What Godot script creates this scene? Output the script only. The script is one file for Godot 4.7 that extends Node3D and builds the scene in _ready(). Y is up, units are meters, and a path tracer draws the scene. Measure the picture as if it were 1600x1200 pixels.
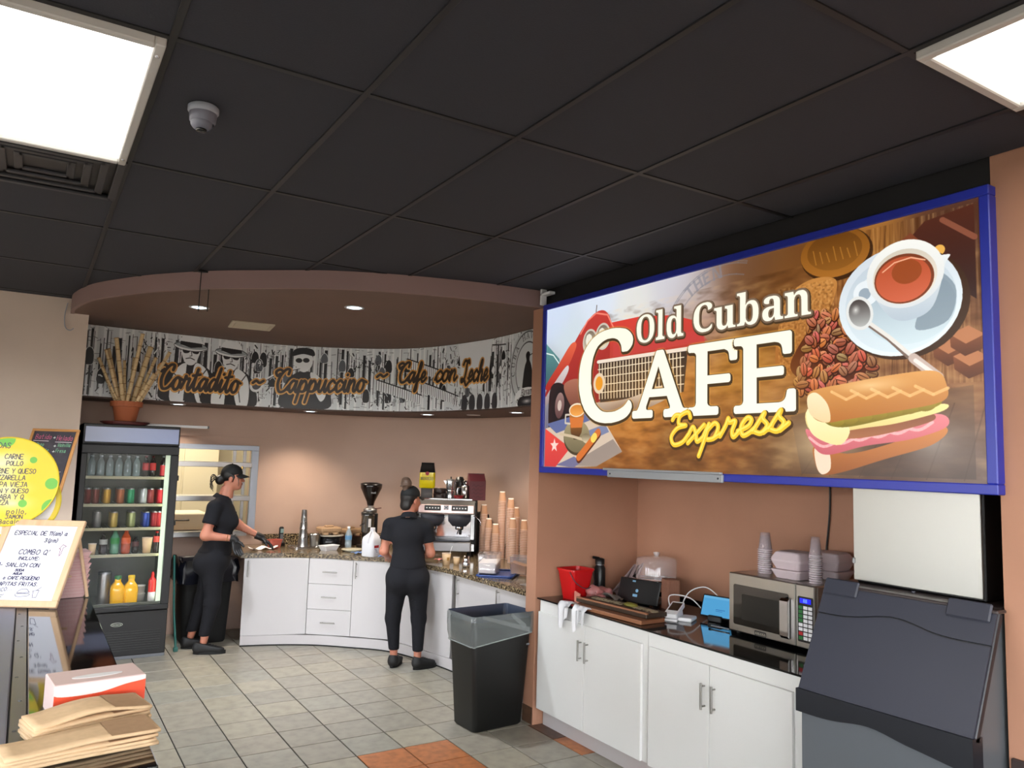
extends Node3D

# ---------------------------------------------------------------- mesh builder
class MB:
	var st := SurfaceTool.new()
	var xf := Transform3D()
	var smooth := false

	func _init() -> void:
		st.begin(Mesh.PRIMITIVE_TRIANGLES)

	func _v(p: Vector3, uv: Vector2) -> void:
		st.set_smooth_group(0 if smooth else -1)
		st.set_uv(uv)
		st.add_vertex(xf * p)

	# a triangle whose front looks along `out`
	func tri(a: Vector3, b: Vector3, c: Vector3, out: Vector3, ua := Vector2(), ub := Vector2(), uc := Vector2()) -> void:
		if (b - a).cross(c - a).dot(out) > 0.0:
			_v(a, ua)
			_v(c, uc)
			_v(b, ub)
		else:
			_v(a, ua)
			_v(b, ub)
			_v(c, uc)

	func quad(a: Vector3, b: Vector3, c: Vector3, d: Vector3, out: Vector3, ua := Vector2(0, 1), ub := Vector2(1, 1), uc := Vector2(1, 0), ud := Vector2(0, 0)) -> void:
		tri(a, b, c, out, ua, ub, uc)
		tri(a, c, d, out, ua, uc, ud)

	func box(c: Vector3, s: Vector3, r := 0.003) -> void:
		var h := s * 0.5
		r = minf(r, minf(h.x, minf(h.y, h.z)) * 0.9)
		var i := h - Vector3(r, r, r)
		for ax in 3:
			var b := (ax + 1) % 3
			var d := (ax + 2) % 3
			for sg in [-1.0, 1.0]:
				var n := Vector3()
				n[ax] = sg
				var q := []
				for k in [[-1, -1], [1, -1], [1, 1], [-1, 1]]:
					var p := Vector3()
					p[ax] = sg * h[ax]
					p[b] = k[0] * i[b]
					p[d] = k[1] * i[d]
					q.append(c + p)
				quad(q[0], q[1], q[2], q[3], n)
			if r <= 0.0:
				continue
			for sb in [-1.0, 1.0]:
				for sd in [-1.0, 1.0]:
					var n2 := Vector3()
					n2[b] = sb
					n2[d] = sd
					var q2 := []
					for k in [[-1, 0], [1, 0], [1, 1], [-1, 1]]:
						var p2 := Vector3()
						p2[ax] = k[0] * i[ax]
						p2[b] = sb * (h[b] if k[1] == 0 else i[b])
						p2[d] = sd * (i[d] if k[1] == 0 else h[d])
						q2.append(c + p2)
					quad(q2[0], q2[1], q2[2], q2[3], n2)
		if r > 0.0:
			for sx in [-1.0, 1.0]:
				for sy in [-1.0, 1.0]:
					for sz in [-1.0, 1.0]:
						var s3 := Vector3(sx, sy, sz)
						tri(c + s3 * Vector3(h.x, i.y, i.z), c + s3 * Vector3(i.x, h.y, i.z), c + s3 * Vector3(i.x, i.y, h.z), s3)

	func span(lo: Vector3, hi: Vector3, r := 0.003) -> void:
		box((lo + hi) * 0.5, (hi - lo).abs(), r)

	# surface of revolution about y; the profile runs upward outside (and down again inside)
	func lathe(prof: Array, segs := 24, c := Vector3(), a0 := 0.0, a1 := TAU) -> void:
		for k in prof.size() - 1:
			var p: Vector2 = prof[k]
			var q: Vector2 = prof[k + 1]
			var d := q - p
			for s in segs:
				var t0 := lerpf(a0, a1, float(s) / segs)
				var t1 := lerpf(a0, a1, float(s + 1) / segs)
				var e0 := Vector3(cos(t0), 0, sin(t0))
				var e1 := Vector3(cos(t1), 0, sin(t1))
				var em := (e0 + e1).normalized()
				var out := em * d.y - Vector3(0, d.x, 0)
				var A := c + e0 * p.x + Vector3(0, p.y, 0)
				var B := c + e1 * p.x + Vector3(0, p.y, 0)
				var C := c + e1 * q.x + Vector3(0, q.y, 0)
				var D := c + e0 * q.x + Vector3(0, q.y, 0)
				var u0 := float(s) / segs
				var u1 := float(s + 1) / segs
				if p.x < 1e-5:
					tri(A, C, D, out, Vector2(u0, 1), Vector2(u1, 0), Vector2(u0, 0))
				elif q.x < 1e-5:
					tri(A, B, C, out, Vector2(u0, 1), Vector2(u1, 1), Vector2(u0, 0))
				else:
					quad(A, B, C, D, out, Vector2(u0, 1), Vector2(u1, 1), Vector2(u1, 0), Vector2(u0, 0))

	# skin over rings of equal size
	func loft(rings: Array, cap0 := true, cap1 := true, closed := true) -> void:
		var mids := []
		for r in rings:
			var m := Vector3()
			for p in r:
				m += p
			mids.append(m / r.size())
		for k in rings.size() - 1:
			var R: Array = rings[k]
			var S: Array = rings[k + 1]
			var n := R.size()
			for j in (n if closed else n - 1):
				var j2 := (j + 1) % n
				var out: Vector3 = (R[j] + R[j2] + S[j] + S[j2]) * 0.25 - (mids[k] + mids[k + 1]) * 0.5
				quad(R[j], R[j2], S[j2], S[j], out)
		if cap0:
			_cap(rings[0], mids[0], mids[0] - mids[1])
		if cap1:
			var e := rings.size() - 1
			_cap(rings[e], mids[e], mids[e] - mids[e - 1])

	func _cap(r: Array, m: Vector3, out: Vector3) -> void:
		var keep := smooth
		smooth = false
		for j in r.size():
			tri(m, r[j], r[(j + 1) % r.size()], out)
		smooth = keep

	func tube(pts: Array, r, segs := 8, caps := true) -> void:
		var keep := smooth
		smooth = true
		var rings := []
		var up := Vector3.UP
		for k in pts.size():
			var t: Vector3 = (pts[mini(k + 1, pts.size() - 1)] - pts[maxi(k - 1, 0)]).normalized()
			if absf(t.dot(up)) > 0.95:
				up = Vector3.RIGHT if absf(t.x) < 0.9 else Vector3.BACK
			var a := t.cross(up).normalized()
			var b := a.cross(t).normalized()
			up = b
			var rr: float = r[k] if r is Array else r
			var ring := []
			for s in segs:
				var w := TAU * s / segs
				ring.append(pts[k] + (a * cos(w) + b * sin(w)) * rr)
			rings.append(ring)
		loft(rings, caps, caps)
		smooth = keep

	# polygon in the plane of axes ex, ey pushed along ez by depth
	func prism(poly: PackedVector2Array, o: Vector3, ex: Vector3, ey: Vector3, ez: Vector3, depth: float, back := true) -> void:
		var idx := Geometry2D.triangulate_polygon(poly)
		var f := func(p: Vector2, d: float) -> Vector3: return o + ex * p.x + ey * p.y + ez * d
		var lo := poly[0]
		var hi := poly[0]
		for p in poly:
			lo = lo.min(p)
			hi = hi.max(p)
		var wh := (hi - lo).max(Vector2(1e-6, 1e-6))
		for k in range(0, idx.size(), 3):
			var a := poly[idx[k]]
			var b := poly[idx[k + 1]]
			var c := poly[idx[k + 2]]
			var U := func(p: Vector2) -> Vector2: return Vector2((p.x - lo.x) / wh.x, 1.0 - (p.y - lo.y) / wh.y)
			tri(f.call(a, depth), f.call(b, depth), f.call(c, depth), ez * signf(depth), U.call(a), U.call(b), U.call(c))
			if back:
				tri(f.call(a, 0.0), f.call(b, 0.0), f.call(c, 0.0), -ez * signf(depth), U.call(a), U.call(b), U.call(c))
		var ccw := not Geometry2D.is_polygon_clockwise(poly)
		for k in poly.size():
			var p := poly[k]
			var q := poly[(k + 1) % poly.size()]
			var e := q - p
			var n := Vector2(e.y, -e.x) if ccw else Vector2(-e.y, e.x)
			quad(f.call(p, 0.0), f.call(q, 0.0), f.call(q, depth), f.call(p, depth), ex * n.x + ey * n.y)

	# a curved sheet of columns [p0..pn] between two heights, with thickness along `th`
	func sphere(c: Vector3, r: Vector3, segs := 16, rings := 10, lo := -90.0, hi := 90.0) -> void:
		var keep := smooth
		smooth = true
		for k in rings:
			var t0 := deg_to_rad(lerpf(lo, hi, float(k) / rings))
			var t1 := deg_to_rad(lerpf(lo, hi, float(k + 1) / rings))
			for s in segs:
				var a0 := TAU * s / segs
				var a1 := TAU * (s + 1) / segs
				var P := func(t: float, a: float) -> Vector3: return c + r * Vector3(cos(t) * cos(a), sin(t), cos(t) * sin(a))
				var A: Vector3 = P.call(t0, a0)
				var B: Vector3 = P.call(t0, a1)
				var C: Vector3 = P.call(t1, a1)
				var D: Vector3 = P.call(t1, a0)
				var out := (A + B + C + D) * 0.25 - c
				if A.distance_to(B) > 1e-5:
					tri(A, B, C, out)
				if C.distance_to(D) > 1e-5:
					tri(A, C, D, out)
		smooth = keep

	func mesh() -> ArrayMesh:
		st.generate_normals()
		return st.commit()

# ---------------------------------------------------------------- materials
var mats := {}
var tex := {}
var ceil_h := 3.2
var taken := {}

func noise_img(seed_: int, freq: float, cols: Array, size := 256, octaves := 4, kind := FastNoiseLite.TYPE_SIMPLEX_SMOOTH, stretch := Vector2.ONE) -> ImageTexture:
	var n := FastNoiseLite.new()
	n.seed = seed_
	n.frequency = freq
	n.noise_type = kind
	n.fractal_octaves = octaves
	var g := Gradient.new()
	g.offsets = PackedFloat32Array(range(cols.size()).map(func(i): return float(i) / (cols.size() - 1)))
	g.colors = PackedColorArray(cols)
	var src: Image
	if stretch == Vector2.ONE:
		src = n.get_seamless_image(size, size, false, false, 0.15)
	else:
		src = n.get_image(int(size / stretch.x), int(size / stretch.y))
		src.resize(size, size, Image.INTERPOLATE_CUBIC)
	var im := Image.create(size, size, false, Image.FORMAT_RGB8)
	for y in size:
		for x in size:
			im.set_pixel(x, y, g.sample(src.get_pixel(x, y).r))
	return ImageTexture.create_from_image(im)

func mat(key: String, col := Color.WHITE, rough := 0.6, metal := 0.0, spec := 0.5) -> StandardMaterial3D:
	if mats.has(key):
		return mats[key]
	var m := StandardMaterial3D.new()
	m.resource_name = key
	m.albedo_color = col
	m.roughness = rough
	m.metallic = metal
	m.metallic_specular = spec
	mats[key] = m
	return m

func tri_tex(m: StandardMaterial3D, t: Texture2D, scale := 1.0, world := true) -> StandardMaterial3D:
	m.albedo_texture = t
	m.uv1_triplanar = true
	m.uv1_world_triplanar = world
	m.uv1_scale = Vector3.ONE * scale
	return m

func bump(m: StandardMaterial3D, t: Texture2D, cm: float) -> StandardMaterial3D:
	m.heightmap_enabled = true
	m.heightmap_texture = t
	m.heightmap_scale = cm
	return m

func pane(key: String, tint: Color, alpha := 0.1, rough := 0.03) -> StandardMaterial3D:
	if mats.has(key):
		return mats[key]
	var m := mat(key, Color(tint, alpha), rough)
	m.transparency = BaseMaterial3D.TRANSPARENCY_ALPHA
	return m

func film(key: String, tint: Color, alpha: float, rough := 0.3) -> StandardMaterial3D:
	if mats.has(key):
		return mats[key]
	var m := mat(key, Color(tint, alpha), rough)
	m.transparency = BaseMaterial3D.TRANSPARENCY_ALPHA
	return m

func glow(key: String, col: Color, e: float) -> StandardMaterial3D:
	if mats.has(key):
		return mats[key]
	var m := mat(key, col, 0.5)
	m.emission_enabled = true
	m.emission = col
	m.emission_energy_multiplier = e
	return m

# ---------------------------------------------------------------- things and parts
func numbered(base: String) -> String:
	taken[base] = taken.get(base, 0) + 1
	return base if taken[base] == 1 else "%s_%03d" % [base, taken[base] - 1]

func thing(called: String, label: String, category: String, at := Vector3.ZERO, turn := 0.0, group := "") -> Node3D:
	var o := Node3D.new()
	o.name = numbered(called)
	add_child(o)
	o.position = at
	o.rotation.y = turn
	o.set_meta("label", label)
	o.set_meta("category", category)
	if group:
		o.set_meta("group", group)
	return o

func part(called: String, b, m: Material, parent: Node, label := "") -> MeshInstance3D:
	var o := MeshInstance3D.new()
	o.name = called
	o.mesh = b.mesh() if b is MB else b
	o.material_override = m
	parent.add_child(o, true)
	if label:
		o.set_meta("label", label)
	return o

func single(called: String, b, m: Material, label: String, category: String, at := Vector3.ZERO, turn := 0.0, group := "") -> MeshInstance3D:
	var o := MeshInstance3D.new()
	o.name = numbered(called)
	o.mesh = b.mesh() if b is MB else b
	o.material_override = m
	add_child(o)
	o.position = at
	o.rotation.y = turn
	o.set_meta("label", label)
	o.set_meta("category", category)
	if group:
		o.set_meta("group", group)
	return o

func struct(called: String, b, m: Material, label := "", category := "") -> MeshInstance3D:
	var o := MeshInstance3D.new()
	o.name = called
	o.mesh = b.mesh() if b is MB else b
	o.material_override = m
	add_child(o, true)
	o.set_meta("kind", "structure")
	if SETTING.has(called):
		label = SETTING[called]
		category = called.split("_")[0].replace("baseboard", "skirting")
	if label:
		o.set_meta("label", label)
	if category:
		o.set_meta("category", category)
	return o

const SETTING := {
	"wall_left": "cream wall seen face on behind the menu boards", "wall_recess": "dark brown cheek wall of the fridge recess", "wall_back": "tan curved wall behind the round coffee counter",
	"wall_right": "tan wall whose narrow end forms the pillar by the alcove", "wall_alcove": "terracotta back wall of the alcove behind the microwave", "wall_near": "tan wall right of the lit sign and ice bin",
	"wall_bulkhead": "black strip of wall above the lit cafe sign", "wall_far_right": "tan wall hidden behind the round counter's right end", "wall_window_side": "cream wall of storefront windows beyond the left edge",
	"wall_behind": "cream storefront wall behind the viewer", "wall_kitchen": "pale kitchen wall seen through the pass-through", "wall_kitchen_side": "pale kitchen side wall on the right of the pass-through", "wall_kitchen_end": "pale kitchen side wall behind the fridge",
	"ceiling": "black suspended ceiling of large tiles in a dark grid", "ceiling_alcove": "terracotta ceiling hidden inside the alcove", "ceiling_kitchen": "off-white kitchen ceiling beyond the pass-through", "ceiling_soffit": "brown underside of the round soffit holding two downlights",
	"floor": "floor of beige square tiles with a few terracotta ones", "trim_1": "raised tan strip along the top of the back wall", "trim_2": "dark brown wainscot at the foot of the near right wall", "trim_3": "curved mauve fascia edging the round soffit",
	"trim_4": "dark brown curved band carrying the black and white mural", "trim_5": "thin black line where the round toe kick meets the floor",
	"window_1": "furthest storefront window on the left side wall", "window_2": "second furthest storefront window on the left side wall", "window_3": "third furthest storefront window on the left side wall", "window_4": "nearest storefront window on the left side wall",
	"window_5": "aluminium-framed kitchen pass-through beside the drinks fridge", "window_6": "storefront window behind the viewer, furthest from the sign", "window_7": "middle storefront window behind the viewer", "window_8": "storefront window behind the viewer, nearest the sign's wall",
}

func copy(src: Node3D, base: String, at: Vector3, turn: float, label := "", group := "") -> Node3D:
	var r: Node3D = src.duplicate()
	r.name = numbered(base)
	add_child(r)
	r.position = at
	r.rotation.y = turn
	if label:
		r.set_meta("label", label)
	if group:
		r.set_meta("group", group)
	return r

func spline(pts: Array, n := 8) -> Array:
	var o := []
	for i in pts.size() - 1:
		var a = pts[maxi(i - 1, 0)]
		var b = pts[i]
		var c = pts[i + 1]
		var d = pts[mini(i + 2, pts.size() - 1)]
		for k in n:
			var t := float(k) / n
			o.append(0.5 * (2.0 * b + (c - a) * t + (2.0 * a - 5.0 * b + 4.0 * c - d) * t * t + (3.0 * b - a - 3.0 * c + d) * t * t * t))
	o.append(pts[pts.size() - 1])
	return o

func circle2(r: float, n := 24, sx := 1.0, sy := 1.0) -> PackedVector2Array:
	var p := PackedVector2Array()
	for k in n:
		p.append(Vector2(cos(TAU * k / n) * r * sx, sin(TAU * k / n) * r * sy))
	return p

func rrect(w: float, h: float, r: float, n := 5) -> PackedVector2Array:
	var p := PackedVector2Array()
	for q in 4:
		var c := Vector2((w / 2 - r) * [1, -1, -1, 1][q], (h / 2 - r) * [1, 1, -1, -1][q])
		for k in n + 1:
			var a := PI / 2 * (q + float(k) / n)
			p.append(c + Vector2(cos(a), sin(a)) * r)
	return p

func text_mesh(s: String, height: float, bold := true, serif := false, depth := 0.0012) -> TextMesh:
	var f := SystemFont.new()
	f.font_names = PackedStringArray(["Droid Serif" if serif else "Droid Sans"])
	f.font_weight = 700 if bold else 400
	var t := TextMesh.new()
	t.font = f
	t.text = s
	t.font_size = 64
	t.pixel_size = height / 46.0
	t.depth = depth
	t.curve_step = 1.5
	return t

# ---------------------------------------------------------------- the scene
func _ready() -> void:
	# camera
	var cam := Camera3D.new()
	cam.name = "camera"
	add_child(cam)
	cam.position = Vector3(0, 1.9, 0)
	cam.rotation_order = EULER_ORDER_YXZ
	cam.rotation = Vector3(0.0997, -0.5557, 0.0301)
	cam.keep_aspect = Camera3D.KEEP_HEIGHT
	cam.fov = rad_to_deg(2.0 * atan(600.0 / 1207.56))
	cam.near = 0.05
	cam.far = 100.0
	cam.current = true
	# sky and exposure
	var we := WorldEnvironment.new()
	we.name = "world"
	var e := Environment.new()
	e.background_mode = Environment.BG_SKY
	var sk := ProceduralSkyMaterial.new()
	sk.sky_top_color = Color(0.80, 0.84, 0.90)
	sk.sky_horizon_color = Color(0.96, 0.955, 0.94)
	sk.ground_bottom_color = Color(0.52, 0.5, 0.46)
	sk.ground_horizon_color = Color(0.75, 0.75, 0.74)
	sk.sky_energy_multiplier = 3.4
	sk.ground_energy_multiplier = 2.2
	var sky := Sky.new()
	sky.sky_material = sk
	e.sky = sky
	e.tonemap_mode = Environment.TONE_MAPPER_LINEAR
	e.tonemap_exposure = 1.35
	e.sdfgi_enabled = true
	e.ssao_enabled = true
	e.ssil_enabled = true
	we.environment = e
	add_child(we)
	# troffers: two in view, the others further back in the same ceiling grid
	make_materials()
	for t in TROFFERS:
		troffer(t[0], t[1], t[2])
	build_shell()
	build_ceiling()
	build_floor()
	build_soffit()
	build_signs()
	build_back_counter()
	build_fridge()
	build_pot()
	build_counter_items()
	build_people()
	build_left_counter()
	build_fixtures()
	build_alcove()

# corner of the ceiling grid, and its two pitches
const GX := 0.933
const GZ := -2.561
const TX := 0.644
const TZ := 1.254
# column, row, label
const TROFFERS := [
	[-2, 0, "large white fluorescent ceiling panel over the menu boards at upper left"],
	[2, -2, "white fluorescent ceiling panel above the near end of the lit cafe sign"],
	[-2, -3, "fluorescent ceiling panel behind the viewer over the service counter"],
	[2, -4, "fluorescent ceiling panel behind the viewer near the right wall"],
	[-7, 0, "fluorescent ceiling panel over the seating area by the windows"],
	[-7, -3, "fluorescent ceiling panel over the rear seating area by the windows"],
]
const TROFFER_L := 7.2

# plan curves (x, z): front edge of the round soffit, mural wall, back wall
const FASCIA := [Vector2(0.257, -7.72), Vector2(0.262, -7.4), Vector2(0.361, -6.905), Vector2(0.551, -6.5), Vector2(0.736, -6.194), Vector2(1.029, -5.833), Vector2(1.289, -5.6), Vector2(1.66, -5.3), Vector2(1.937, -5.148), Vector2(2.23, -5.032), Vector2(2.738, -4.9), Vector2(3.262, -4.84)]
const MURAL := [Vector2(0.372, -8.27), Vector2(0.46, -8.28), Vector2(1.0, -8.31), Vector2(1.4, -8.33), Vector2(2.17, -8.32), Vector2(2.96, -7.97), Vector2(3.47, -7.43), Vector2(3.71, -6.47), Vector2(3.71, -5.61), Vector2(3.68, -4.97)]
const BACK := [Vector2(0.3, -8.88), Vector2(2.3, -8.88), Vector2(3.1, -8.84), Vector2(3.75, -8.6), Vector2(4.2, -8.1), Vector2(4.45, -7.45), Vector2(4.55, -6.6), Vector2(4.55, -4.9)]

func make_materials() -> void:
	var plaster := noise_img(3, 0.05, [Color(0.35, 0.35, 0.35), Color(0.65, 0.65, 0.65)], 256, 5)
	tex.plaster = plaster
	var tan_var := noise_img(5, 0.012, [Color(0.94, 0.94, 0.94), Color(1, 1, 1)], 256, 3)
	for a in [["wall tan", Color(0.765, 0.65, 0.585)], ["wall cream", Color(0.82, 0.745, 0.68)], ["wall alcove", Color(0.68, 0.50, 0.405)], ["fascia paint", Color(0.57, 0.465, 0.445)], ["soffit paint", Color(0.43, 0.33, 0.28)]]:
		var m := mat(a[0], a[1], 0.55, 0.0, 0.4)
		tri_tex(m, tan_var, 0.4)
		bump(m, plaster, 0.12)
		m.heightmap_texture = plaster
	mat("dark brown", Color(0.18, 0.13, 0.12), 0.6)
	mat("black wall", Color(0.07, 0.07, 0.08), 0.7)
	var ct := mat("ceiling black", Color(0.175, 0.18, 0.21), 0.85)
	bump(ct, noise_img(9, 0.2, [Color(0.2, 0.2, 0.2), Color(0.8, 0.8, 0.8)], 256, 2), 0.08)
	ct.uv1_triplanar = true
	ct.uv1_world_triplanar = true
	ct.uv1_scale = Vector3.ONE * 2.0
	mat("tee black", Color(0.06, 0.06, 0.075), 0.5)
	for k in 4:
		var c: Color = [Color(0.57, 0.54, 0.485), Color(0.55, 0.525, 0.475), Color(0.59, 0.56, 0.495), Color(0.56, 0.54, 0.49)][k]
		var t := noise_img(20 + k, 0.02, [c * 0.9, c, c * 1.06], 256, 5)
		var m := mat("floor tile %d" % k, Color.WHITE, 0.38, 0.0, 0.5)
		tri_tex(m, t, 1.7)
	var oc := Color(0.66, 0.41, 0.25)
	tri_tex(mat("floor tile orange", Color.WHITE, 0.4), noise_img(31, 0.03, [oc * 0.85, oc, oc * 1.1], 256, 5), 1.7)
	var bc := Color(0.36, 0.26, 0.20)
	tri_tex(mat("floor tile brown", Color.WHITE, 0.4), noise_img(32, 0.03, [bc * 0.85, bc, bc * 1.15], 256, 5), 1.7)
	mat("grout", Color(0.09, 0.075, 0.075), 0.9)
	mat("white laminate", Color(0.74, 0.725, 0.725), 0.35)
	mat("alcove white", Color(0.84, 0.84, 0.83), 0.35)
	mat("toe white", Color(0.72, 0.70, 0.70), 0.5)
	mat("white plastic", Color(0.88, 0.88, 0.89), 0.35)
	mat("off white", Color(0.82, 0.8, 0.76), 0.6)
	mat("black plastic", Color(0.05, 0.05, 0.055), 0.4)
	mat("black gloss", Color(0.03, 0.03, 0.035), 0.08)
	mat("dark grey plastic", Color(0.2, 0.21, 0.25), 0.45)
	mat("mid grey", Color(0.42, 0.43, 0.45), 0.5)
	mat("rubber", Color(0.03, 0.03, 0.03), 0.8)
	var br := noise_img(41, 0.02, [Color(0.3, 0.3, 0.3), Color(0.7, 0.7, 0.7)], 256, 3, FastNoiseLite.TYPE_SIMPLEX_SMOOTH, Vector2(8, 1))
	var ss := mat("steel", Color(0.72, 0.72, 0.72), 0.28, 1.0)
	bump(ss, br, 0.003)
	ss.uv1_triplanar = true
	mat("steel dull", Color(0.55, 0.55, 0.56), 0.42, 1.0)
	mat("chrome", Color(0.85, 0.85, 0.87), 0.08, 1.0)
	mat("nickel", Color(0.62, 0.61, 0.59), 0.3, 1.0)
	mat("aluminium", Color(0.66, 0.69, 0.74), 0.4, 0.8)
	var gr := noise_img(51, 0.05, [Color(0.06, 0.055, 0.05), Color(0.12, 0.1, 0.09), Color(0.42, 0.36, 0.28), Color(0.72, 0.64, 0.5), Color(0.2, 0.17, 0.15)], 512, 5)
	tri_tex(mat("granite", Color.WHITE, 0.12), gr, 1.6)
	var gb := noise_img(52, 0.1, [Color(0.03, 0.03, 0.035), Color(0.06, 0.06, 0.065), Color(0.12, 0.12, 0.13)], 256, 4)
	tri_tex(mat("granite black", Color.WHITE, 0.07), gb, 2.0)
	var wd := noise_img(61, 0.02, [Color(0.80, 0.66, 0.52), Color(0.88, 0.75, 0.62), Color(0.83, 0.70, 0.56)], 256, 4, FastNoiseLite.TYPE_SIMPLEX_SMOOTH, Vector2(1, 8))
	tri_tex(mat("wood pale", Color.WHITE, 0.5), wd, 2.0, false)
	var kr := noise_img(62, 0.04, [Color(0.78, 0.665, 0.52), Color(0.84, 0.72, 0.57)], 256, 4)
	tri_tex(mat("kraft", Color.WHITE, 0.75), kr, 3.0, false)
	tri_tex(mat("kraft dark", Color(0.8, 0.76, 0.74), 0.8), kr, 3.0, false)
	mat("terracotta", Color(0.71, 0.40, 0.25), 0.7)
	mat("wine red", Color(0.33, 0.12, 0.11), 0.6)

func troffer(i: int, j: int, label: String) -> void:
	var x0 := GX + TX * i
	var z1 := GZ - TZ * j
	var at := Vector3(x0 + TX / 2, ceil_h, z1 - TZ / 2)
	var o := thing("ceiling_light", label, "ceiling light", at, 0.0, "fluorescent ceiling panels")
	var w := TX - 0.03
	var d := TZ - 0.03
	var f := MB.new()
	for s in [-1.0, 1.0]:
		f.box(Vector3(s * (w / 2 - 0.016), -0.012, 0), Vector3(0.032, 0.034, d), 0.004)
		f.box(Vector3(0, -0.012, s * (d / 2 - 0.016)), Vector3(w - 0.064, 0.034, 0.032), 0.004)
	part("frame", f, mat("troffer white", Color(0.75, 0.74, 0.72), 0.5), o)
	var p := MB.new()
	p.box(Vector3(0, -0.008, 0), Vector3(w - 0.066, 0.008, d - 0.066), 0.0)
	part("diffuser", p, glow("troffer glow", Color(1.0, 0.985, 0.96), 2.2), o)
	for s in [-1.0, 1.0]:
		var sc := MB.new()
		sc.smooth = true
		sc.lathe([Vector2(0, -0.006), Vector2(0.006, -0.004), Vector2(0.008, 0)], 10, Vector3(w / 2 - 0.016, -0.029, s * (d / 2 - 0.08)))
		part("latch", sc, mat("chrome"), o)
	var l := AreaLight3D.new()
	l.name = "tube_light"
	l.area_size = Vector2(w - 0.1, d - 0.1)
	l.area_normalize_energy = false
	l.light_energy = TROFFER_L / PI
	l.light_color = Color(1.0, 0.965, 0.91)
	l.area_range = 20.0
	l.shadow_enabled = true
	l.rotation.x = -PI / 2
	l.position = Vector3(0, -0.04, 0)
	o.add_child(l)

# a wall that follows a plan curve, thickness on the side `side` (+1 right of the run)
func curve_wall(b: MB, pts: Array, y0: float, y1: float, th: float, uv := false) -> void:
	var n := pts.size()
	var off := []
	for k in n:
		var t: Vector2 = (pts[mini(k + 1, n - 1)] - pts[maxi(k - 1, 0)]).normalized()
		off.append(pts[k] + Vector2(t.y, -t.x) * th)
	var L := 0.0
	var tot := 0.0
	for k in n - 1:
		tot += pts[k].distance_to(pts[k + 1])
	for k in n - 1:
		var p: Vector2 = pts[k]
		var q: Vector2 = pts[k + 1]
		var a: Vector2 = off[k]
		var c: Vector2 = off[k + 1]
		var dl := p.distance_to(q)
		var u0 := L / tot
		var u1 := (L + dl) / tot
		L += dl
		var nrm := Vector3(p.x - a.x, 0, p.y - a.y)
		b.smooth = true
		b.quad(Vector3(p.x, y0, p.y), Vector3(q.x, y0, q.y), Vector3(q.x, y1, q.y), Vector3(p.x, y1, p.y), nrm, Vector2(u0, 1), Vector2(u1, 1), Vector2(u1, 0), Vector2(u0, 0))
		b.quad(Vector3(a.x, y0, a.y), Vector3(c.x, y0, c.y), Vector3(c.x, y1, c.y), Vector3(a.x, y1, a.y), -nrm)
		b.smooth = false
		b.quad(Vector3(p.x, y0, p.y), Vector3(q.x, y0, q.y), Vector3(c.x, y0, c.y), Vector3(a.x, y0, a.y), Vector3.DOWN)
		b.quad(Vector3(p.x, y1, p.y), Vector3(q.x, y1, q.y), Vector3(c.x, y1, c.y), Vector3(a.x, y1, a.y), Vector3.UP)
	for k in [0, n - 1]:
		var e: Vector2 = pts[k]
		var g: Vector2 = off[k]
		var t2: Vector2 = (pts[1] - pts[0]) if k == 0 else (pts[n - 2] - pts[n - 1])
		b.quad(Vector3(e.x, y0, e.y), Vector3(g.x, y0, g.y), Vector3(g.x, y1, g.y), Vector3(e.x, y1, e.y), Vector3(-t2.x, 0, -t2.y))

func slab(called: String, lo: Vector3, hi: Vector3, m: Material, r := 0.0) -> MeshInstance3D:
	var b := MB.new()
	b.span(lo, hi, r)
	return struct(called, b, m)

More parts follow.
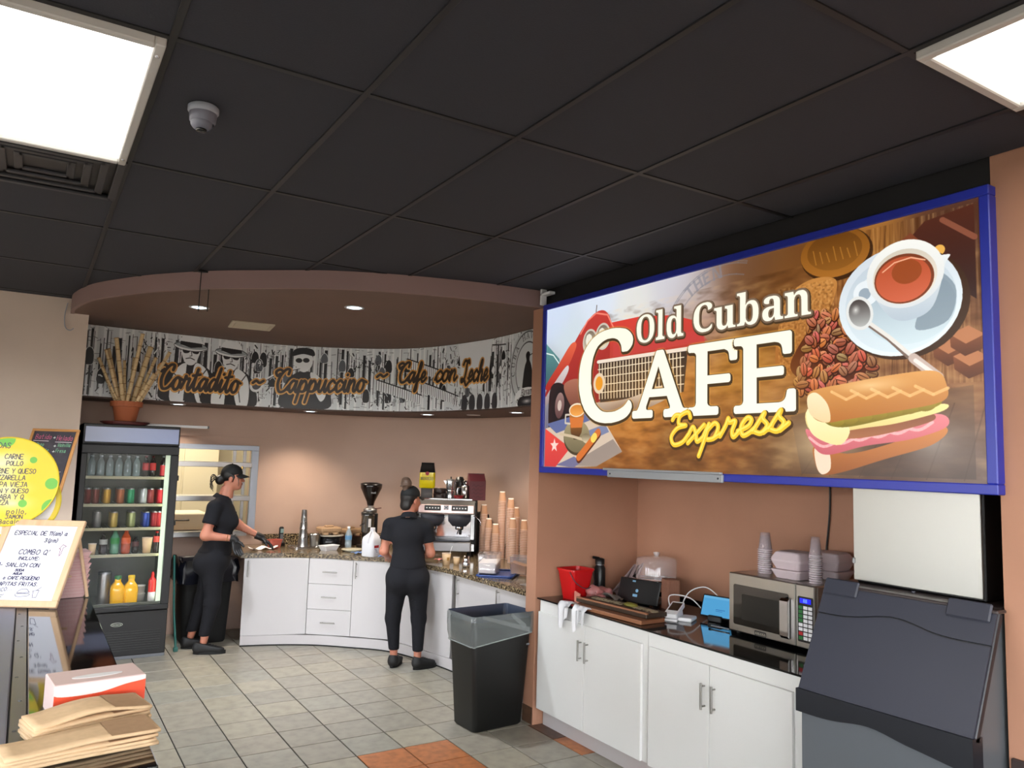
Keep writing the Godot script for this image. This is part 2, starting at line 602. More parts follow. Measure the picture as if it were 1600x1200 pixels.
func build_shell() -> void:
	var tan_ := mat("wall tan")
	# left wall, seen face on, in front of the fridge recess
	slab("wall_left", Vector3(-6.0, 0, -7.9), Vector3(0.37, 3.23, -7.72), mat("wall cream"))
	# fridge recess: its left cheek
	slab("wall_recess", Vector3(0.2, 0, -9.0), Vector3(0.37, 3.23, -7.9), mat("dark brown"))
	# curved back wall with the pass-through opening left of the counter
	var bk := spline(BACK, 8)
	var wx0 := 1.25
	var wx1 := 2.14
	var up := MB.new()
	curve_wall(up, [Vector2(0.3, -8.88), Vector2(wx0, -8.88)], 0, 2.38, 0.15)
	curve_wall(up, [Vector2(wx0, -8.88), Vector2(wx1, -8.88)], 0, 1.06, 0.15)
	curve_wall(up, [Vector2(wx0, -8.88), Vector2(wx1, -8.88)], 1.93, 2.38, 0.15)
	var rest := [Vector2(wx1, -8.88)]
	for p in bk:
		if p.x > wx1 + 0.02:
			rest.append(p)
	curve_wall(up, rest, 0, 2.38, 0.15)
	struct("wall_back", up, tan_)
	# raised strip under the mural band
	var trim := MB.new()
	var tp := []
	for p in bk:
		tp.append(Vector2(p.x, p.y))
	var off := []
	for k in tp.size():
		var t: Vector2 = (tp[mini(k + 1, tp.size() - 1)] - tp[maxi(k - 1, 0)]).normalized()
		off.append(tp[k] - Vector2(t.y, -t.x) * 0.03)
	curve_wall(trim, off, 2.075, 2.38, 0.035)
	struct("trim_1", trim, tan_)
	# wall between the back counter and the alcove; its end is the narrow pillar
	slab("wall_right", Vector3(3.262, 0, -4.965), Vector3(4.75, 3.23, -4.835), mat("wall alcove"))
	slab("wall_alcove", Vector3(4.24, 0, -4.835), Vector3(4.4, 3.23, -1.45), mat("wall alcove"))
	slab("wall_near", Vector3(3.262, 0, -1.583), Vector3(4.4, 3.23, 3.2), mat("wall alcove"))
	slab("trim_2", Vector3(3.245, 0.0, -1.57), Vector3(3.262, 0.84, 3.2), mat("dark brown"), 0.004)
	slab("wall_bulkhead", Vector3(3.275, 2.0, -4.835), Vector3(3.31, 3.23, -1.583), mat("black wall"))
	slab("ceiling_alcove", Vector3(3.31, 2.5, -4.835), Vector3(4.24, 2.55, -1.583), mat("wall alcove"))
	# far right side behind the round counter, closing the room
	slab("wall_far_right", Vector3(4.75, 0, -9.1), Vector3(4.9, 3.23, -4.835), tan_)
	# window side and the wall behind the viewer
	var W := MB.new()
	W.span(Vector3(-6.2, 0, -7.9), Vector3(-6.0, 0.5, 3.4), 0.0)
	W.span(Vector3(-6.2, 2.7, -7.9), Vector3(-6.0, 3.23, 3.4), 0.0)
	for z in [-7.9, -5.2, -2.5, 0.2, 2.9]:
		W.span(Vector3(-6.2, 0.5, z), Vector3(-6.0, 2.7, z + 0.5), 0.0)
	struct("wall_window_side", W, mat("wall cream"))
	var k2 := 1
	for z in [-7.4, -4.7, -2.0, 0.7]:
		var g := MB.new()
		g.span(Vector3(-6.12, 0.5, z), Vector3(-6.11, 2.7, z + 2.2), 0.0)
		var win := struct("window_%d" % k2, g, pane("window glass", Color(0.97, 1, 0.99), 0.04))
		var fr := MB.new()
		for zz in [z + 0.02, z + 1.1, z + 2.18]:
			fr.span(Vector3(-6.14, 0.5, zz - 0.025), Vector3(-6.06, 2.7, zz + 0.025), 0.003)
		for yy in [0.525, 2.675]:
			fr.span(Vector3(-6.14, yy - 0.025, z), Vector3(-6.06, yy + 0.025, z + 2.2), 0.003)
		part("window_frame", fr, mat("aluminium"), win)
		k2 += 1
	var B := MB.new()
	B.span(Vector3(-6.2, 0, 3.2), Vector3(4.4, 0.3, 3.4), 0.0)
	B.span(Vector3(-6.2, 2.8, 3.2), Vector3(4.4, 3.23, 3.4), 0.0)
	for xx in [[-6.2, -5.4], [-3.0, -2.7], [-0.3, 0.0], [2.4, 4.4]]:
		B.span(Vector3(xx[0], 0.3, 3.2), Vector3(xx[1], 2.8, 3.4), 0.0)
	struct("wall_behind", B, mat("wall cream"))
	for x in [-5.4, -2.7, 0.0]:
		var g := MB.new()
		g.span(Vector3(x, 0.3, 3.31), Vector3(x + 2.4, 2.8, 3.32), 0.0)
		var win := struct("window_%d" % (k2 + 1), g, pane("window glass", Color(0.97, 1, 0.99), 0.04))
		var fr := MB.new()
		for xx in [x + 0.02, x + 1.2, x + 2.38]:
			fr.span(Vector3(xx - 0.025, 0.3, 3.27), Vector3(xx + 0.025, 2.8, 3.34), 0.003)
		part("window_frame", fr, mat("aluminium"), win)
		k2 += 1
	# kitchen seen through the pass-through
	var kit := mat("kitchen wall", Color(0.82, 0.79, 0.70), 0.6)
	slab("wall_kitchen", Vector3(-0.3, 0, -11.7), Vector3(4.9, 3.23, -11.5), kit)
	slab("wall_kitchen_side", Vector3(4.0, 0, -11.5), Vector3(4.9, 3.23, -9.05), kit)
	slab("wall_kitchen_end", Vector3(-0.4, 0, -11.7), Vector3(-0.2, 3.23, -7.9), kit)
	slab("ceiling_kitchen", Vector3(-0.2, 2.8, -11.5), Vector3(4.0, 2.9, -9.05), mat("off white"))

func build_ceiling() -> void:
	var b := MB.new()
	b.span(Vector3(-6.2, ceil_h + 0.03, -11.7), Vector3(4.9, ceil_h + 0.2, 3.4), 0.0)
	var root := struct("ceiling", b, mat("black wall"))
	var lit := {}
	for t in TROFFERS:
		lit["%d,%d" % [t[0], t[1]]] = true
	var variants := []
	for w in [TX, TX]:
		var p := MB.new()
		p.box(Vector3(), Vector3(TX - 0.012, 0.016, TZ - 0.012), 0.004)
		variants.append(p.mesh())
	for i in range(-11, 4):
		var x0 := GX + TX * i
		var x1 := minf(x0 + TX, 3.262)
		for j in range(-5, 5):
			if lit.has("%d,%d" % [i, j]):
				continue
			var z1 := GZ - TZ * j
			if x1 - x0 < TX - 0.01 or (i == -2 and j == 1):
				# cut tiles along the right wall, and the two half tiles by the vent
				var hs := [[z1, z1 - TZ]] if i != -2 else [[z1 - TZ / 2, z1 - TZ]]
				for h in hs:
					var q := MB.new()
					q.span(Vector3(x0 + 0.006, ceil_h + 0.002, h[1] + 0.006), Vector3(x1 - 0.006, ceil_h + 0.018, h[0] - 0.006), 0.004)
					part("ceiling_tile", q, mat("ceiling black"), root)
				continue
			var o := MeshInstance3D.new()
			o.name = "ceiling_tile"
			o.mesh = variants[0]
			o.material_override = mat("ceiling black")
			o.position = Vector3(x0 + TX / 2, ceil_h + 0.01, z1 - TZ / 2)
			root.add_child(o, true)
	for i in range(-10, 4):
		var t := MB.new()
		t.span(Vector3(GX + TX * i - 0.012, ceil_h - 0.004, -8.0), Vector3(GX + TX * i + 0.012, ceil_h + 0.012, 3.2), 0.001)
		part("ceiling_tee", t, mat("tee black"), root)
	for j in range(-4, 5):
		var t2 := MB.new()
		t2.span(Vector3(-6.0, ceil_h - 0.003, GZ - TZ * j - 0.012), Vector3(3.262, ceil_h + 0.012, GZ - TZ * j + 0.012), 0.001)
		part("ceiling_tee", t2, mat("tee black"), root)
	# supply vent in the half bay beyond the big light
	var v := thing("ceiling_vent", "black square air vent in the ceiling beyond the big light panel", "vent", Vector3(GX + TX * -1.5, ceil_h - 0.004, GZ - TZ * 1.25))
	var fr := MB.new()
	for k in 4:
		var s := 0.30 - 0.065 * k
		for sg in [-1.0, 1.0]:
			fr.box(Vector3(sg * s, -0.004 + 0.006 * k, 0), Vector3(0.035, 0.012, 2 * s + 0.035), 0.003)
			fr.box(Vector3(0, -0.004 + 0.006 * k, sg * s), Vector3(2 * s, 0.012, 0.035), 0.003)
	part("louvre_frame", fr, mat("vent black", Color(0.16, 0.16, 0.18), 0.5), v)
	var pl := MB.new()
	pl.box(Vector3(0, 0.022, 0), Vector3(0.60, 0.004, 0.60), 0.0)
	part("backing", pl, mat("tee black"), v)

func build_floor() -> void:
	var b := MB.new()
	b.span(Vector3(-6.2, -0.2, -11.6), Vector3(4.9, -0.007, 3.4), 0.0)
	var root := struct("floor", b, mat("grout"))
	var S := 0.3252
	var ox := 2.2586
	var oz := -5.5073
	var tile := MB.new()
	tile.box(Vector3(0, -0.0035, 0), Vector3(S - 0.008, 0.007, S - 0.008), 0.0015)
	var tm := tile.mesh()
	var rng := RandomNumberGenerator.new()
	rng.seed = 7
	var rest := MB.new()
	for i in range(-23, 10):
		for j in range(-23, 14):
			var x := ox + S * (i - 3 + 0.5)
			var z := oz - S * (j - 2 + 0.5)
			var key := "floor tile %d" % rng.randi_range(0, 3)
			var ij := "%d,%d" % [i, j]
			if ij in ["2,-1", "3,-1", "2,-2", "3,-2", "6,-2", "6,-4"]:
				key = "floor tile orange"
			elif ij == "6,-1":
				key = "floor tile brown"
			if i >= -4 and i <= 7 and j >= -7 and j <= 10 and z > -8.6:
				var o := MeshInstance3D.new()
				o.name = "floor_tile"
				o.mesh = tm
				o.material_override = mat(key)
				o.position = Vector3(x, 0, z)
				root.add_child(o, true)
			else:
				rest.box(Vector3(x, -0.0035, z), Vector3(S - 0.008, 0.007, S - 0.008), 0.0)
	var ro := part("tile_field", rest, mat("floor tile 0"), root)
	ro.set_meta("kind", "stuff")

func build_soffit() -> void:
	var fa := spline(FASCIA, 6)
	var mu := spline(MURAL, 6)
	# flat underside between the round front and the mural
	var poly := PackedVector2Array()
	for p in fa:
		poly.append(p)
	for k in mu.size():
		poly.append(mu[mu.size() - 1 - k])
	var b := MB.new()
	b.prism(poly, Vector3(0, 3.075, 0), Vector3(1, 0, 0), Vector3(0, 0, 1), Vector3(0, 1, 0), 0.02)
	var soff := struct("ceiling_soffit", b, mat("soffit paint"))
	var f := MB.new()
	var rev := fa.duplicate()
	rev.reverse()
	curve_wall(f, fa, 3.07, 3.2, -0.03)
	var fo := struct("trim_3", f, mat("fascia paint"))
	# mural band: box behind the printed curve, with its flat underside
	var back := []
	var bp := spline(BACK, 6)
	var poly2 := PackedVector2Array()
	for p in mu:
		poly2.append(p)
	poly2.append(Vector2(4.6, -4.975))
	poly2.append(Vector2(4.7, -6.6))
	poly2.append(Vector2(4.6, -7.6))
	poly2.append(Vector2(4.3, -8.3))
	poly2.append(Vector2(3.75, -8.8))
	poly2.append(Vector2(3.1, -8.95))
	poly2.append(Vector2(0.37, -8.95))
	var u := MB.new()
	u.prism(poly2, Vector3(0, 2.38, 0), Vector3(1, 0, 0), Vector3(0, 0, 1), Vector3(0, 1, 0), 0.85)
	struct("trim_4", u, mat("dark trim", Color(0.30, 0.22, 0.19), 0.6))

# ---------------------------------------------------------------- flat print: a small rasteriser
class Pic:
	var im: Image
	var W: int
	var H: int
	var S := 2
	var blobs := {}
	var alpha_strip := {}
	static var disc: Image

	func _init(w: int, h: int, col: Color) -> void:
		W = w
		H = h
		im = Image.create(w * S, h * S, false, Image.FORMAT_RGBA8)
		im.fill(col)

	func row(x0: float, x1: float, y: int, c: Color) -> void:
		var a := clampi(roundi(x0), 0, W * S)
		var b := clampi(roundi(x1), 0, W * S)
		if b <= a:
			return
		if c.a >= 0.999:
			im.fill_rect(Rect2i(a, y, b - a, 1), c)
		else:
			var key := c.to_html()
			if not alpha_strip.has(key):
				if alpha_strip.size() > 40:
					alpha_strip.clear()
				var st := Image.create(W * S, 1, false, Image.FORMAT_RGBA8)
				st.fill(c)
				alpha_strip[key] = st
			im.blend_rect(alpha_strip[key], Rect2i(0, 0, b - a, 1), Vector2i(a, y))

	# polygon in units of the finished picture; a second colour makes a top-to-bottom blend
	func poly(pts, c: Color, c2 = null) -> void:
		var n: int = pts.size()
		var ylo := 1e9
		var yhi := -1e9
		for p in pts:
			ylo = minf(ylo, p.y)
			yhi = maxf(yhi, p.y)
		var y0 := maxi(0, int(floor(ylo * S)))
		var y1 := mini(H * S - 1, int(ceil(yhi * S)))
		for y in range(y0, y1 + 1):
			var yc := (y + 0.5) / S
			var xs := []
			for k in n:
				var a: Vector2 = pts[k]
				var b: Vector2 = pts[(k + 1) % n]
				if (a.y <= yc) != (b.y <= yc):
					xs.append((a.x + (yc - a.y) / (b.y - a.y) * (b.x - a.x)) * S)
			xs.sort()
			var col := c
			if c2 != null:
				col = c.lerp(c2, clampf((yc - ylo) / maxf(yhi - ylo, 0.001), 0, 1))
			for k in range(0, xs.size() - 1, 2):
				row(xs[k], xs[k + 1], y, col)

	func oval(c: Vector2, r: Vector2, turn: float, col: Color, col2 = null, n := 40) -> void:
		var p := []
		for k in n:
			p.append(c + (Vector2(cos(TAU * k / n), sin(TAU * k / n)) * r).rotated(turn))
		poly(p, col, col2)

	func line(pts: Array, w: float, col: Color, w2 := -1.0) -> void:
		var n := pts.size()
		for k in n - 1:
			var a: Vector2 = pts[k]
			var b: Vector2 = pts[k + 1]
			var wa := w if w2 < 0 else lerpf(w, w2, float(k) / (n - 1))
			var d := (b - a).normalized().orthogonal() * wa * 0.5
			if a.distance_to(b) > 0.01:
				poly([a + d, b + d, b - d, a - d], col)
			if wa > 1.2:
				oval(b, Vector2(wa, wa) * 0.5, 0, col, null, 10)
		if w > 1.2:
			oval(pts[0], Vector2(w, w) * 0.5, 0, col, null, 10)

	# a soft round patch of colour
	func soft(c: Vector2, r: Vector2, col: Color) -> void:
		if disc == null:
			disc = Image.create(64, 64, false, Image.FORMAT_RGBA8)
			for y in 64:
				for x in 64:
					var d := Vector2(x - 31.5, y - 31.5).length() / 32.0
					disc.set_pixel(x, y, Color(1, 1, 1, pow(clampf(1.0 - d, 0, 1), 1.5)))
		var key := col.to_html()
		if not blobs.has(key):
			var b := Image.create(64, 64, false, Image.FORMAT_RGBA8)
			for y in 64:
				for x in 64:
					b.set_pixel(x, y, Color(col, col.a * disc.get_pixel(x, y).a))
			blobs[key] = b
		var q: Image = blobs[key].duplicate()
		q.resize(maxi(2, int(r.x * 2 * S)), maxi(2, int(r.y * 2 * S)), Image.INTERPOLATE_BILINEAR)
		im.blend_rect(q, Rect2i(Vector2i(), q.get_size()), Vector2i((c - r) * S))

	# colours spread smoothly from control points [x, y, colour]
	func wash(ctrl: Array, gw := 96, gh := 40) -> void:
		var g := Image.create(gw, gh, false, Image.FORMAT_RGBA8)
		for y in gh:
			for x in gw:
				var p := Vector2((x + 0.5) / gw, (y + 0.5) / gh)
				var sum := Vector3()
				var wt := 0.0
				for k in ctrl:
					var dx: float = (p.x - k[0]) * float(W) / H
					var d2: float = dx * dx + (p.y - k[1]) * (p.y - k[1])
					var w := 1.0 / (d2 * d2 + 0.0004)
					sum += Vector3(k[2].r, k[2].g, k[2].b) * w
					wt += w
				sum /= wt
				g.set_pixel(x, y, Color(sum.x, sum.y, sum.z))
		g.resize(W * S, H * S, Image.INTERPOLATE_CUBIC)
		im.blit_rect(g, Rect2i(0, 0, W * S, H * S), Vector2i())

	func grain(seed_: int, freq: float, sx: float, sy: float, dark: Color, light: Color, rect: Rect2) -> void:
		var n := FastNoiseLite.new()
		n.seed = seed_
		n.frequency = freq
		n.fractal_octaves = 3
		var w := int(rect.size.x / sx)
		var h := int(rect.size.y / sy)
		var s := n.get_image(maxi(w, 2), maxi(h, 2))
		var g := Image.create(s.get_width(), s.get_height(), false, Image.FORMAT_RGBA8)
		for y in s.get_height():
			for x in s.get_width():
				var v := s.get_pixel(x, y).r * 2.0 - 1.0
				g.set_pixel(x, y, Color(dark, dark.a * clampf(-v, 0, 1)) if v < 0 else Color(light, light.a * clampf(v, 0, 1)))
		g.resize(int(rect.size.x * S), int(rect.size.y * S), Image.INTERPOLATE_CUBIC)
		im.blend_rect(g, Rect2i(Vector2i(), g.get_size()), Vector2i(rect.position * S))

	# type from a font, as triangles: baseline starts at o, cap height h, slant, and optional outline
	func type(tm: TextMesh, o: Vector2, sx: float, sy: float, col: Color, col2 = null, rot := 0.0, slant := 0.0) -> void:
		var a := tm.get_mesh_arrays()
		var v: PackedVector3Array = a[Mesh.ARRAY_VERTEX]
		var idx = a[Mesh.ARRAY_INDEX]
		var box := tm.get_aabb()
		var ylo := 1e9
		var yhi := -1e9
		var q := PackedVector2Array()
		for p in v:
			var py := p.y - box.position.y
			var t := Vector2((p.x - box.position.x) * sx + py * slant * sy, -py * sy)
			ylo = minf(ylo, t.y)
			yhi = maxf(yhi, t.y)
			q.append(t)
		var n: int = idx.size() if idx != null else v.size()
		for k in range(0, n, 3):
			var t3 := []
			for m in 3:
				var id: int = idx[k + m] if idx != null else k + m
				t3.append(o + q[id].rotated(rot))
			if col2 == null:
				poly(t3, col)
			else:
				var mid: float = ((t3[0] + t3[1] + t3[2]) / 3.0 - o).y
				poly(t3, col.lerp(col2, clampf((mid - ylo) / (yhi - ylo), 0, 1)))

	func outline(tm: TextMesh, o: Vector2, sx: float, sy: float, w: float, col: Color, rot := 0.0, slant := 0.0) -> void:
		for k in 12:
			type(tm, o + Vector2(cos(TAU * k / 12), sin(TAU * k / 12)) * w, sx, sy, col, null, rot, slant)

	func done() -> Image:
		var r := Image.create(1, 1, false, Image.FORMAT_RGBA8)
		r.copy_from(im)
		r.shrink_x2()
		r.convert(Image.FORMAT_RGB8)
		return r

func flat_text(s: String, bold := true, serif := false) -> TextMesh:
	var t := text_mesh(s, 46.0, bold, serif, 0.0)
	t.vertical_alignment = VERTICAL_ALIGNMENT_BOTTOM
	t.horizontal_alignment = HORIZONTAL_ALIGNMENT_LEFT
	t.pixel_size = 1.0
	return t

# "x,y x,y ..." to points
func pts(s: String, scale := Vector2.ONE, o := Vector2.ZERO) -> Array:
	var r := []
	for w in s.split(" ", false):
		var c := w.split(",")
		r.append(Vector2(float(c[0]), float(c[1])) * scale + o)
	return r

func closed(a: Array, n := 6) -> Array:
	var m := a.size()
	var o := []
	for i in m:
		var p: Vector2 = a[(i + m - 1) % m]
		var b: Vector2 = a[i]
		var c: Vector2 = a[(i + 1) % m]
		var d: Vector2 = a[(i + 2) % m]
		for k in n:
			var t := float(k) / n
			o.append(0.5 * (2.0 * b + (c - p) * t + (2.0 * p - 5.0 * b + 4.0 * c - d) * t * t + (3.0 * b - p - 3.0 * c + d) * t * t * t))
	return o

# brush script: strokes with x-height 1, baseline 0, y up; last number is the advance
const SCRIPT := {
	"C": ["1.15,1.55 1.2,1.95 .8,1.95 .35,1.4 .2,.7 .45,.05 .95,.1 1.35,.55|.55,1.8 .2,1.95 -.15,1.75 .05,1.4 .3,1.6", 1.3],
	"L": ["1.0,1.7 .85,2.0 .6,1.6 .6,.9 .45,.2 .1,-.05 .0,.25 .5,.15 .9,-.35 1.3,-.1|.6,1.9 .2,1.95 .0,1.6", 1.15],
	"E": ["1.15,1.6 .95,1.98 .5,1.8 .5,1.3 .95,1.15 .45,1.05 .15,.55 .4,.02 .9,.1 1.2,.55|.5,1.85 .2,1.9 .05,1.65", 1.2],
	"o": ["0,.25 .12,.7 .5,1 .75,.7 .65,.15 .35,0 .12,.35 .3,.9 .6,.95 1.0,.8", .95],
	"r": ["0,.15 .22,.75 .3,1.15 .4,.9 .7,.92 .62,.35 .75,0 1.0,.3", .92],
	"t": ["0,.2 .3,.9 .45,1.75 .3,.5 .42,0 .62,.1 .8,.4|.05,1.2 .75,1.32", .75],
	"a": ["0,.2 .1,.6|.8,.85 .45,1 .12,.55 .3,0 .62,.4 .82,.95 .75,.3 .9,0 1.1,.3", 1.03],
	"d": ["0,.2 .1,.6|.78,.85 .45,1 .12,.55 .3,0 .65,.5 1.0,1.95 .85,.9 .82,.1 1.1,.3", 1.03],
	"i": ["0,.2 .25,.98 .2,.3 .32,0 .58,.3|.36,1.45 .38,1.5", .52],
	"p": ["0,.2 .25,1 .12,0 -.05,-.9|.2,.6 .55,1 .8,.7 .65,.1 .3,.05|.6,.05 1.0,.3", .98],
	"u": ["0,.3 .22,1 .18,.3 .36,0 .65,.4 .82,1 .78,.3 .9,0 1.12,.3", 1.05],
	"c": ["0,.2 .15,.6|.78,.8 .5,1 .15,.6 .3,.02 .6,.1 .9,.35", .82],
	"n": ["0,.15 .2,1 .15,0|.18,.5 .5,1 .7,.8 .66,.2 .8,0 1.05,.3", .98],
	"f": ["0,.3 .45,1.1 .62,1.75 .45,1.95 .35,1.4 .3,.2 .1,-.85 .32,-.75 .35,0 .75,.35", .7],
	"e": ["0,.3 .5,.5 .62,.85 .38,1 .14,.55 .3,.02 .6,.1 .85,.35", .78],
	"h": ["0,.2 .45,1.4 .45,1.92 .28,1.5 .15,0|.2,.5 .52,1 .72,.75 .68,.2 .8,0 1.05,.3", .98],
	"s": ["0,.15 .42,1.1 .4,.8 .68,.4 .45,0 .12,.12|.55,.02 .9,.35", .78],
	"x": ["0,.5 .2,.98 .45,.5 .6,.02 .95,.3|.85,1 .05,0", .88],
	"~": ["0,.35 .3,.65 .7,.4 1.05,.7", 1.05],
	" ": ["", .45],
}

func script(p: Pic, s: String, o: Vector2, size: Vector2, w: float, col: Color, rot := 0.0, slant := 0.25, shift := Vector2.ZERO) -> void:
	var x := 0.0
	for ch in s:
		var g: Array = SCRIPT.get(ch, ["", 0.5])
		for stroke in g[0].split("|", false):
			var q := []
			for v in spline(pts(stroke), 6):
				q.append(o + shift + (Vector2((x + v.x + v.y * slant) * size.x, -v.y * size.y)).rotated(rot))
			p.line(q, w, col)
		x += g[1]

func script_len(s: String) -> float:
	var x := 0.0
	for ch in s:
		x += SCRIPT.get(ch, ["", 0.5])[1]
	return x

# hand lettering: single strokes on a cell 4 wide and 6 high (lower case 4 high), y up
const HAND := {
	"A": "0,0 2,6 4,0|.8,2.2 3.3,2.2", "B": "0,0 0,6 3,5.4 2.6,3.4 0,3.1 3.5,2.4 3,.3 0,0", "C": "4,5 2,6 0,3.5 1,.3 4,.8", "D": "0,0 0,6 3,5 4,2.6 2.6,.4 0,0",
	"E": "4,6 0,6 0,0 4,0|0,3 3,3.1", "F": "0,0 0,6 4,6|0,3 3,3", "G": "4,5 2,6 0,3.5 1,.3 3.8,.6 3.8,2.8 2.2,2.8", "H": "0,0 0,6|4,0 4,6|0,3 4,3.1", "I": "1,0 1,6",
	"J": "3,6 3,1 1.6,0 0,1|1,6 4,6", "K": "0,0 0,6|4,6 0,2.6 4,0", "L": "0,6 0,0 4,0", "M": "0,0 .6,6 2,2 3.4,6 4,0", "N": "0,0 0,6 4,0 4,6", "O": "2,6 0,4 .4,.8 2.4,0 4,2.6 3.4,5.2 2,6",
	"P": "0,0 0,6 3.4,5.4 3.2,3 0,2.6", "Q": "2,6 0,4 .4,.8 2.4,0 4,2.6 3.4,5.2 2,6|2.4,1.6 4.4,-.6", "R": "0,0 0,6 3.4,5.4 3,3.2 0,3 4,0", "S": "4,5.2 2,6 .3,4.6 3.6,2.2 2.4,0 0,.8",
	"T": "0,6 4,6|2,6 2,0", "U": "0,6 .2,1 2,0 3.8,1 4,6", "V": "0,6 2,0 4,6", "Y": "0,6 2,3 4,6|2,3 1.6,0", "Z": "0,6 4,6 0,0 4,0", "X": "0,6 4,0|4,6 0,0",
	"a": "3.4,3.6 1.4,4 .2,1.6 1.4,0 3,1.6 3.4,4 3.4,.4 4,.2", "b": "0,6 0,0 2.8,.3 3.2,2.4 1.6,3.6 0,2.4", "c": "3.4,3.4 1.6,4 .2,2 1.4,0 3.6,.6", "d": "3.2,3 1.2,3.8 .2,1.6 1.4,0 3.2,1.4 3.4,6 3.4,0",
	"e": "0,2 3.2,2.4 2.4,4 .8,3.6 .2,1.4 1.6,0 3.6,.6", "g": "3.2,3.6 1,3.8 .4,1.6 2,.8 3.2,3.6 3,-1.4 .8,-1.6", "h": "0,6 0,0|0,2.4 1.8,4 3.2,2.8 3.2,0", "i": "1,4 1,0|1,5.4 1.1,5.7", "l": "1,6 1,0", "m": "0,4 0,0|0,3 1.2,4 2,3 2,0|2,3 3.2,4 4,3 4,0",
	"n": "0,4 0,0|0,2.6 1.8,4 3.2,2.8 3.2,0", "o": "1.8,4 .2,2.4 1,.1 2.8,.4 3.2,2.8 1.8,4", "p": "0,4 0,-2|0,3 2,4 3.2,2.4 2,.2 0,.8", "q": "3.2,3.4 1.2,4 .2,2 1.4,.2 3.2,1.6|3.2,4 3.2,-2", "r": "0,4 0,0|0,2.4 1.6,4 3,3.6", "s": "3,3.6 1,4 .8,2.6 3,1.4 2,0 .2,.4",
	"t": "1.4,6 1.4,.6 3,.2|0,4 3,4", "u": "0,4 .2,.8 1.6,0 3,1.2|3,4 3.2,0", "v": "0,4 1.6,0 3.2,4", "y": "0,4 1.6,1|3.4,4 .8,-2", "z": "0,4 3,4 0,0 3.2,0",
	"1": "0,5 1.4,6 1.4,0", "3": "0,5.4 2,6 3.2,4.6 1.2,3.2 3.4,1.8 1.8,0 0,.6", "2": "0,5 1.6,6 3.2,4.6 0,0 3.6,0", "5": "3.6,6 .6,6 .4,3.4 2.8,3.4 3,.8 .2,.2", "0": "2,6 .2,3.4 1.6,0 3.6,2.4 2,6", "(": "1.8,6.4 .4,3 1.8,-.6", ")": "0,6.4 1.4,3 0,-.6", ":": "1,3.6 1.1,3.9|1,.6 1.1,.9", "-": "0,2.6 2.6,2.8", ".": ".6,0 .8,.2", ",": "1,.4 .4,-1", "'": "1,6 .8,4.6", "&": "4,0 .6,4.6 1.8,6 2.6,4.6 .2,1.4 1.6,0 4,2.4", "~": "1,5.6 2,6.4 3,5.8 4,6.6", "$": "3.6,5 2,5.6 .6,4.4 3.4,1.8 2,.4 .2,1.2|2,6.6 2,-.6",
}

func hand(p: Pic, s: String, o: Vector2, h: float, w: float, col: Color, wide := 1.0, rot := 0.0) -> void:
	var k := h / 6.0
	var x := 0.0
	for ch in s:
		if ch == " ":
			x += 3.6
			continue
		var adv := 5.3
		if ch in "Ii1l.:,'()":
			adv = 3.0
		for stroke in HAND.get(ch, "0,0 4,0").split("|", false):
			var q := []
			for v in spline(pts(stroke), 3):
				q.append(o + Vector2((x + v.x + v.y * 0.08) * k * wide, -v.y * k).rotated(rot))
			p.line(q, w, col)
		x += adv

func C8(r: int, g: int, b: int, a := 255) -> Color:
	return Color8(r, g, b, a)

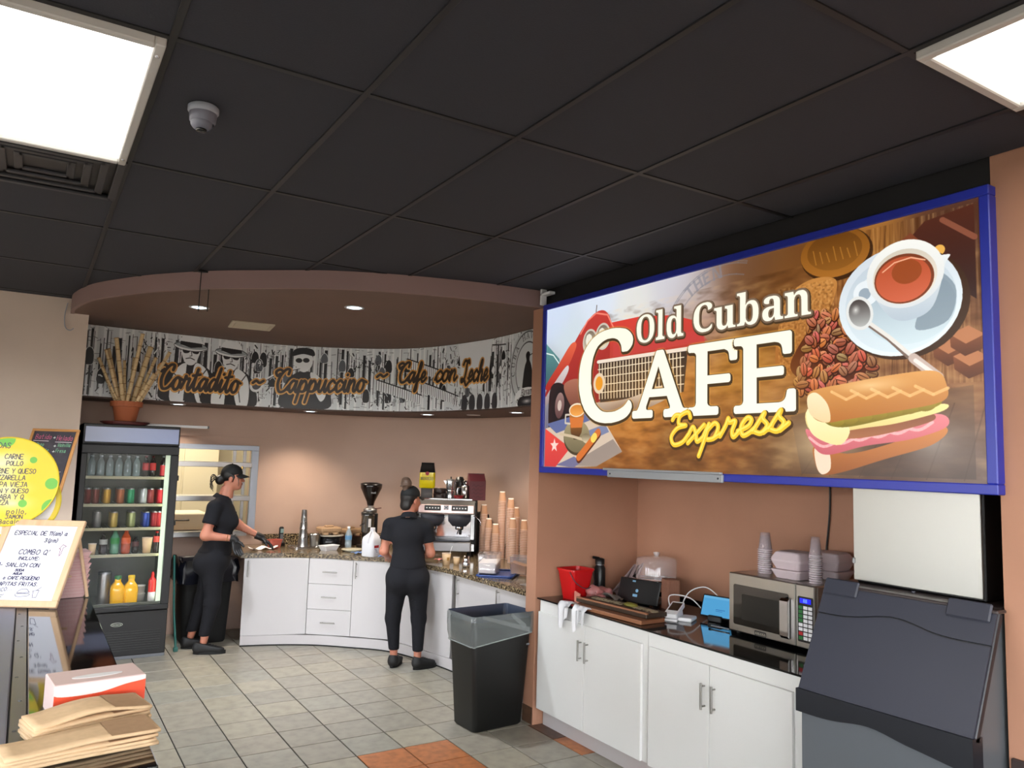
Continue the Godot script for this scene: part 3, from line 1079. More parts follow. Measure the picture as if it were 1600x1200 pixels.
func paint_sign() -> Image:
	var p := Pic.new(1530, 600, Color.BLACK)
	var Z := Vector2(1530, 600)
	p.wash([[0.03, 0.05, C8(205, 218, 240)], [0.1, 0.25, C8(205, 218, 225)], [0.2, 0.03, C8(215, 225, 240)], [0.32, 0.1, C8(225, 225, 220)], [0.42, 0.05, C8(205, 205, 215)], [0.5, 0.12, C8(190, 185, 190)], [0.5, 0.3, C8(180, 135, 110)],
		[0.58, 0.06, C8(125, 85, 60)], [0.62, 0.12, C8(90, 58, 32)], [0.68, 0.2, C8(125, 78, 35)], [0.75, 0.1, C8(100, 60, 25)], [0.85, 0.08, C8(165, 110, 50)], [0.95, 0.06, C8(75, 45, 35)], [0.98, 0.3, C8(85, 55, 40)], [0.97, 0.5, C8(150, 100, 65)],
		[0.45, 0.5, C8(175, 110, 45)], [0.6, 0.5, C8(165, 110, 40)], [0.32, 0.7, C8(190, 125, 55)], [0.3, 0.85, C8(185, 115, 50)], [0.3, 0.97, C8(110, 65, 30)], [0.45, 0.95, C8(110, 68, 30)], [0.58, 0.85, C8(160, 100, 45)], [0.62, 0.97, C8(95, 62, 35)], [0.72, 0.8, C8(120, 85, 50)], [0.7, 0.95, C8(85, 58, 38)],
		[0.85, 0.95, C8(80, 55, 42)], [0.95, 0.8, C8(120, 90, 70)], [0.98, 0.97, C8(90, 70, 62)], [0.66, 0.68, C8(165, 110, 60)], [0.78, 0.3, C8(150, 92, 45)], [0.97, 0.66, C8(140, 90, 55)], [0.03, 0.5, C8(150, 150, 150)], [0.03, 0.75, C8(110, 105, 125)]])
	p.grain(3, 0.05, 6, 2, C8(60, 30, 8, 110), C8(255, 210, 140, 60), Rect2(330, 60, 1200, 540))
	# planks at the right
	for k in 9:
		var x := 0.80 + 0.024 * k
		p.line([Vector2(x + 0.02, 0.02) * Z, Vector2(x, 0.62) * Z], 1.6, C8(60, 32, 14, 120))
	p.grain(4, 0.09, 1, 24, C8(70, 35, 10, 130), C8(255, 205, 130, 70), Rect2(1150, 10, 380, 380))
	p.poly(pts(".70,.74 .80,.70 .985,.66 .985,.985 .72,.985", Z), C8(105, 78, 58, 120), C8(62, 44, 36, 180))
	for k in 6:
		p.line([Vector2(0.72 + k * 0.05, 0.99) * Z, Vector2(0.80 + k * 0.04, 0.72) * Z], 3, C8(60, 38, 26, 90))
	# faint round stamp by the sky
	for k in 3:
		var arc := []
		for m in 15:
			var a := deg_to_rad(190 + m * 7)
			arc.append(Vector2(0.56, 0.42) * Z + Vector2(cos(a), sin(a)) * (255 - 38 * (k if k < 2 else 0) - (6 if k == 2 else 0)))
		p.line(arc, 4, C8(120, 120, 130, 110))
	var st := ["T", "H", "E", "N"]
	for k in 4:
		var a := deg_to_rad(234 + k * 9)
		p.type(flat_text(st[k]), Vector2(0.56, 0.42) * Z + Vector2(cos(a), sin(a)) * 210 - Vector2(8, 0), 0.85, 0.85, C8(130, 130, 140, 150), null, a + PI / 2)
	# old turquoise car behind
	p.poly(pts("0,.22 .02,.26 .055,.33 .06,.42 0,.5", Z), C8(95, 150, 150), C8(60, 90, 95))
	p.line(pts("0,.28 .03,.30 .055,.36", Z), 5, C8(220, 235, 230))
	# red car: roofless front three-quarter view
	p.poly(closed(pts("0,.55 .06,.40 .10,.28 .15,.15 .19,.09 .225,.10 .245,.2 .25,.5 .2,.62 .08,.62", Z)), C8(196, 62, 54), C8(140, 40, 38))
	p.poly(closed(pts("0,.5 .05,.37 .10,.25 .12,.27 .08,.42 .04,.52", Z)), C8(225, 100, 70), C8(160, 40, 36))
	p.poly(closed(pts("0,.57 .04,.47 .085,.38 .09,.42 .05,.53 .0,.62", Z)), C8(215, 205, 205), C8(150, 130, 130))
	p.poly(pts(".24,.17 .34,.17 .43,.20 .50,.26 .52,.42 .24,.42", Z), C8(214, 66, 56), C8(176, 62, 52))
	p.poly(pts(".25,.29 .50,.30 .52,.36 .25,.37", Z), C8(200, 70, 70, 140))
	p.line(pts(".135,.2 .16,.13 .19,.095 .23,.12 .25,.2", Z), 6, C8(240, 130, 110))
	p.line(pts(".19,.09 .192,.05", Z), 4, C8(90, 70, 60))
	for q in [Vector2(0.17, 0.26), Vector2(0.215, 0.24)]:
		p.oval(q * Z, Vector2(40, 47), 0, C8(205, 195, 180))
		p.oval(q * Z, Vector2(33, 40), 0, C8(120, 105, 90), C8(225, 215, 190))
		p.oval(q * Z + Vector2(-6, -8), Vector2(18, 22), 0, C8(240, 236, 220))
		for m in 5:
			p.line([q * Z + Vector2(-20 + 10 * m, -30), q * Z + Vector2(-20 + 10 * m, 28)], 1, C8(150, 140, 125))
	# grille and bumper
	p.poly(pts(".20,.385 .47,.385 .46,.60 .21,.62", Z), C8(60, 48, 42))
	p.line(pts(".20,.385 .47,.385", Z), 12, C8(235, 220, 205))
	for k in 26:
		var x := 0.205 + 0.0098 * k
		p.line([Vector2(x, 0.40) * Z, Vector2(x + 0.002, 0.60) * Z], 4.5, C8(225, 205, 175))
	for k in 4:
		p.line([Vector2(0.2, 0.43 + 0.045 * k) * Z, Vector2(0.46, 0.425 + 0.045 * k) * Z], 3, C8(240, 225, 200))
	p.oval(Vector2(0.205, 0.51) * Z, Vector2(30, 36), 0, C8(225, 205, 180))
	p.oval(Vector2(0.205, 0.51) * Z, Vector2(19, 24), 0, C8(230, 150, 40))
	p.poly(closed(pts(".11,.60 .2,.62 .30,.61 .42,.55 .44,.60 .34,.68 .2,.72 .12,.70", Z)), C8(235, 222, 210), C8(120, 95, 80))
	p.soft(Vector2(0.3, 0.66) * Z, Vector2(130, 40), C8(120, 80, 55, 160))
	# wheel
	p.poly(closed(pts(".02,.52 .06,.48 .10,.56 .11,.72 .06,.78 .02,.78", Z)), C8(45, 32, 34))
	p.oval(Vector2(0.057, 0.62) * Z, Vector2(44, 70), 0.1, C8(38, 30, 32))
	p.oval(Vector2(0.06, 0.62) * Z, Vector2(28, 48), 0.1, C8(150, 120, 115), C8(90, 60, 60))
	p.oval(Vector2(0.06, 0.62) * Z, Vector2(12, 20), 0.1, C8(200, 180, 170))
	p.poly(closed(pts(".075,.5 .13,.47 .17,.56 .16,.66 .11,.64", Z)), C8(170, 110, 90), C8(110, 62, 50))
	# flag with star, saucer, glass and cigar
	var fl := pts(".005,.76 .20,.655 .285,.90 .20,.985 .06,.995 .005,.99", Z)
	p.poly(fl, C8(205, 185, 165))
	p.poly(pts(".01,.73 .198,.655 .212,.70 .05,.79", Z), C8(95, 105, 150))
	p.poly(pts(".10,.82 .228,.745 .242,.79 .16,.85", Z), C8(120, 128, 160))
	p.poly(pts(".10,.985 .255,.83 .285,.90 .20,.985", Z), C8(150, 135, 125))
	p.poly(pts(".05,.985 .12,.93 .15,.96 .12,.995", Z), C8(110, 108, 140))
	p.poly(pts(".005,.76 .105,.88 .05,.995 .005,.995", Z), C8(225, 75, 65), C8(200, 60, 60))
	var sr := []
	for k in 10:
		var rr := 27.0 if k % 2 == 0 else 11.0
		sr.append(Vector2(0.043, 0.865) * Z + Vector2(sin(TAU * k / 10), -cos(TAU * k / 10)) * rr)
	p.poly(sr, C8(245, 205, 195))
	p.oval(Vector2(0.128, 0.82) * Z, Vector2(75, 62), 0.15, C8(70, 58, 40))
	p.oval(Vector2(0.128, 0.81) * Z, Vector2(74, 58), 0.15, C8(165, 150, 115), C8(110, 100, 75))
	p.poly(pts(".098,.655 .156,.65 .146,.79 .132,.83 .118,.83 .106,.79", Z), C8(215, 130, 55), C8(70, 48, 32))
	p.poly(pts(".10,.70 .154,.70 .147,.76 .106,.76", Z), C8(205, 115, 55))
	p.oval(Vector2(0.127, 0.655) * Z, Vector2(45, 25), 0, C8(230, 215, 190))
	p.oval(Vector2(0.127, 0.657) * Z, Vector2(39, 20), 0, C8(205, 125, 50), C8(235, 165, 85))
	p.line(pts(".10,.68 .085,.68 .084,.73 .102,.735", Z), 7, C8(200, 190, 175))
	p.line(pts(".065,.795 .11,.81 .15,.83", Z), 10, C8(200, 180, 150))
	p.oval(Vector2(0.165, 0.825) * Z, Vector2(28, 17), 0.2, C8(120, 105, 80), C8(215, 200, 170))
	p.line(pts(".138,.945 .15,.92 .205,.80", Z), 30, C8(90, 45, 25))
	p.line(pts(".137,.935 .15,.91 .205,.79", Z), 26, C8(205, 110, 50))
	p.line(pts(".188,.828 .193,.815", Z), 27, C8(235, 205, 95))
	# brass coin
	p.oval(Vector2(0.785, 0.085) * Z, Vector2(96, 66), 0.1, C8(60, 34, 12))
	p.oval(Vector2(0.782, 0.075) * Z, Vector2(93, 62), 0.1, C8(120, 72, 20), C8(165, 105, 38))
	p.oval(Vector2(0.782, 0.068) * Z, Vector2(74, 48), 0.1, C8(95, 55, 14), C8(140, 88, 30))
	for k in 7:
		p.line([Vector2(0.745 + 0.012 * k, 0.05 + 0.01 * (k % 3)) * Z, Vector2(0.75 + 0.012 * k, 0.11) * Z], 3, C8(185, 125, 50, 150))
	# sacking and beans
	p.poly(closed(pts(".69,.25 .735,.17 .785,.19 .775,.30 .745,.38 .70,.56 .67,.5", Z)), C8(190, 130, 65), C8(150, 90, 40))
	p.grain(8, 0.4, 4, 4, C8(90, 50, 15, 160), C8(250, 200, 130, 110), Rect2(1035, 110, 160, 230))
	var rng := RandomNumberGenerator.new()
	rng.seed = 12
	p.poly(closed(pts(".70,.52 .73,.40 .765,.31 .80,.42 .825,.50 .85,.58 .82,.63 .77,.64 .72,.59", Z)), C8(80, 34, 14))
	for k in 190:
		var q := Vector2(rng.randf_range(0.695, 0.85), rng.randf_range(0.31, 0.64))
		var lim := 0.765 + 0.1 * (q.y - 0.36)
		if absf(q.x - lim) > 0.012 + 0.20 * (q.y - 0.28):
			continue
		var a := rng.randf() * PI
		var b := Vector2(rng.randf_range(13, 18), rng.randf_range(8, 11))
		var c := C8(196 + rng.randi_range(-45, 30), 98 + rng.randi_range(-24, 24), 54 + rng.randi_range(-14, 16))
		p.oval(q * Z + Vector2(1, 2), b + Vector2(2, 2), a, C8(60, 22, 8))
		p.oval(q * Z, b, a, c.lightened(0.22), c.darkened(0.25))
		p.line([q * Z - Vector2(b.x * 0.8, 0).rotated(a), q * Z + Vector2(b.x * 0.8, 0).rotated(a)], 2, C8(70, 26, 10))
	# leather case top right
	p.poly(pts(".90,.10 .925,.04 .992,.02 .992,.36 .955,.28", Z), C8(78, 38, 26), C8(48, 24, 22))
	p.poly(pts(".885,.10 .905,.07 .95,.2 .94,.26", Z), C8(120, 62, 38))
	p.line(pts(".95,.05 .992,.14", Z), 12, C8(130, 75, 55))
	p.oval(Vector2(0.945, 0.16) * Z, Vector2(12, 12), 0, C8(225, 170, 80))
	# brown sugar cubes
	for q in [Vector2(0.955, 0.53), Vector2(0.982, 0.58), Vector2(0.978, 0.50)]:
		p.poly(pts("-34,-16 4,-30 36,-8 30,22 -4,34 -32,12", Vector2.ONE, q * Z), C8(150, 90, 58), C8(85, 45, 28))
		p.poly(pts("-34,-16 4,-30 36,-8 -2,8", Vector2.ONE, q * Z), C8(180, 118, 80))
	# saucer, cup, spoon
	p.oval(Vector2(0.888, 0.335) * Z, Vector2(148, 127), 0.12, C8(60, 36, 20))
	p.oval(Vector2(0.882, 0.322) * Z, Vector2(142, 126), 0.12, C8(205, 214, 222), C8(225, 236, 240))
	p.oval(Vector2(0.884, 0.33) * Z, Vector2(128, 112), 0.12, C8(190, 202, 212), C8(214, 228, 234))
	p.oval(Vector2(0.898, 0.35) * Z, Vector2(104, 84), 0.12, C8(160, 176, 188), C8(205, 222, 228))
	p.poly(closed(pts(".93,.22 .965,.30 .955,.42 .91,.44 .92,.34", Z)), C8(122, 138, 150, 200))
	p.poly(closed(pts(".835,.215 .85,.30 .875,.385 .905,.40 .935,.36 .952,.22 .95,.18", Z)), C8(228, 232, 232), C8(178, 192, 204))
	p.oval(Vector2(0.835, 0.27) * Z, Vector2(32, 30), 0.4, C8(225, 232, 236))
	p.oval(Vector2(0.833, 0.272) * Z, Vector2(15, 14), 0.4, C8(150, 165, 178))
	p.oval(Vector2(0.894, 0.222) * Z, Vector2(88, 78), 0.14, C8(238, 238, 232), C8(214, 218, 220))
	p.oval(Vector2(0.894, 0.232) * Z, Vector2(73, 63), 0.14, C8(205, 196, 180), C8(236, 226, 212))
	p.oval(Vector2(0.893, 0.24) * Z, Vector2(68, 57), 0.14, C8(120, 58, 34))
	p.oval(Vector2(0.892, 0.242) * Z, Vector2(63, 52), 0.14, C8(178, 78, 46), C8(205, 100, 70))
	p.oval(Vector2(0.898, 0.215) * Z, Vector2(34, 28), 0.14, C8(150, 70, 32))
	p.line(pts(".862,.20 .88,.172 .905,.165 .925,.185", Z), 3, C8(240, 175, 140))
	p.line(pts(".835,.385 .87,.46 .90,.54 .94,.635", Z), 13, C8(120, 100, 90))
	p.line(pts(".835,.38 .87,.455 .90,.53", Z), 9, C8(225, 222, 216))
	p.line(pts(".905,.545 .94,.625", Z), 22, C8(196, 176, 166))
	p.line(pts(".908,.555 .936,.615", Z), 9, C8(236, 226, 220))
	p.oval(Vector2(0.824, 0.345) * Z, Vector2(33, 42), -0.35, C8(222, 224, 222))
	p.oval(Vector2(0.824, 0.345) * Z, Vector2(26, 34), -0.35, C8(70, 62, 60), C8(180, 182, 180))
	p.soft(Vector2(0.818, 0.33) * Z, Vector2(14, 16), C8(250, 250, 245, 200))
	p.soft(Vector2(0.75, 0.86) * Z, Vector2(190, 110), C8(250, 220, 170, 150))
	p.soft(Vector2(0.93, 0.86) * Z, Vector2(120, 90), C8(190, 190, 190, 120))
	# sandwich: lower bread, ham, cheese, pickles, upper bread
	p.poly(closed(pts(".745,.87 .80,.90 .87,.86 .935,.80 .95,.82 .925,.87 .86,.92 .79,.975 .757,.985 .745,.94", Z)), C8(205, 130, 68), C8(140, 78, 34))
	p.poly(closed(pts(".745,.875 .768,.885 .772,.96 .757,.985 .747,.95", Z)), C8(230, 205, 180))
	p.poly(closed(pts(".728,.80 .76,.82 .84,.80 .935,.755 .95,.80 .90,.845 .83,.87 .77,.905 .745,.88", Z)), C8(225, 130, 135), C8(190, 90, 100))
	for k in 6:
		p.line(spline([Vector2(0.735 + k * 0.03, 0.835 - k * 0.008) * Z, Vector2(0.76 + k * 0.03, 0.872 - k * 0.012) * Z, Vector2(0.79 + k * 0.028, 0.845 - k * 0.012) * Z], 5), 7, C8(245, 175, 175, 220))
	p.poly(closed(pts(".775,.80 .85,.785 .92,.75 .93,.78 .86,.825 .80,.84", Z)), C8(130, 75, 48), C8(165, 105, 70))
	p.poly(closed(pts(".73,.725 .765,.74 .84,.76 .94,.72 .945,.745 .88,.785 .83,.80 .775,.815 .735,.80", Z)), C8(238, 222, 150), C8(222, 200, 130))
	p.poly(closed(pts(".732,.715 .77,.745 .805,.80 .79,.865 .755,.845 .735,.80", Z), 4), C8(246, 236, 190), C8(232, 214, 150))
	p.poly(closed(pts(".765,.755 .82,.745 .93,.70 .935,.73 .86,.77 .80,.795 .77,.785", Z)), C8(150, 130, 35), C8(120, 105, 30))
	for k in 7:
		p.oval(Vector2(0.785 + k * 0.023, 0.772 - k * 0.008) * Z, Vector2(20, 12), -0.2, C8(172, 152, 48), C8(132, 112, 32))
	p.poly(closed(pts(".732,.66 .75,.635 .80,.62 .88,.60 .935,.60 .95,.65 .945,.71 .88,.74 .80,.765 .765,.775 .74,.745", Z)), C8(218, 158, 92), C8(172, 104, 44))
	for k in 5:
		p.line(pts("%f,.65 %f,.685 %f,.665" % [0.775 + 0.033 * k, 0.80 + 0.033 * k, 0.82 + 0.033 * k], Z), 7, C8(236, 186, 122, 200))
	p.soft(Vector2(0.84, 0.635) * Z, Vector2(120, 26), C8(250, 215, 160, 170))
	p.poly(closed(pts(".732,.665 .748,.65 .768,.70 .772,.77 .752,.765 .735,.73", Z)), C8(246, 226, 190), C8(230, 200, 150))
	# lettering
	var shade := C8(70, 52, 32)
	var grey := C8(120, 100, 82)
	var lit := C8(250, 248, 226)
	for k in 6:
		p.soft(Vector2(0.25 + 0.09 * k, 0.55) * Z, Vector2(130, 150), C8(235, 160, 60, 60))
	var oc := flat_text("Old", true, true)
	var oc2 := flat_text("Cuban", true, true)
	var mt := func(tm: TextMesh, s: String, w: float) -> float: return w / tm.get_aabb().size.x
	for it in [[oc, Vector2(0.325, 0.318), 0.133, 1.95], [oc2, Vector2(0.484, 0.318), 0.256, 1.9]]:
		var kx: float = it[2] * 1530 / it[0].get_aabb().size.x
		p.outline(it[0], it[1] * Z + Vector2(2, 3), kx, it[3], 8, shade)
		p.outline(it[0], it[1] * Z, kx, it[3], 5.5, grey)
		p.type(it[0], it[1] * Z, kx, it[3], lit)
	for it in [["C", 0.136, 0.732, 0.175, 6.62], ["A", 0.318, 0.713, 0.152, 4.35], ["F", 0.474, 0.713, 0.112, 4.35], ["E", 0.585, 0.713, 0.122, 4.35]]:
		var tm := flat_text(it[0], false, true)
		var kx2: float = it[3] * 1530 / tm.get_aabb().size.x
		var o := Vector2(it[1], it[2]) * Z
		var ky: float = it[4]
		p.outline(tm, o + Vector2(2, 3), kx2, ky, 15, C8(225, 165, 70, 50))
		p.outline(tm, o + Vector2(2, 4), kx2, ky, 11, shade)
		p.outline(tm, o, kx2, ky, 5.5, lit)
		p.type(tm, o, kx2, ky, lit)
	var L := script_len("Express")
	var sz := Vector2(0.272 * 1530 / L, 46)
	for it in [[24.0, C8(70, 46, 24), Vector2(2, 4)], [15.0, C8(244, 192, 48), Vector2.ZERO], [5.0, C8(252, 222, 100), Vector2(-1, -2)]]:
		script(p, "Express", Vector2(0.418, 0.868) * Z, sz, it[0], it[1], -0.098, 0.22, it[2])
	return p.done()

func paint_mural() -> Image:
	var p := Pic.new(2040, 240, C8(222, 227, 229))
	var Z := Vector2(2040, 240)
	var rng := RandomNumberGenerator.new()
	rng.seed = 5
	var ink := C8(26, 26, 30)
	var wht := C8(243, 246, 247)
	# columns and shutters
	for k in 78:
		var x := k * 27.0 + rng.randf_range(-10, 10)
		if x > 1290 and x < 1500:
			continue
		var w := rng.randf_range(3, 12)
		var y0 := rng.randf_range(0, 70)
		var y1 := rng.randf_range(120, 240)
		p.poly([Vector2(x, y0), Vector2(x + w, y0), Vector2(x + w, y1), Vector2(x, y1)], ink)
		p.poly([Vector2(x + w + 4, 0), Vector2(x + w + 12, 0), Vector2(x + w + 12, 240), Vector2(x + w + 4, 240)], wht)
		for m in 4:
			var xx := x + rng.randf_range(-20, 30)
			p.line([Vector2(xx, rng.randf_range(0, 90)), Vector2(xx + rng.randf_range(-3, 3), rng.randf_range(110, 240))], rng.randf_range(0.8, 2.4), C8(40, 40, 46))
	for k in 620:
		var q := Vector2(rng.randf() * 2040, rng.randf() * 240)
		p.line([q, q + Vector2(rng.randf_range(-24, 24), rng.randf_range(-5, 5))], rng.randf_range(0.7, 1.8), C8(50, 50, 58, 200))
	for k in 34:
		var x := rng.randf() * 1700
		var y := rng.randf_range(20, 170)
		var h := rng.randf_range(30, 60)
		var a := closed([Vector2(x, y + h), Vector2(x, y + 14), Vector2(x + 12, y), Vector2(x + 24, y + 14), Vector2(x + 24, y + h)], 3)
		p.poly(a, ink if k % 3 else C8(95, 98, 104))
		p.line(a, 2, wht)
	for c in [[60, 190], [200, 60], [250, 190], [560, 60], [620, 190], [860, 170], [960, 60], [1060, 190], [1330, 60], [1660, 90]]:
		for k in 46:
			var q := Vector2(c[0] + rng.randfn() * 36.0, c[1] + rng.randfn() * 26.0)
			p.line([q, q + Vector2(rng.randf_range(-9, 9), rng.randf_range(-16, 16))], rng.randf_range(1.0, 4.5), ink if k % 4 else wht)
	# rails of balconies on the right half
	for k in 3:
		var x0: float = [1000.0, 1120.0, 1190.0][k]
		var y0: float = [120.0, 40.0, 130.0][k]
		p.poly([Vector2(x0, y0), Vector2(x0 + 190, y0 + 60), Vector2(x0 + 190, y0 + 95), Vector2(x0, y0 + 40)], wht)
		for m in 20:
			p.line([Vector2(x0 + m * 9.5, y0 + m * 3), Vector2(x0 + m * 9.5, y0 + 38 + m * 2.8)], 2.2, ink)
		p.line([Vector2(x0, y0), Vector2(x0 + 190, y0 + 60)], 4, ink)
	# open sky and street on the right
	p.poly([Vector2(1370, 0), Vector2(1560, 0), Vector2(1545, 120), Vector2(1500, 170), Vector2(1400, 160)], C8(236, 240, 243))
	for k in 60:
		var q := Vector2(rng.randf_range(1340, 1700), rng.randf_range(150, 235))
		p.line([q, q + Vector2(rng.randf_range(-6, 6), rng.randf_range(-40, 10))], rng.randf_range(1, 4), ink)
	for k in 5:
		var x := 1400.0 + k * 42
		p.poly(closed([Vector2(x, 238), Vector2(x, 200), Vector2(x + 14, 186), Vector2(x + 28, 200), Vector2(x + 28, 238)], 3), C8(60, 60, 66))
	# street lamp
	p.line([Vector2(1590, 60), Vector2(1592, 236)], 5, ink)
	p.line(spline([Vector2(1560, 22), Vector2(1600, 26), Vector2(1640, 28)], 5), 4, ink)
	p.line([Vector2(1582, 8), Vector2(1584, 60)], 3, ink)
	for q in [Vector2(1570, 110), Vector2(1612, 112)]:
		p.oval(q, Vector2(11, 15), 0, wht)
		p.line(closed([q + Vector2(-11, 0), q + Vector2(0, -16), q + Vector2(11, 0), q + Vector2(0, 15)], 4), 2, ink)
	# two men in straw hats, then the trumpeter
	for it in [[330.0, 0.0], [468.0, 8.0]]:
		var x: float = it[0]
		var y: float = it[1]
		p.poly(closed(pts("-86,236 -80,150 -52,112 -18,96 20,96 58,112 84,150 88,236", Vector2.ONE, Vector2(x, y))), C8(30, 30, 34))
		p.poly(closed(pts("-58,236 -50,140 -14,100 4,150 -8,236", Vector2.ONE, Vector2(x, y))), wht)
		p.poly(closed(pts("20,98 56,118 70,170 64,236 30,236 12,150", Vector2.ONE, Vector2(x, y))), wht)
		p.poly(pts("-10,104 8,104 2,236 -14,236", Vector2.ONE, Vector2(x, y)), ink)
		p.line(pts("-50,140 -20,170 -30,210", Vector2.ONE, Vector2(x, y)), 3, ink)
		p.line(pts("56,118 30,160 40,220", Vector2.ONE, Vector2(x, y)), 3, ink)
		p.poly(closed(pts("-28,44 28,44 26,78 12,104 -10,104 -26,78", Vector2.ONE, Vector2(x, y))), wht)
		p.poly(closed(pts("-26,50 -4,50 -6,62 -22,64", Vector2.ONE, Vector2(x, y)), 3), ink)
		p.poly(closed(pts("4,50 27,50 24,64 8,62", Vector2.ONE, Vector2(x, y)), 3), ink)
		p.line(pts("-14,84 0,80 14,86", Vector2.ONE, Vector2(x, y)), 3, ink)
		p.line(pts("2,56 5,72 -2,74", Vector2.ONE, Vector2(x, y)), 2, ink)
		p.oval(Vector2(x, y + 40), Vector2(56, 15), 0.06, wht)
		p.oval(Vector2(x, y + 36), Vector2(55, 12), 0.06, C8(160, 168, 172))
		p.poly(closed(pts("-34,34 -30,4 -8,-4 14,-2 32,8 36,36 0,42", Vector2.ONE, Vector2(x, y))), wht)
		p.poly(pts("-35,22 36,26 37,38 0,44 -36,34", Vector2.ONE, Vector2(x, y)), ink)
		p.line(closed(pts("-56,38 -34,26 0,30 36,28 56,42 30,54 0,56 -36,52", Vector2.ONE, Vector2(x, y)), 4), 2, ink)
	var tx := 722.0
	p.poly(closed(pts("-70,236 -60,150 -30,110 10,96 60,112 96,160 100,236", Vector2.ONE, Vector2(tx, 0))), C8(36, 36, 40))
	p.poly(closed(pts("30,100 66,120 90,180 70,210 40,150", Vector2.ONE, Vector2(tx, 0))), wht)
	p.poly(closed(pts("-26,36 30,34 34,72 14,98 -8,96 -28,70", Vector2.ONE, Vector2(tx, 0))), wht)
	p.poly(closed(pts("-40,40 -30,14 0,6 34,12 40,36 0,30", Vector2.ONE, Vector2(tx, 0))), ink)
	p.oval(Vector2(tx - 14, 56), Vector2(12, 9), 0, ink)
	p.oval(Vector2(tx + 12, 54), Vector2(12, 9), 0, ink)
	p.line(pts("-10,84 -80,104 -150,150", Vector2.ONE, Vector2(tx, 0)), 7, wht)
	p.line(pts("-10,88 -80,108 -150,156", Vector2.ONE, Vector2(tx, 0)), 2, ink)
	p.oval(Vector2(tx - 158, 158), Vector2(24, 30), 0.5, wht)
	p.oval(Vector2(tx - 158, 158), Vector2(15, 20), 0.5, C8(80, 82, 88))
	# round badge
	var bc := Vector2(1782, 122)
	p.oval(bc, Vector2(112, 128), 0, C8(200, 206, 208))
	p.oval(bc, Vector2(104, 120), 0, C8(40, 40, 46))
	p.oval(bc, Vector2(101, 116), 0, C8(206, 211, 213))
	p.oval(bc + Vector2(0, 4), Vector2(74, 90), 0, C8(40, 40, 46))
	p.oval(bc + Vector2(0, 4), Vector2(71, 86), 0, C8(214, 219, 220))
	var word := "CUBA HAVANA"
	for k in word.length():
		if word[k] == " ":
			continue
		var a := deg_to_rad(172 + k * 15.5)
		p.type(flat_text(word[k], false, true), bc + Vector2(cos(a) * 80, sin(a) * 95) - Vector2(5, 0).rotated(a + PI / 2), 0.42, 0.42, C8(60, 62, 68), null, a + PI / 2)
	p.poly(closed(pts("-26,70 -24,20 -16,-10 -8,-24 -12,-44 0,-54 12,-46 10,-26 20,-10 28,20 24,70", Vector2.ONE, bc)), ink)
	p.line(pts("10,-40 26,-44", Vector2.ONE, bc), 3, ink)
	for k in 24:
		var q := bc + Vector2(rng.randf_range(-64, 64), rng.randf_range(48, 74))
		p.line([q, q + Vector2(rng.randf_range(-8, 8), rng.randf_range(-16, 6))], 2, ink)
	p.poly(closed(pts("-72,100 -70,78 -40,64 0,60 40,64 70,78 72,100 40,88 0,84 -40,88", Vector2.ONE, bc)), wht)
	script(p, "h", bc + Vector2(2000, 2000), Vector2(10, 10), 1, ink)
	var hv := flat_text("Havana", true, true)
	p.type(hv, bc + Vector2(-38, 86), 76.0 / hv.get_aabb().size.x, 0.44, ink, null, -0.05, 0.3)
	p.poly(closed(pts("-44,92 0,88 44,92 50,118 -50,118", Vector2.ONE, bc)), C8(34, 34, 40))
	p.soft(bc + Vector2(0, 104), Vector2(40, 12), wht)
	# drinks in brush script, gold edged
	for it in [["Cortadito", 0.113, 0.245, 0.83, -0.02], ["~", 0.268, 0.285, 0.68, 0.0], ["Cappuccino", 0.307, 0.468, 0.76, -0.05], ["~", 0.489, 0.507, 0.5, 0.0], ["Cafe", 0.53, 0.59, 0.545, -0.01], ["con", 0.613, 0.668, 0.55, 0.0], ["Leche", 0.682, 0.752, 0.58, 0.02]]:
		var w: float = (it[2] - it[1]) * 2040
		var sz := Vector2(w / script_len(it[0]), 44.0 if it[0] != "~" else 30.0)
		if it[0] in ["Cafe", "con", "Leche"]:
			sz.y = 38.0
		var o := Vector2(it[1], it[3]) * Z
		script(p, it[0], o, sz, 21, C8(214, 150, 70), it[4], 0.2)
		script(p, it[0], o, sz, 15, C8(240, 184, 104), it[4], 0.2, Vector2(-2, 2))
		script(p, it[0], o, sz, 10, C8(58, 44, 36), it[4], 0.2, Vector2(0.5, -0.5))
	return p.done()

func print_mat(key: String, im: Image, rough := 0.4, e := 0.0) -> StandardMaterial3D:
	var t := ImageTexture.create_from_image(im)
	var m := mat(key, Color.WHITE, rough)
	m.albedo_texture = t
	m.texture_repeat = false
	if e > 0.0:
		m.emission_enabled = true
		m.emission = Color.BLACK
		m.emission_texture = t
		m.emission_energy_multiplier = e
	return m

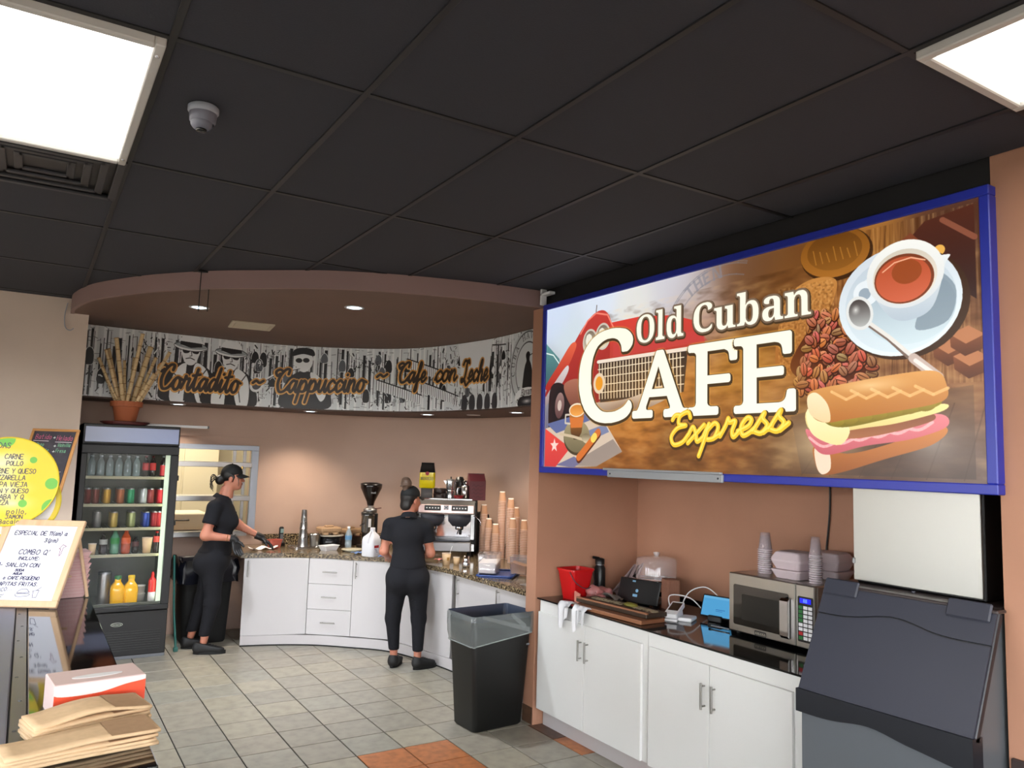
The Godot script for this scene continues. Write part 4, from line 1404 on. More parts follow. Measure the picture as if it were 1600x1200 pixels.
func build_signs() -> void:
	# mural panel on the curved band
	var mu := spline(MURAL, 6)
	var off := []
	for k in mu.size():
		var t: Vector2 = (mu[mini(k + 1, mu.size() - 1)] - mu[maxi(k - 1, 0)]).normalized()
		off.append(mu[k] - Vector2(t.y, -t.x) * 0.006)
	var b := MB.new()
	curve_wall(b, off, 2.395, 3.07, 0.005)
	single("mural", b, print_mat("mural print", paint_mural(), 0.35), "long curved black and white street mural with gold-edged script names of coffee drinks", "mural")
	# the lit cafe sign over the alcove
	var o := thing("cafe_sign", "large blue-framed lit sign reading Old Cuban Cafe Express over the alcove", "sign", Vector3(3.22, 2.45, -3.16))
	var L := 3.19
	var H := 1.25
	var f := MB.new()
	for s in [-1.0, 1.0]:
		f.span(Vector3(-0.012, s * H / 2, -L / 2), Vector3(0.05, s * (H / 2 - 0.042), L / 2), 0.004)
		f.span(Vector3(-0.012, -H / 2 + 0.042, s * L / 2), Vector3(0.05, H / 2 - 0.042, s * (L / 2 - 0.042)), 0.004)
	part("frame", f, mat("sign blue", Color(0.14, 0.19, 0.62), 0.35), o)
	var p := MB.new()
	var hl := L / 2 - 0.04
	var hh := H / 2 - 0.04
	p.quad(Vector3(0, -hh, -hl), Vector3(0, -hh, hl), Vector3(0, hh, hl), Vector3(0, hh, -hl), Vector3(-1, 0, 0))
	p.quad(Vector3(0.01, -hh, -hl), Vector3(0.01, -hh, hl), Vector3(0.01, hh, hl), Vector3(0.01, hh, -hl), Vector3(1, 0, 0))
	var m := print_mat("sign print", paint_sign(), 0.28, 0.75)
	m.albedo_color = Color(0.55, 0.55, 0.55)
	part("face", p, m, o, "backlit print with coffee cup, sandwich, red car and lettering")
	var r := MB.new()
	r.span(Vector3(-0.035, -0.588, -0.82), Vector3(-0.013, -0.575, 0.19), 0.002)
	r.span(Vector3(-0.03, -0.632, -0.78), Vector3(-0.013, -0.588, 0.20), 0.003)
	part("rail", r, mat("rail grey", Color(0.62, 0.64, 0.66), 0.4, 0.3), o, "grey metal rail along the lower edge")
	for z in [-0.75, 0.17]:
		var s2 := MB.new()
		s2.sphere(Vector3(-0.031, -0.61, z), Vector3(0.003, 0.006, 0.006), 8, 6)
		part("screw", s2, mat("dark grey plastic"), o)
	var k := MB.new()
	k.span(Vector3(-0.02, 0.70, -1.63), Vector3(0.03, 0.72, -1.50), 0.003)
	k.span(Vector3(-0.02, 0.63, -1.63), Vector3(0.03, 0.76, -1.61), 0.003)
	part("bracket", k, mat("white plastic"), o)

# bar handle of length L along local axis `ax`, standing out along +z
func bar_handle(parent: Node, c: Vector3, L: float, ax: Vector3, m: Material) -> void:
	var b := MB.new()
	b.tube([c - ax * L / 2 + Vector3(0, 0, 0.03), c + ax * L / 2 + Vector3(0, 0, 0.03)], 0.0065, 8)
	for s in [-1.0, 1.0]:
		b.tube([c + ax * s * L * 0.38, c + ax * s * L * 0.38 + Vector3(0, 0, 0.03)], 0.0045, 6)
	part("handle", b, m, parent)

# cabinet whose face runs from p to q (plan), looking to the room; fronts is a list of [u0, u1, v0, v1, kind, handle]
func cabinet_unit(called: String, label: String, p: Vector2, q: Vector2, y0: float, y1: float, depth: float, fronts: Array, group: String, flare := Vector2.ZERO, face := "white laminate") -> Node3D:
	var w := p.distance_to(q)
	var dir := (q - p) / w
	var mid := (p + q) * 0.5
	var o := thing(called, label, "cabinet", Vector3(mid.x, y0, mid.y), atan2(-dir.y, dir.x), group)
	var h := y1 - y0
	var b := MB.new()
	# open-backed carcass: wedge-shaped towards the wall
	var poly := PackedVector2Array([Vector2(-w / 2 + 0.001, -0.022), Vector2(w / 2 - 0.001, -0.022), Vector2(w / 2 - 0.001 + flare.y, -depth), Vector2(-w / 2 + 0.001 - flare.x, -depth)])
	b.prism(poly, Vector3.ZERO, Vector3(1, 0, 0), Vector3(0, 0, 1), Vector3(0, 1, 0), h)
	part("body", b, mat(face), o)
	for f in fronts:
		var lo := Vector3(-w / 2 + f[0] * w + 0.002, f[2] * h + 0.002, -0.02)
		var hi := Vector3(-w / 2 + f[1] * w - 0.002, f[3] * h - 0.002, 0.0)
		var d := MB.new()
		d.span(lo - Vector3(0, 0, 0), hi, 0.0015)
		var dn := part(f[4], d, mat(face), o)
		if f.size() > 5:
			var c: Vector3 = Vector3(-w / 2 + f[5] * w, f[6] * h, 0.0)
			bar_handle(dn, c, f[7], Vector3.RIGHT if f[4] == "drawer" else Vector3.UP, mat("nickel"))
	return o

const FRONT := [Vector2(1.924, -8.062), Vector2(2.527, -7.885), Vector2(2.89, -7.597), Vector2(3.186, -7.31), Vector2(3.283, -6.94), Vector2(3.41, -6.383), Vector2(3.40, -5.61), Vector2(3.42, -4.985)]

func build_back_counter() -> void:
	var F := FRONT
	var y0 := 0.1
	var y1 := 0.855
	cabinet_unit("base_cabinet", "wide white single-door cabinet at the left end of the round counter", F[0], F[1], y0, y1, 0.45, [[0, 1, 0, 1, "door", 0.06, 0.87, 0.16]], "white cabinets of the round counter", Vector2(0, 0.07))
	cabinet_unit("drawer_cabinet", "white cabinet of three drawers under the round granite counter", F[1], F[2], y0, y1, 0.45, [[0, 1, 0, 0.333, "drawer", 0.5, 0.165, 0.15], [0, 1, 0.333, 0.667, "drawer", 0.5, 0.5, 0.15], [0, 1, 0.667, 1, "drawer", 0.5, 0.83, 0.15]], "white cabinets of the round counter", Vector2(0.07, 0.015))
	cabinet_unit("base_cabinet", "white door cabinet just right of the three drawers, beside the barista's hip", F[2], F[3], y0, y1, 0.45, [[0, 1, 0, 1, "door", 0.1, 0.87, 0.16]], "white cabinets of the round counter", Vector2(0.015, 0.105))
	cabinet_unit("base_cabinet", "white cabinet hidden behind the legs of the barista at the machine", F[3], F[4], y0, y1, 0.45, [[0, 1, 0, 1, "door"]], "white cabinets of the round counter", Vector2(0.105, 0.004))
	cabinet_unit("base_cabinet", "white cabinet right beside the barista's legs, left of the dark gap", F[4], F[5] + Vector2(-0.007, -0.03), y0, y1, 0.45, [[0, 1, 0, 1, "door"]], "white cabinets of the round counter", Vector2(0.004, 0.0))
	cabinet_unit("base_cabinet", "white cabinet behind the black bin with its handle beside the dark gap", F[5] + Vector2(0, 0.03), F[6], y0, y1, 0.45, [[0, 1, 0, 1, "door", 0.08, 0.87, 0.16]], "white cabinets of the round counter")
	cabinet_unit("base_cabinet", "white cabinet at the right end of the round counter, meeting the pillar", F[6], F[7], y0, y1, 0.45, [[0, 1, 0, 1, "door", 0.05, 0.87, 0.16]], "white cabinets of the round counter")
	# filler strip in the gap
	var g := MB.new()
	g.span(Vector3(3.412, 0.1, -6.395), Vector3(3.432, 0.855, -6.36), 0.0)
	single("filler_strip", g, mat("nickel"), "narrow metal strip between two white cabinets beside the barista", "filler strip")
	# toe kick
	var toe := spline([Vector2(1.926, -8.052), Vector2(2.265, -7.955), Vector2(2.595, -7.79), Vector2(2.872, -7.555), Vector2(3.165, -7.24), Vector2(3.33, -6.7), Vector2(3.41, -6.1), Vector2(3.42, -4.985)], 6)
	var t := MB.new()
	curve_wall(t, toe, 0.0, 0.1, 0.02)
	single("toe_kick", t, mat("toe white"), "curved off-white toe kick under the round counter's cabinets", "toe kick")
	var ts := MB.new()
	var t2 := []
	for k in toe.size():
		var d: Vector2 = (toe[mini(k + 1, toe.size() - 1)] - toe[maxi(k - 1, 0)]).normalized()
		t2.append(toe[k] - Vector2(d.y, -d.x) * 0.004)
	curve_wall(ts, t2, 0.0, 0.012, 0.004)
	var tr := struct("trim_5", ts, mat("rubber"))
	# granite top with a backsplash
	var fr := spline([Vector2(1.895, -8.09), Vector2(2.25, -8.01), Vector2(2.515, -7.905), Vector2(2.72, -7.74), Vector2(2.87, -7.59), Vector2(3.16, -7.29), Vector2(3.26, -6.92), Vector2(3.365, -6.4), Vector2(3.375, -5.7), Vector2(3.385, -4.98)], 6)
	var poly := PackedVector2Array()
	for v in fr:
		poly.append(v)
	var bk := spline(BACK, 6)
	bk.reverse()
	for v in bk:
		if v.x > 2.0 and v.y < -5.0:
			poly.append(Vector2(v.x - 0.02, v.y + 0.01))
	poly.append(Vector2(1.9, -8.86))
	var top := MB.new()
	top.prism(poly, Vector3(0, 0.857, 0), Vector3(1, 0, 0), Vector3(0, 0, 1), Vector3(0, 1, 0), 0.0455)
	var g2 := thing("granite_worktop", "mottled brown granite worktop curving along the back counter", "worktop", Vector3.ZERO)
	part("slab", top, mat("granite"), g2)
	var bs := MB.new()
	var bp := []
	for v in spline(BACK, 6):
		if v.x > 2.2 and v.y < -5.0:
			bp.append(v)
	var off := []
	for k in bp.size():
		var d: Vector2 = (bp[mini(k + 1, bp.size() - 1)] - bp[maxi(k - 1, 0)]).normalized()
		off.append(bp[k] - Vector2(d.y, -d.x) * 0.022)
	curve_wall(bs, off, 0.9025, 1.01, 0.02)
	part("backsplash", bs, mat("granite"), g2)
	var sink := MB.new()
	sink.prism(rrect(0.34, 0.3, 0.03), Vector3(3.66, 0.9028, -5.28), Vector3(1, 0, 0), Vector3(0, 0, 1), Vector3(0, 1, 0), 0.0015)
	part("sink_basin", sink, mat("steel dull"), g2, "dark steel sink let into the worktop by the pillar")
	# pass-through window: frame, steel shelves, and the kitchen beyond
	var w := struct("window_5", wframe(), mat("aluminium"))
	for y in [1.06, 1.44, 1.80]:
		var s := MB.new()
		var dd := 0.30 if y > 1.1 else 0.24
		s.span(Vector3(1.28, y - 0.025, -8.86 - 0.16), Vector3(2.10, y + 0.0, -8.86 + dd - 0.16), 0.004)
		s.span(Vector3(1.28, y - 0.055, -8.86 + dd - 0.18), Vector3(2.10, y, -8.86 + dd - 0.16), 0.004)
		single("pass_shelf", s, mat("steel"), {1.06: "lowest steel ledge of the kitchen pass-through window", 1.44: "middle steel shelf in the kitchen pass-through window", 1.80: "topmost steel shelf in the kitchen pass-through window"}[y], "shelf", Vector3.ZERO, 0.0, "pass-through shelves")
	for x in [1.95, 2.06]:
		var up := MB.new()
		up.span(Vector3(x - 0.018, 1.06, -8.94), Vector3(x + 0.018, 1.93, -8.905), 0.003)
		single("shelf_upright", up, mat("steel"), "steel upright nearest the window frame" if x > 2 else "second steel upright from the window frame's right side", "upright", Vector3.ZERO, 0.0, "pass-through uprights")
	kitchen()

func wframe() -> MB:
	var b := MB.new()
	b.span(Vector3(1.22, 1.93, -8.9), Vector3(2.20, 1.985, -8.855), 0.003)
	b.span(Vector3(2.12, 1.02, -8.9), Vector3(2.20, 1.93, -8.855), 0.003)
	b.span(Vector3(1.22, 1.02, -8.9), Vector3(1.27, 1.93, -8.855), 0.003)
	return b

func kitchen() -> void:
	var o := thing("kitchen_counter", "pale kitchen counter behind the pass-through", "counter", Vector3(2.2, 0, -10.45))
	var b := MB.new()
	b.box(Vector3(0, 0.45, 0), Vector3(2.4, 0.9, 0.7), 0.004)
	part("body", b, mat("steel dull"), o)
	var t := MB.new()
	t.box(Vector3(0, 0.92, 0), Vector3(2.5, 0.04, 0.75), 0.004)
	part("top", t, mat("steel"), o)
	var f := thing("chest_freezer", "white lidded kitchen cooler seen through the pass-through", "cooler", Vector3(1.45, 0, -9.75))
	var fb := MB.new()
	fb.box(Vector3(0, 0.6, 0), Vector3(0.75, 1.2, 0.6), 0.01)
	part("body", fb, mat("fridge white", Color(0.85, 0.83, 0.74), 0.4), f)
	var h := MB.new()
	h.tube([Vector3(0.0, 1.13, 0.3), Vector3(0.0, 1.13, 0.34), Vector3(0.16, 1.13, 0.34), Vector3(0.16, 1.13, 0.3)], 0.008, 6)
	part("handle", h, mat("black plastic"), f)
	var d := thing("kitchen_cupboard", "tall cream kitchen cupboard behind the pass-through shelves", "cupboard", Vector3(1.75, 0, -11.2))
	var db := MB.new()
	db.box(Vector3(0, 1.1, 0), Vector3(0.9, 2.2, 0.5), 0.006)
	part("body", db, mat("kitchen cream", Color(0.82, 0.79, 0.70), 0.5), d)
	for s in [-1.0, 1.0]:
		var dd := MB.new()
		dd.box(Vector3(s * 0.225, 1.2, 0.26), Vector3(0.43, 1.9, 0.02), 0.004)
		part("door", dd, mat("kitchen cream 2", Color(0.78, 0.75, 0.66), 0.5), d)
	var l := thing("kitchen_light", "kitchen ceiling light panel behind the pass-through", "ceiling light", Vector3(1.6, 2.79, -10.1))
	var lp := MB.new()
	lp.box(Vector3(0, -0.01, 0), Vector3(1.2, 0.03, 0.6), 0.003)
	part("diffuser", lp, glow("kitchen glow", Color(1, 0.94, 0.78), 2.0), l)
	var al := AreaLight3D.new()
	al.name = "tube_light"
	al.area_size = Vector2(1.15, 0.55)
	al.area_normalize_energy = false
	al.light_energy = 6.5
	al.light_color = Color(1, 0.95, 0.85)
	al.shadow_enabled = true
	al.area_range = 20
	al.rotation.x = -PI / 2
	al.position.y = -0.04
	l.add_child(al)

func build_fridge() -> void:
	var o := thing("drinks_fridge", "tall black glass-door drinks fridge beside the left wall", "fridge", Vector3(0.824, 0, -8.32))
	var bk := mat("fridge black", Color(0.055, 0.055, 0.065), 0.45)
	var zf := 0.348
	var w := 0.41
	var b := MB.new()
	b.span(Vector3(-w, 0.03, -0.35), Vector3(-w + 0.04, 2.13, 0.29), 0.004)
	b.span(Vector3(w - 0.04, 0.03, -0.35), Vector3(w, 2.13, 0.29), 0.004)
	b.span(Vector3(-w + 0.04, 1.93, -0.35), Vector3(w - 0.04, 2.13, 0.29), 0.004)
	b.span(Vector3(-w + 0.04, 0.03, -0.35), Vector3(w - 0.04, 0.46, 0.29), 0.004)
	part("body", b, bk, o)
	var bi := MB.new()
	bi.span(Vector3(-w + 0.04, 0.46, -0.35), Vector3(w - 0.04, 1.93, -0.32), 0.0)
	bi.span(Vector3(-w + 0.04, 0.46, -0.32), Vector3(-w + 0.052, 1.93, 0.28), 0.0)
	bi.span(Vector3(w - 0.052, 0.46, -0.32), Vector3(w - 0.04, 1.93, 0.28), 0.0)
	bi.span(Vector3(-w + 0.05, 0.46, -0.32), Vector3(w - 0.05, 0.475, 0.28), 0.0)
	part("liner", bi, mat("fridge liner", Color(0.30, 0.31, 0.27), 0.5), o)
	var h := MB.new()
	h.span(Vector3(-w, 1.945, 0.29), Vector3(w, 2.13, 0.33), 0.006)
	part("header", h, bk, o)
	var hp := MB.new()
	hp.span(Vector3(-w + 0.018, 1.965, 0.325), Vector3(w - 0.012, 2.105, 0.338), 0.003)
	part("header_panel", hp, mat("header blue", Color(0.60, 0.65, 0.80), 0.25), o, "pale blue blank header panel")
	# door
	var d := MB.new()
	d.span(Vector3(-w, 1.86, 0.295), Vector3(w, 1.94, zf), 0.005)
	d.span(Vector3(-w, 0.43, 0.295), Vector3(w, 0.475, zf), 0.005)
	d.span(Vector3(-w, 0.475, 0.295), Vector3(-w + 0.05, 1.86, zf), 0.005)
	d.span(Vector3(w - 0.068, 0.475, 0.295), Vector3(w, 1.86, zf), 0.005)
	var dn := part("door", d, bk, o)
	var g := MB.new()
	g.span(Vector3(-w + 0.05, 0.475, 0.318), Vector3(w - 0.068, 1.86, 0.326), 0.0)
	var fg := pane("fridge glass", Color(0.5, 0.55, 0.53), 0.02)
	fg.metallic_specular = 0.22
	part("glass", g, fg, dn)
	var st := MB.new()
	st.span(Vector3(w - 0.11, 0.475, 0.29), Vector3(w - 0.068, 1.86, 0.30), 0.003)
	part("light_strip", st, glow("fridge strip", Color(0.80, 0.86, 0.76), 0.32), o, "pale lit strip up the right side")
	var s2 := MB.new()
	s2.span(Vector3(-w + 0.05, 0.475, 0.29), Vector3(w - 0.068, 0.50, 0.312), 0.002)
	part("sill", s2, mat("fridge liner"), dn)
	var al := AreaLight3D.new()
	al.name = "strip_light"
	al.area_size = Vector2(0.04, 1.3)
	al.area_normalize_energy = false
	al.light_energy = 1.6
	al.light_color = Color(0.95, 1.0, 0.85)
	al.shadow_enabled = true
	al.area_range = 3
	al.position = Vector3(w - 0.09, 1.17, 0.285)
	al.rotation.y = deg_to_rad(35)
	o.add_child(al)
	# base grille with an oval badge
	var gr := MB.new()
	gr.span(Vector3(-w, 0.03, 0.29), Vector3(w, 0.425, 0.33), 0.006)
	part("grille_panel", gr, bk, o)
	for k in 9:
		var sl := MB.new()
		sl.span(Vector3(-w + 0.05, 0.07 + k * 0.021, 0.328), Vector3(w - 0.05, 0.08 + k * 0.021, 0.334), 0.001)
		part("slat", sl, mat("black plastic"), o)
	var og := MB.new()
	og.prism(circle2(0.05, 28, 1.0, 0.36), Vector3(-0.012, 0.315, 0.33), Vector3(1, 0, 0), Vector3(0, 1, 0), Vector3(0, 0, 1), 0.004)
	var bn := part("badge", og, mat("badge silver", Color(0.6, 0.62, 0.58), 0.3, 0.6), o)
	var og2 := MB.new()
	og2.prism(circle2(0.044, 28, 1.0, 0.31), Vector3(-0.012, 0.315, 0.334), Vector3(1, 0, 0), Vector3(0, 1, 0), Vector3(0, 0, 1), 0.001)
	part("badge_field", og2, mat("black plastic"), bn)
	var tx := MeshInstance3D.new()
	tx.name = "badge_lettering"
	tx.mesh = text_mesh("Imbera", 0.015, true)
	tx.material_override = mat("badge silver")
	tx.position = Vector3(-0.012, 0.315, 0.3355)
	bn.add_child(tx)
	var kk := MB.new()
	kk.span(Vector3(-w, 0.0, -0.3), Vector3(w, 0.03, 0.325), 0.003)
	part("kick_strip", kk, mat("mid grey"), o)
	for y in [1.2, 1.62]:
		var hd := MB.new()
		hd.span(Vector3(w - 0.005, y, 0.30), Vector3(w + 0.014, y + 0.05, 0.335), 0.004)
		part("hinge", hd, mat("black plastic"), o)
	# wire shelves with price rails
	for y in [1.649, 1.394, 1.175, 0.931]:
		var s := MB.new()
		for k in 13:
			var x := -w + 0.07 + k * 0.0535
			s.tube([Vector3(x, y - 0.004, -0.31), Vector3(x, y - 0.004, 0.235)], 0.0022, 5)
		var sn := part("shelf", s, mat("shelf wire", Color(0.5, 0.5, 0.46), 0.4), o)
		var r := MB.new()
		r.span(Vector3(-w + 0.055, y - 0.022, 0.235), Vector3(w - 0.055, y + 0.0, 0.243), 0.002)
		r.span(Vector3(-w + 0.055, y - 0.006, 0.235), Vector3(w - 0.055, y + 0.004, 0.25), 0.002)
		part("price_rail", r, mat("rail cream", Color(0.68, 0.66, 0.55), 0.4), sn)
	fridge_stock()

func can_mesh(label_img) -> Array:
	var b := MB.new()
	b.smooth = true
	b.lathe([Vector2(0.022, 0.004), Vector2(0.026, 0.0), Vector2(0.031, 0.008), Vector2(0.033, 0.014), Vector2(0.033, 0.112), Vector2(0.031, 0.118)], 18)
	var t := MB.new()
	t.smooth = true
	t.lathe([Vector2(0.031, 0.118), Vector2(0.027, 0.126), Vector2(0.0265, 0.129), Vector2(0.025, 0.129), Vector2(0.024, 0.126), Vector2(0, 0.126)], 18)
	return [b.mesh(), t.mesh()]

func make_can(at: Vector3, col: Color, label: String, group := "", stretch := 1.1) -> Node3D:
	if not tex.has("can"):
		tex.can = can_mesh(null)
	var o := thing("drink_can", label, "can", at, 0.0, group)
	var m := mat("can " + col.to_html(), col, 0.3, 0.45)
	var b := part("body", tex.can[0], m, o)
	var t := part("lid", tex.can[1], mat("steel"), o)
	b.scale = Vector3(1, stretch, 1)
	t.scale = Vector3(1, stretch, 1)
	return o

func make_bottle(called: String, at: Vector3, H: float, R: float, liquid: Material, cap: Color, lab: Color, label: String, cat_ := "bottle", group := "", lab0 := 0.35, lab1 := 0.6) -> Node3D:
	var o := thing(called, label, cat_, at, 0.0, group)
	var b := MB.new()
	b.smooth = true
	b.lathe([Vector2(0, 0.001), Vector2(R * 0.8, 0), Vector2(R, 0.012), Vector2(R, H * 0.28), Vector2(R * 0.95, H * 0.32), Vector2(R, H * 0.36), Vector2(R, H * 0.6), Vector2(R * 0.9, H * 0.7), Vector2(R * 0.5, H * 0.84), Vector2(R * 0.4, H * 0.9), Vector2(R * 0.4, H * 0.93)], 18)
	part("body", b, liquid, o)
	var c := MB.new()
	c.smooth = true
	c.lathe([Vector2(R * 0.46, H * 0.92), Vector2(R * 0.46, H * 0.995), Vector2(R * 0.4, H), Vector2(0, H)], 14)
	part("cap", c, mat("cap " + cap.to_html(), cap, 0.4), o)
	if lab.a > 0.0:
		var l := MB.new()
		l.smooth = true
		l.lathe([Vector2(R * 1.015, H * lab0), Vector2(R * 1.015, H * lab1)], 18)
		part("wrapper", l, mat("wrap " + lab.to_html(), lab, 0.5), o)
	return o

func make_jug(at: Vector3, label: String, liq: Color, cap: Color) -> void:
	var o := thing("juice_jug", label, "jug", at, 0.0, "orange juice jugs")
	var prof := [[0.0, 0.052], [0.01, 0.058], [0.14, 0.06], [0.17, 0.054], [0.195, 0.036], [0.21, 0.026], [0.235, 0.026]]
	var rings := []
	for p in prof:
		var rr := []
		for v in rrect(p[1] * 2.0, p[1] * 2.0, p[1] * 0.55, 4):
			rr.append(Vector3(v.x, p[0], v.y))
		rings.append(rr)
	var b := MB.new()
	b.smooth = true
	b.loft(rings)
	part("body", b, mat("juice " + liq.to_html(), liq, 0.15), o)
	var c := MB.new()
	c.smooth = true
	c.lathe([Vector2(0.03, 0.23), Vector2(0.03, 0.258), Vector2(0.026, 0.262), Vector2(0, 0.262)], 16)
	part("cap", c, mat("cap " + cap.to_html(), cap, 0.4), o)

func fridge_stock() -> void:
	var z := -8.12
	var clear := film("clear bottle", Color(0.62, 0.72, 0.74), 0.35, 0.12)
	# top shelf: clear bottles and red-wrapped ones
	for k in 6:
		var n := ["leftmost", "second", "third", "fourth", "fifth", "sixth"]
		var x := 0.515 + 0.075 * k
		make_bottle("water_bottle", Vector3(x, 1.653, z), 0.19, 0.031, clear, Color(0.7, 0.72, 0.75), Color(0.5, 0.58, 0.62, 0.0), "%s clear bottle from the left on the fridge's top shelf" % n[k], "bottle", "clear bottles on the fridge's top shelf")
	make_bottle("soda_bottle", Vector3(0.968, 1.653, z), 0.195, 0.028, mat("cola", Color(0.09, 0.03, 0.03), 0.1), Color(0.45, 0.06, 0.07), Color(0.68, 0.1, 0.12), "red-labelled bottle beside the clear ones on the fridge's top shelf", "bottle", "red-labelled bottles on the top shelf", 0.3, 0.66)
	make_bottle("soda_bottle", Vector3(1.03, 1.653, z), 0.195, 0.028, mat("cola"), Color(0.45, 0.06, 0.07), Color(0.72, 0.12, 0.13), "second red-labelled bottle on the fridge's top shelf", "bottle", "red-labelled bottles on the top shelf", 0.3, 0.66)
	make_bottle("soda_bottle", Vector3(1.12, 1.653, z), 0.20, 0.026, mat("cola"), Color(0.6, 0.62, 0.66), Color(0.66, 0.12, 0.16), "red-labelled bottle with pale cap at the right end of the top shelf", "bottle", "red-labelled bottles on the top shelf", 0.05, 0.55)
	# cans on the second and third shelves, each with two more queued behind
	var rows := [
		[1.398, [[0.502, Color(0.36, 0.10, 0.09), "dark red"], [0.565, Color(0.40, 0.13, 0.10), "maroon"], [0.658, Color(0.66, 0.50, 0.12), "gold"], [0.772, Color(0.58, 0.31, 0.16), "copper orange"], [0.858, Color(0.05, 0.50, 0.33), "bright green"], [0.968, Color(0.70, 0.73, 0.73), "silver"], [1.03, Color(0.48, 0.16, 0.16), "brownish red"], [1.112, Color(0.70, 0.10, 0.15), "scarlet"]], "second"],
		[1.179, [[0.596, Color(0.42, 0.42, 0.42), "dark grey"], [0.732, Color(0.64, 0.55, 0.28), "pale gold"], [0.882, Color(0.50, 0.53, 0.34), "pale green"], [1.005, Color(0.10, 0.22, 0.55), "blue"], [1.075, Color(0.52, 0.06, 0.10), "deep red"], [1.118, Color(0.58, 0.08, 0.11), "crimson"]], "third"],
	]
	for r in rows:
		for c in r[1]:
			var lab := "%s can at the front of the fridge's %s shelf" % [c[2], r[2]]
			var f := make_can(Vector3(c[0], r[0], z), c[1], lab, "", 1.12 if r[2] == "second" else 1.14)
			for q in 2:
				copy(f, "drink_can", Vector3(c[0], r[0], z - 0.075 * (q + 1)), 0.0, "%s can %s behind the front one on the fridge's %s shelf" % [c[2], ["second in line,", "third in line,"][q], r[2]], "%s cans queued on the %s shelf" % [c[2], r[2]])
	# fourth shelf
	make_cup(Vector3(0.573, 0.936, z), 0.034, 0.026, 0.1, "small kraft paper cup at the left of the fridge's fourth shelf", "")
	make_bottle("soda_bottle", Vector3(0.66, 0.936, z), 0.19, 0.034, mat("cola"), Color(0.1, 0.1, 0.1), Color(0.62, 0.62, 0.6), "dark bottle with grey-white label on the fridge's fourth shelf", "bottle", "", 0.48, 0.72)
	make_bottle("soda_bottle", Vector3(0.755, 0.936, z), 0.225, 0.039, mat("lime soda", Color(0.30, 0.50, 0.40), 0.12), Color(0.2, 0.4, 0.25), Color(0.12, 0.48, 0.22), "green bottle with green label on the fridge's fourth shelf", "bottle", "", 0.42, 0.66)
	make_bottle("soda_bottle", Vector3(0.848, 0.936, z), 0.225, 0.04, mat("orange soda", Color(0.60, 0.22, 0.06), 0.12), Color(0.55, 0.2, 0.08), Color(0.75, 0.30, 0.10), "orange bottle with orange label on the fridge's fourth shelf", "bottle", "", 0.42, 0.66)
	make_bottle("soda_bottle", Vector3(0.935, 0.936, z - 0.05), 0.15, 0.032, mat("cola"), Color(0.1, 0.1, 0.1), Color(0.3, 0.12, 0.1), "short dark bottle right of the orange one on the fourth shelf", "bottle", "", 0.4, 0.7)
	make_cup(Vector3(1.03, 0.936, z), 0.046, 0.034, 0.145, "taller kraft paper cup on the right of the fridge's fourth shelf", "")
	make_bottle("soda_bottle", Vector3(1.112, 0.936, z), 0.2, 0.03, mat("cola"), Color(0.7, 0.1, 0.1), Color(0.72, 0.22, 0.18), "dark bottle with red label at the fourth shelf's right end", "bottle", "", 0.5, 0.78)
	# bottom
	var t := thing("steel_canister", "brushed steel canister on the fridge's bottom", "canister", Vector3(0.70, 0.476, z - 0.06))
	var b := MB.new()
	b.smooth = true
	b.lathe([Vector2(0, 0), Vector2(0.055, 0), Vector2(0.057, 0.01), Vector2(0.057, 0.27)], 24)
	part("body", b, mat("steel"), t)
	var ld := MB.new()
	ld.smooth = true
	ld.lathe([Vector2(0.059, 0.27), Vector2(0.059, 0.285), Vector2(0.05, 0.295), Vector2(0, 0.297)], 24)
	part("lid", ld, mat("steel dull"), t)
	make_jug(Vector3(0.805, 0.476, z + 0.02), "orange juice jug with green cap standing beside the steel canister", Color(0.93, 0.70, 0.05), Color(0.2, 0.45, 0.25))
	make_jug(Vector3(0.918, 0.476, z + 0.02), "orange juice jug with yellow cap, nearer the red can", Color(0.95, 0.72, 0.10), Color(0.85, 0.7, 0.1))
	var wb := thing("white_tub", "small stacked white tub behind the juice jugs in the fridge", "tub", Vector3(1.01, 0.476, z - 0.13))
	for k in 2:
		var tb := MB.new()
		tb.smooth = true
		tb.lathe([Vector2(0, 0), Vector2(0.045, 0), Vector2(0.05, 0.06), Vector2(0.053, 0.062), Vector2(0.053, 0.07), Vector2(0, 0.072)], 18, Vector3(0, 0.074 * k, 0))
		part("tub", tb, mat("off white"), wb)
	var cr := thing("cream_can", "red and white whipped cream can in the fridge's bottom right", "spray can", Vector3(1.098, 0.476, z + 0.02))
	var c1 := MB.new()
	c1.smooth = true
	c1.lathe([Vector2(0, 0), Vector2(0.033, 0), Vector2(0.033, 0.1)], 18)
	part("lower_label", c1, mat("white plastic"), cr)
	var c2 := MB.new()
	c2.smooth = true
	c2.lathe([Vector2(0.033, 0.1), Vector2(0.033, 0.2), Vector2(0.03, 0.213)], 18)
	part("upper_label", c2, mat("can red", Color(0.80, 0.14, 0.12), 0.35), cr)
	var c3 := MB.new()
	c3.smooth = true
	c3.lathe([Vector2(0.03, 0.213), Vector2(0.022, 0.225), Vector2(0.015, 0.235), Vector2(0.014, 0.265), Vector2(0.008, 0.283), Vector2(0, 0.284)], 14)
	part("nozzle_cap", c3, mat("cap red", Color(0.75, 0.1, 0.1), 0.4), cr)

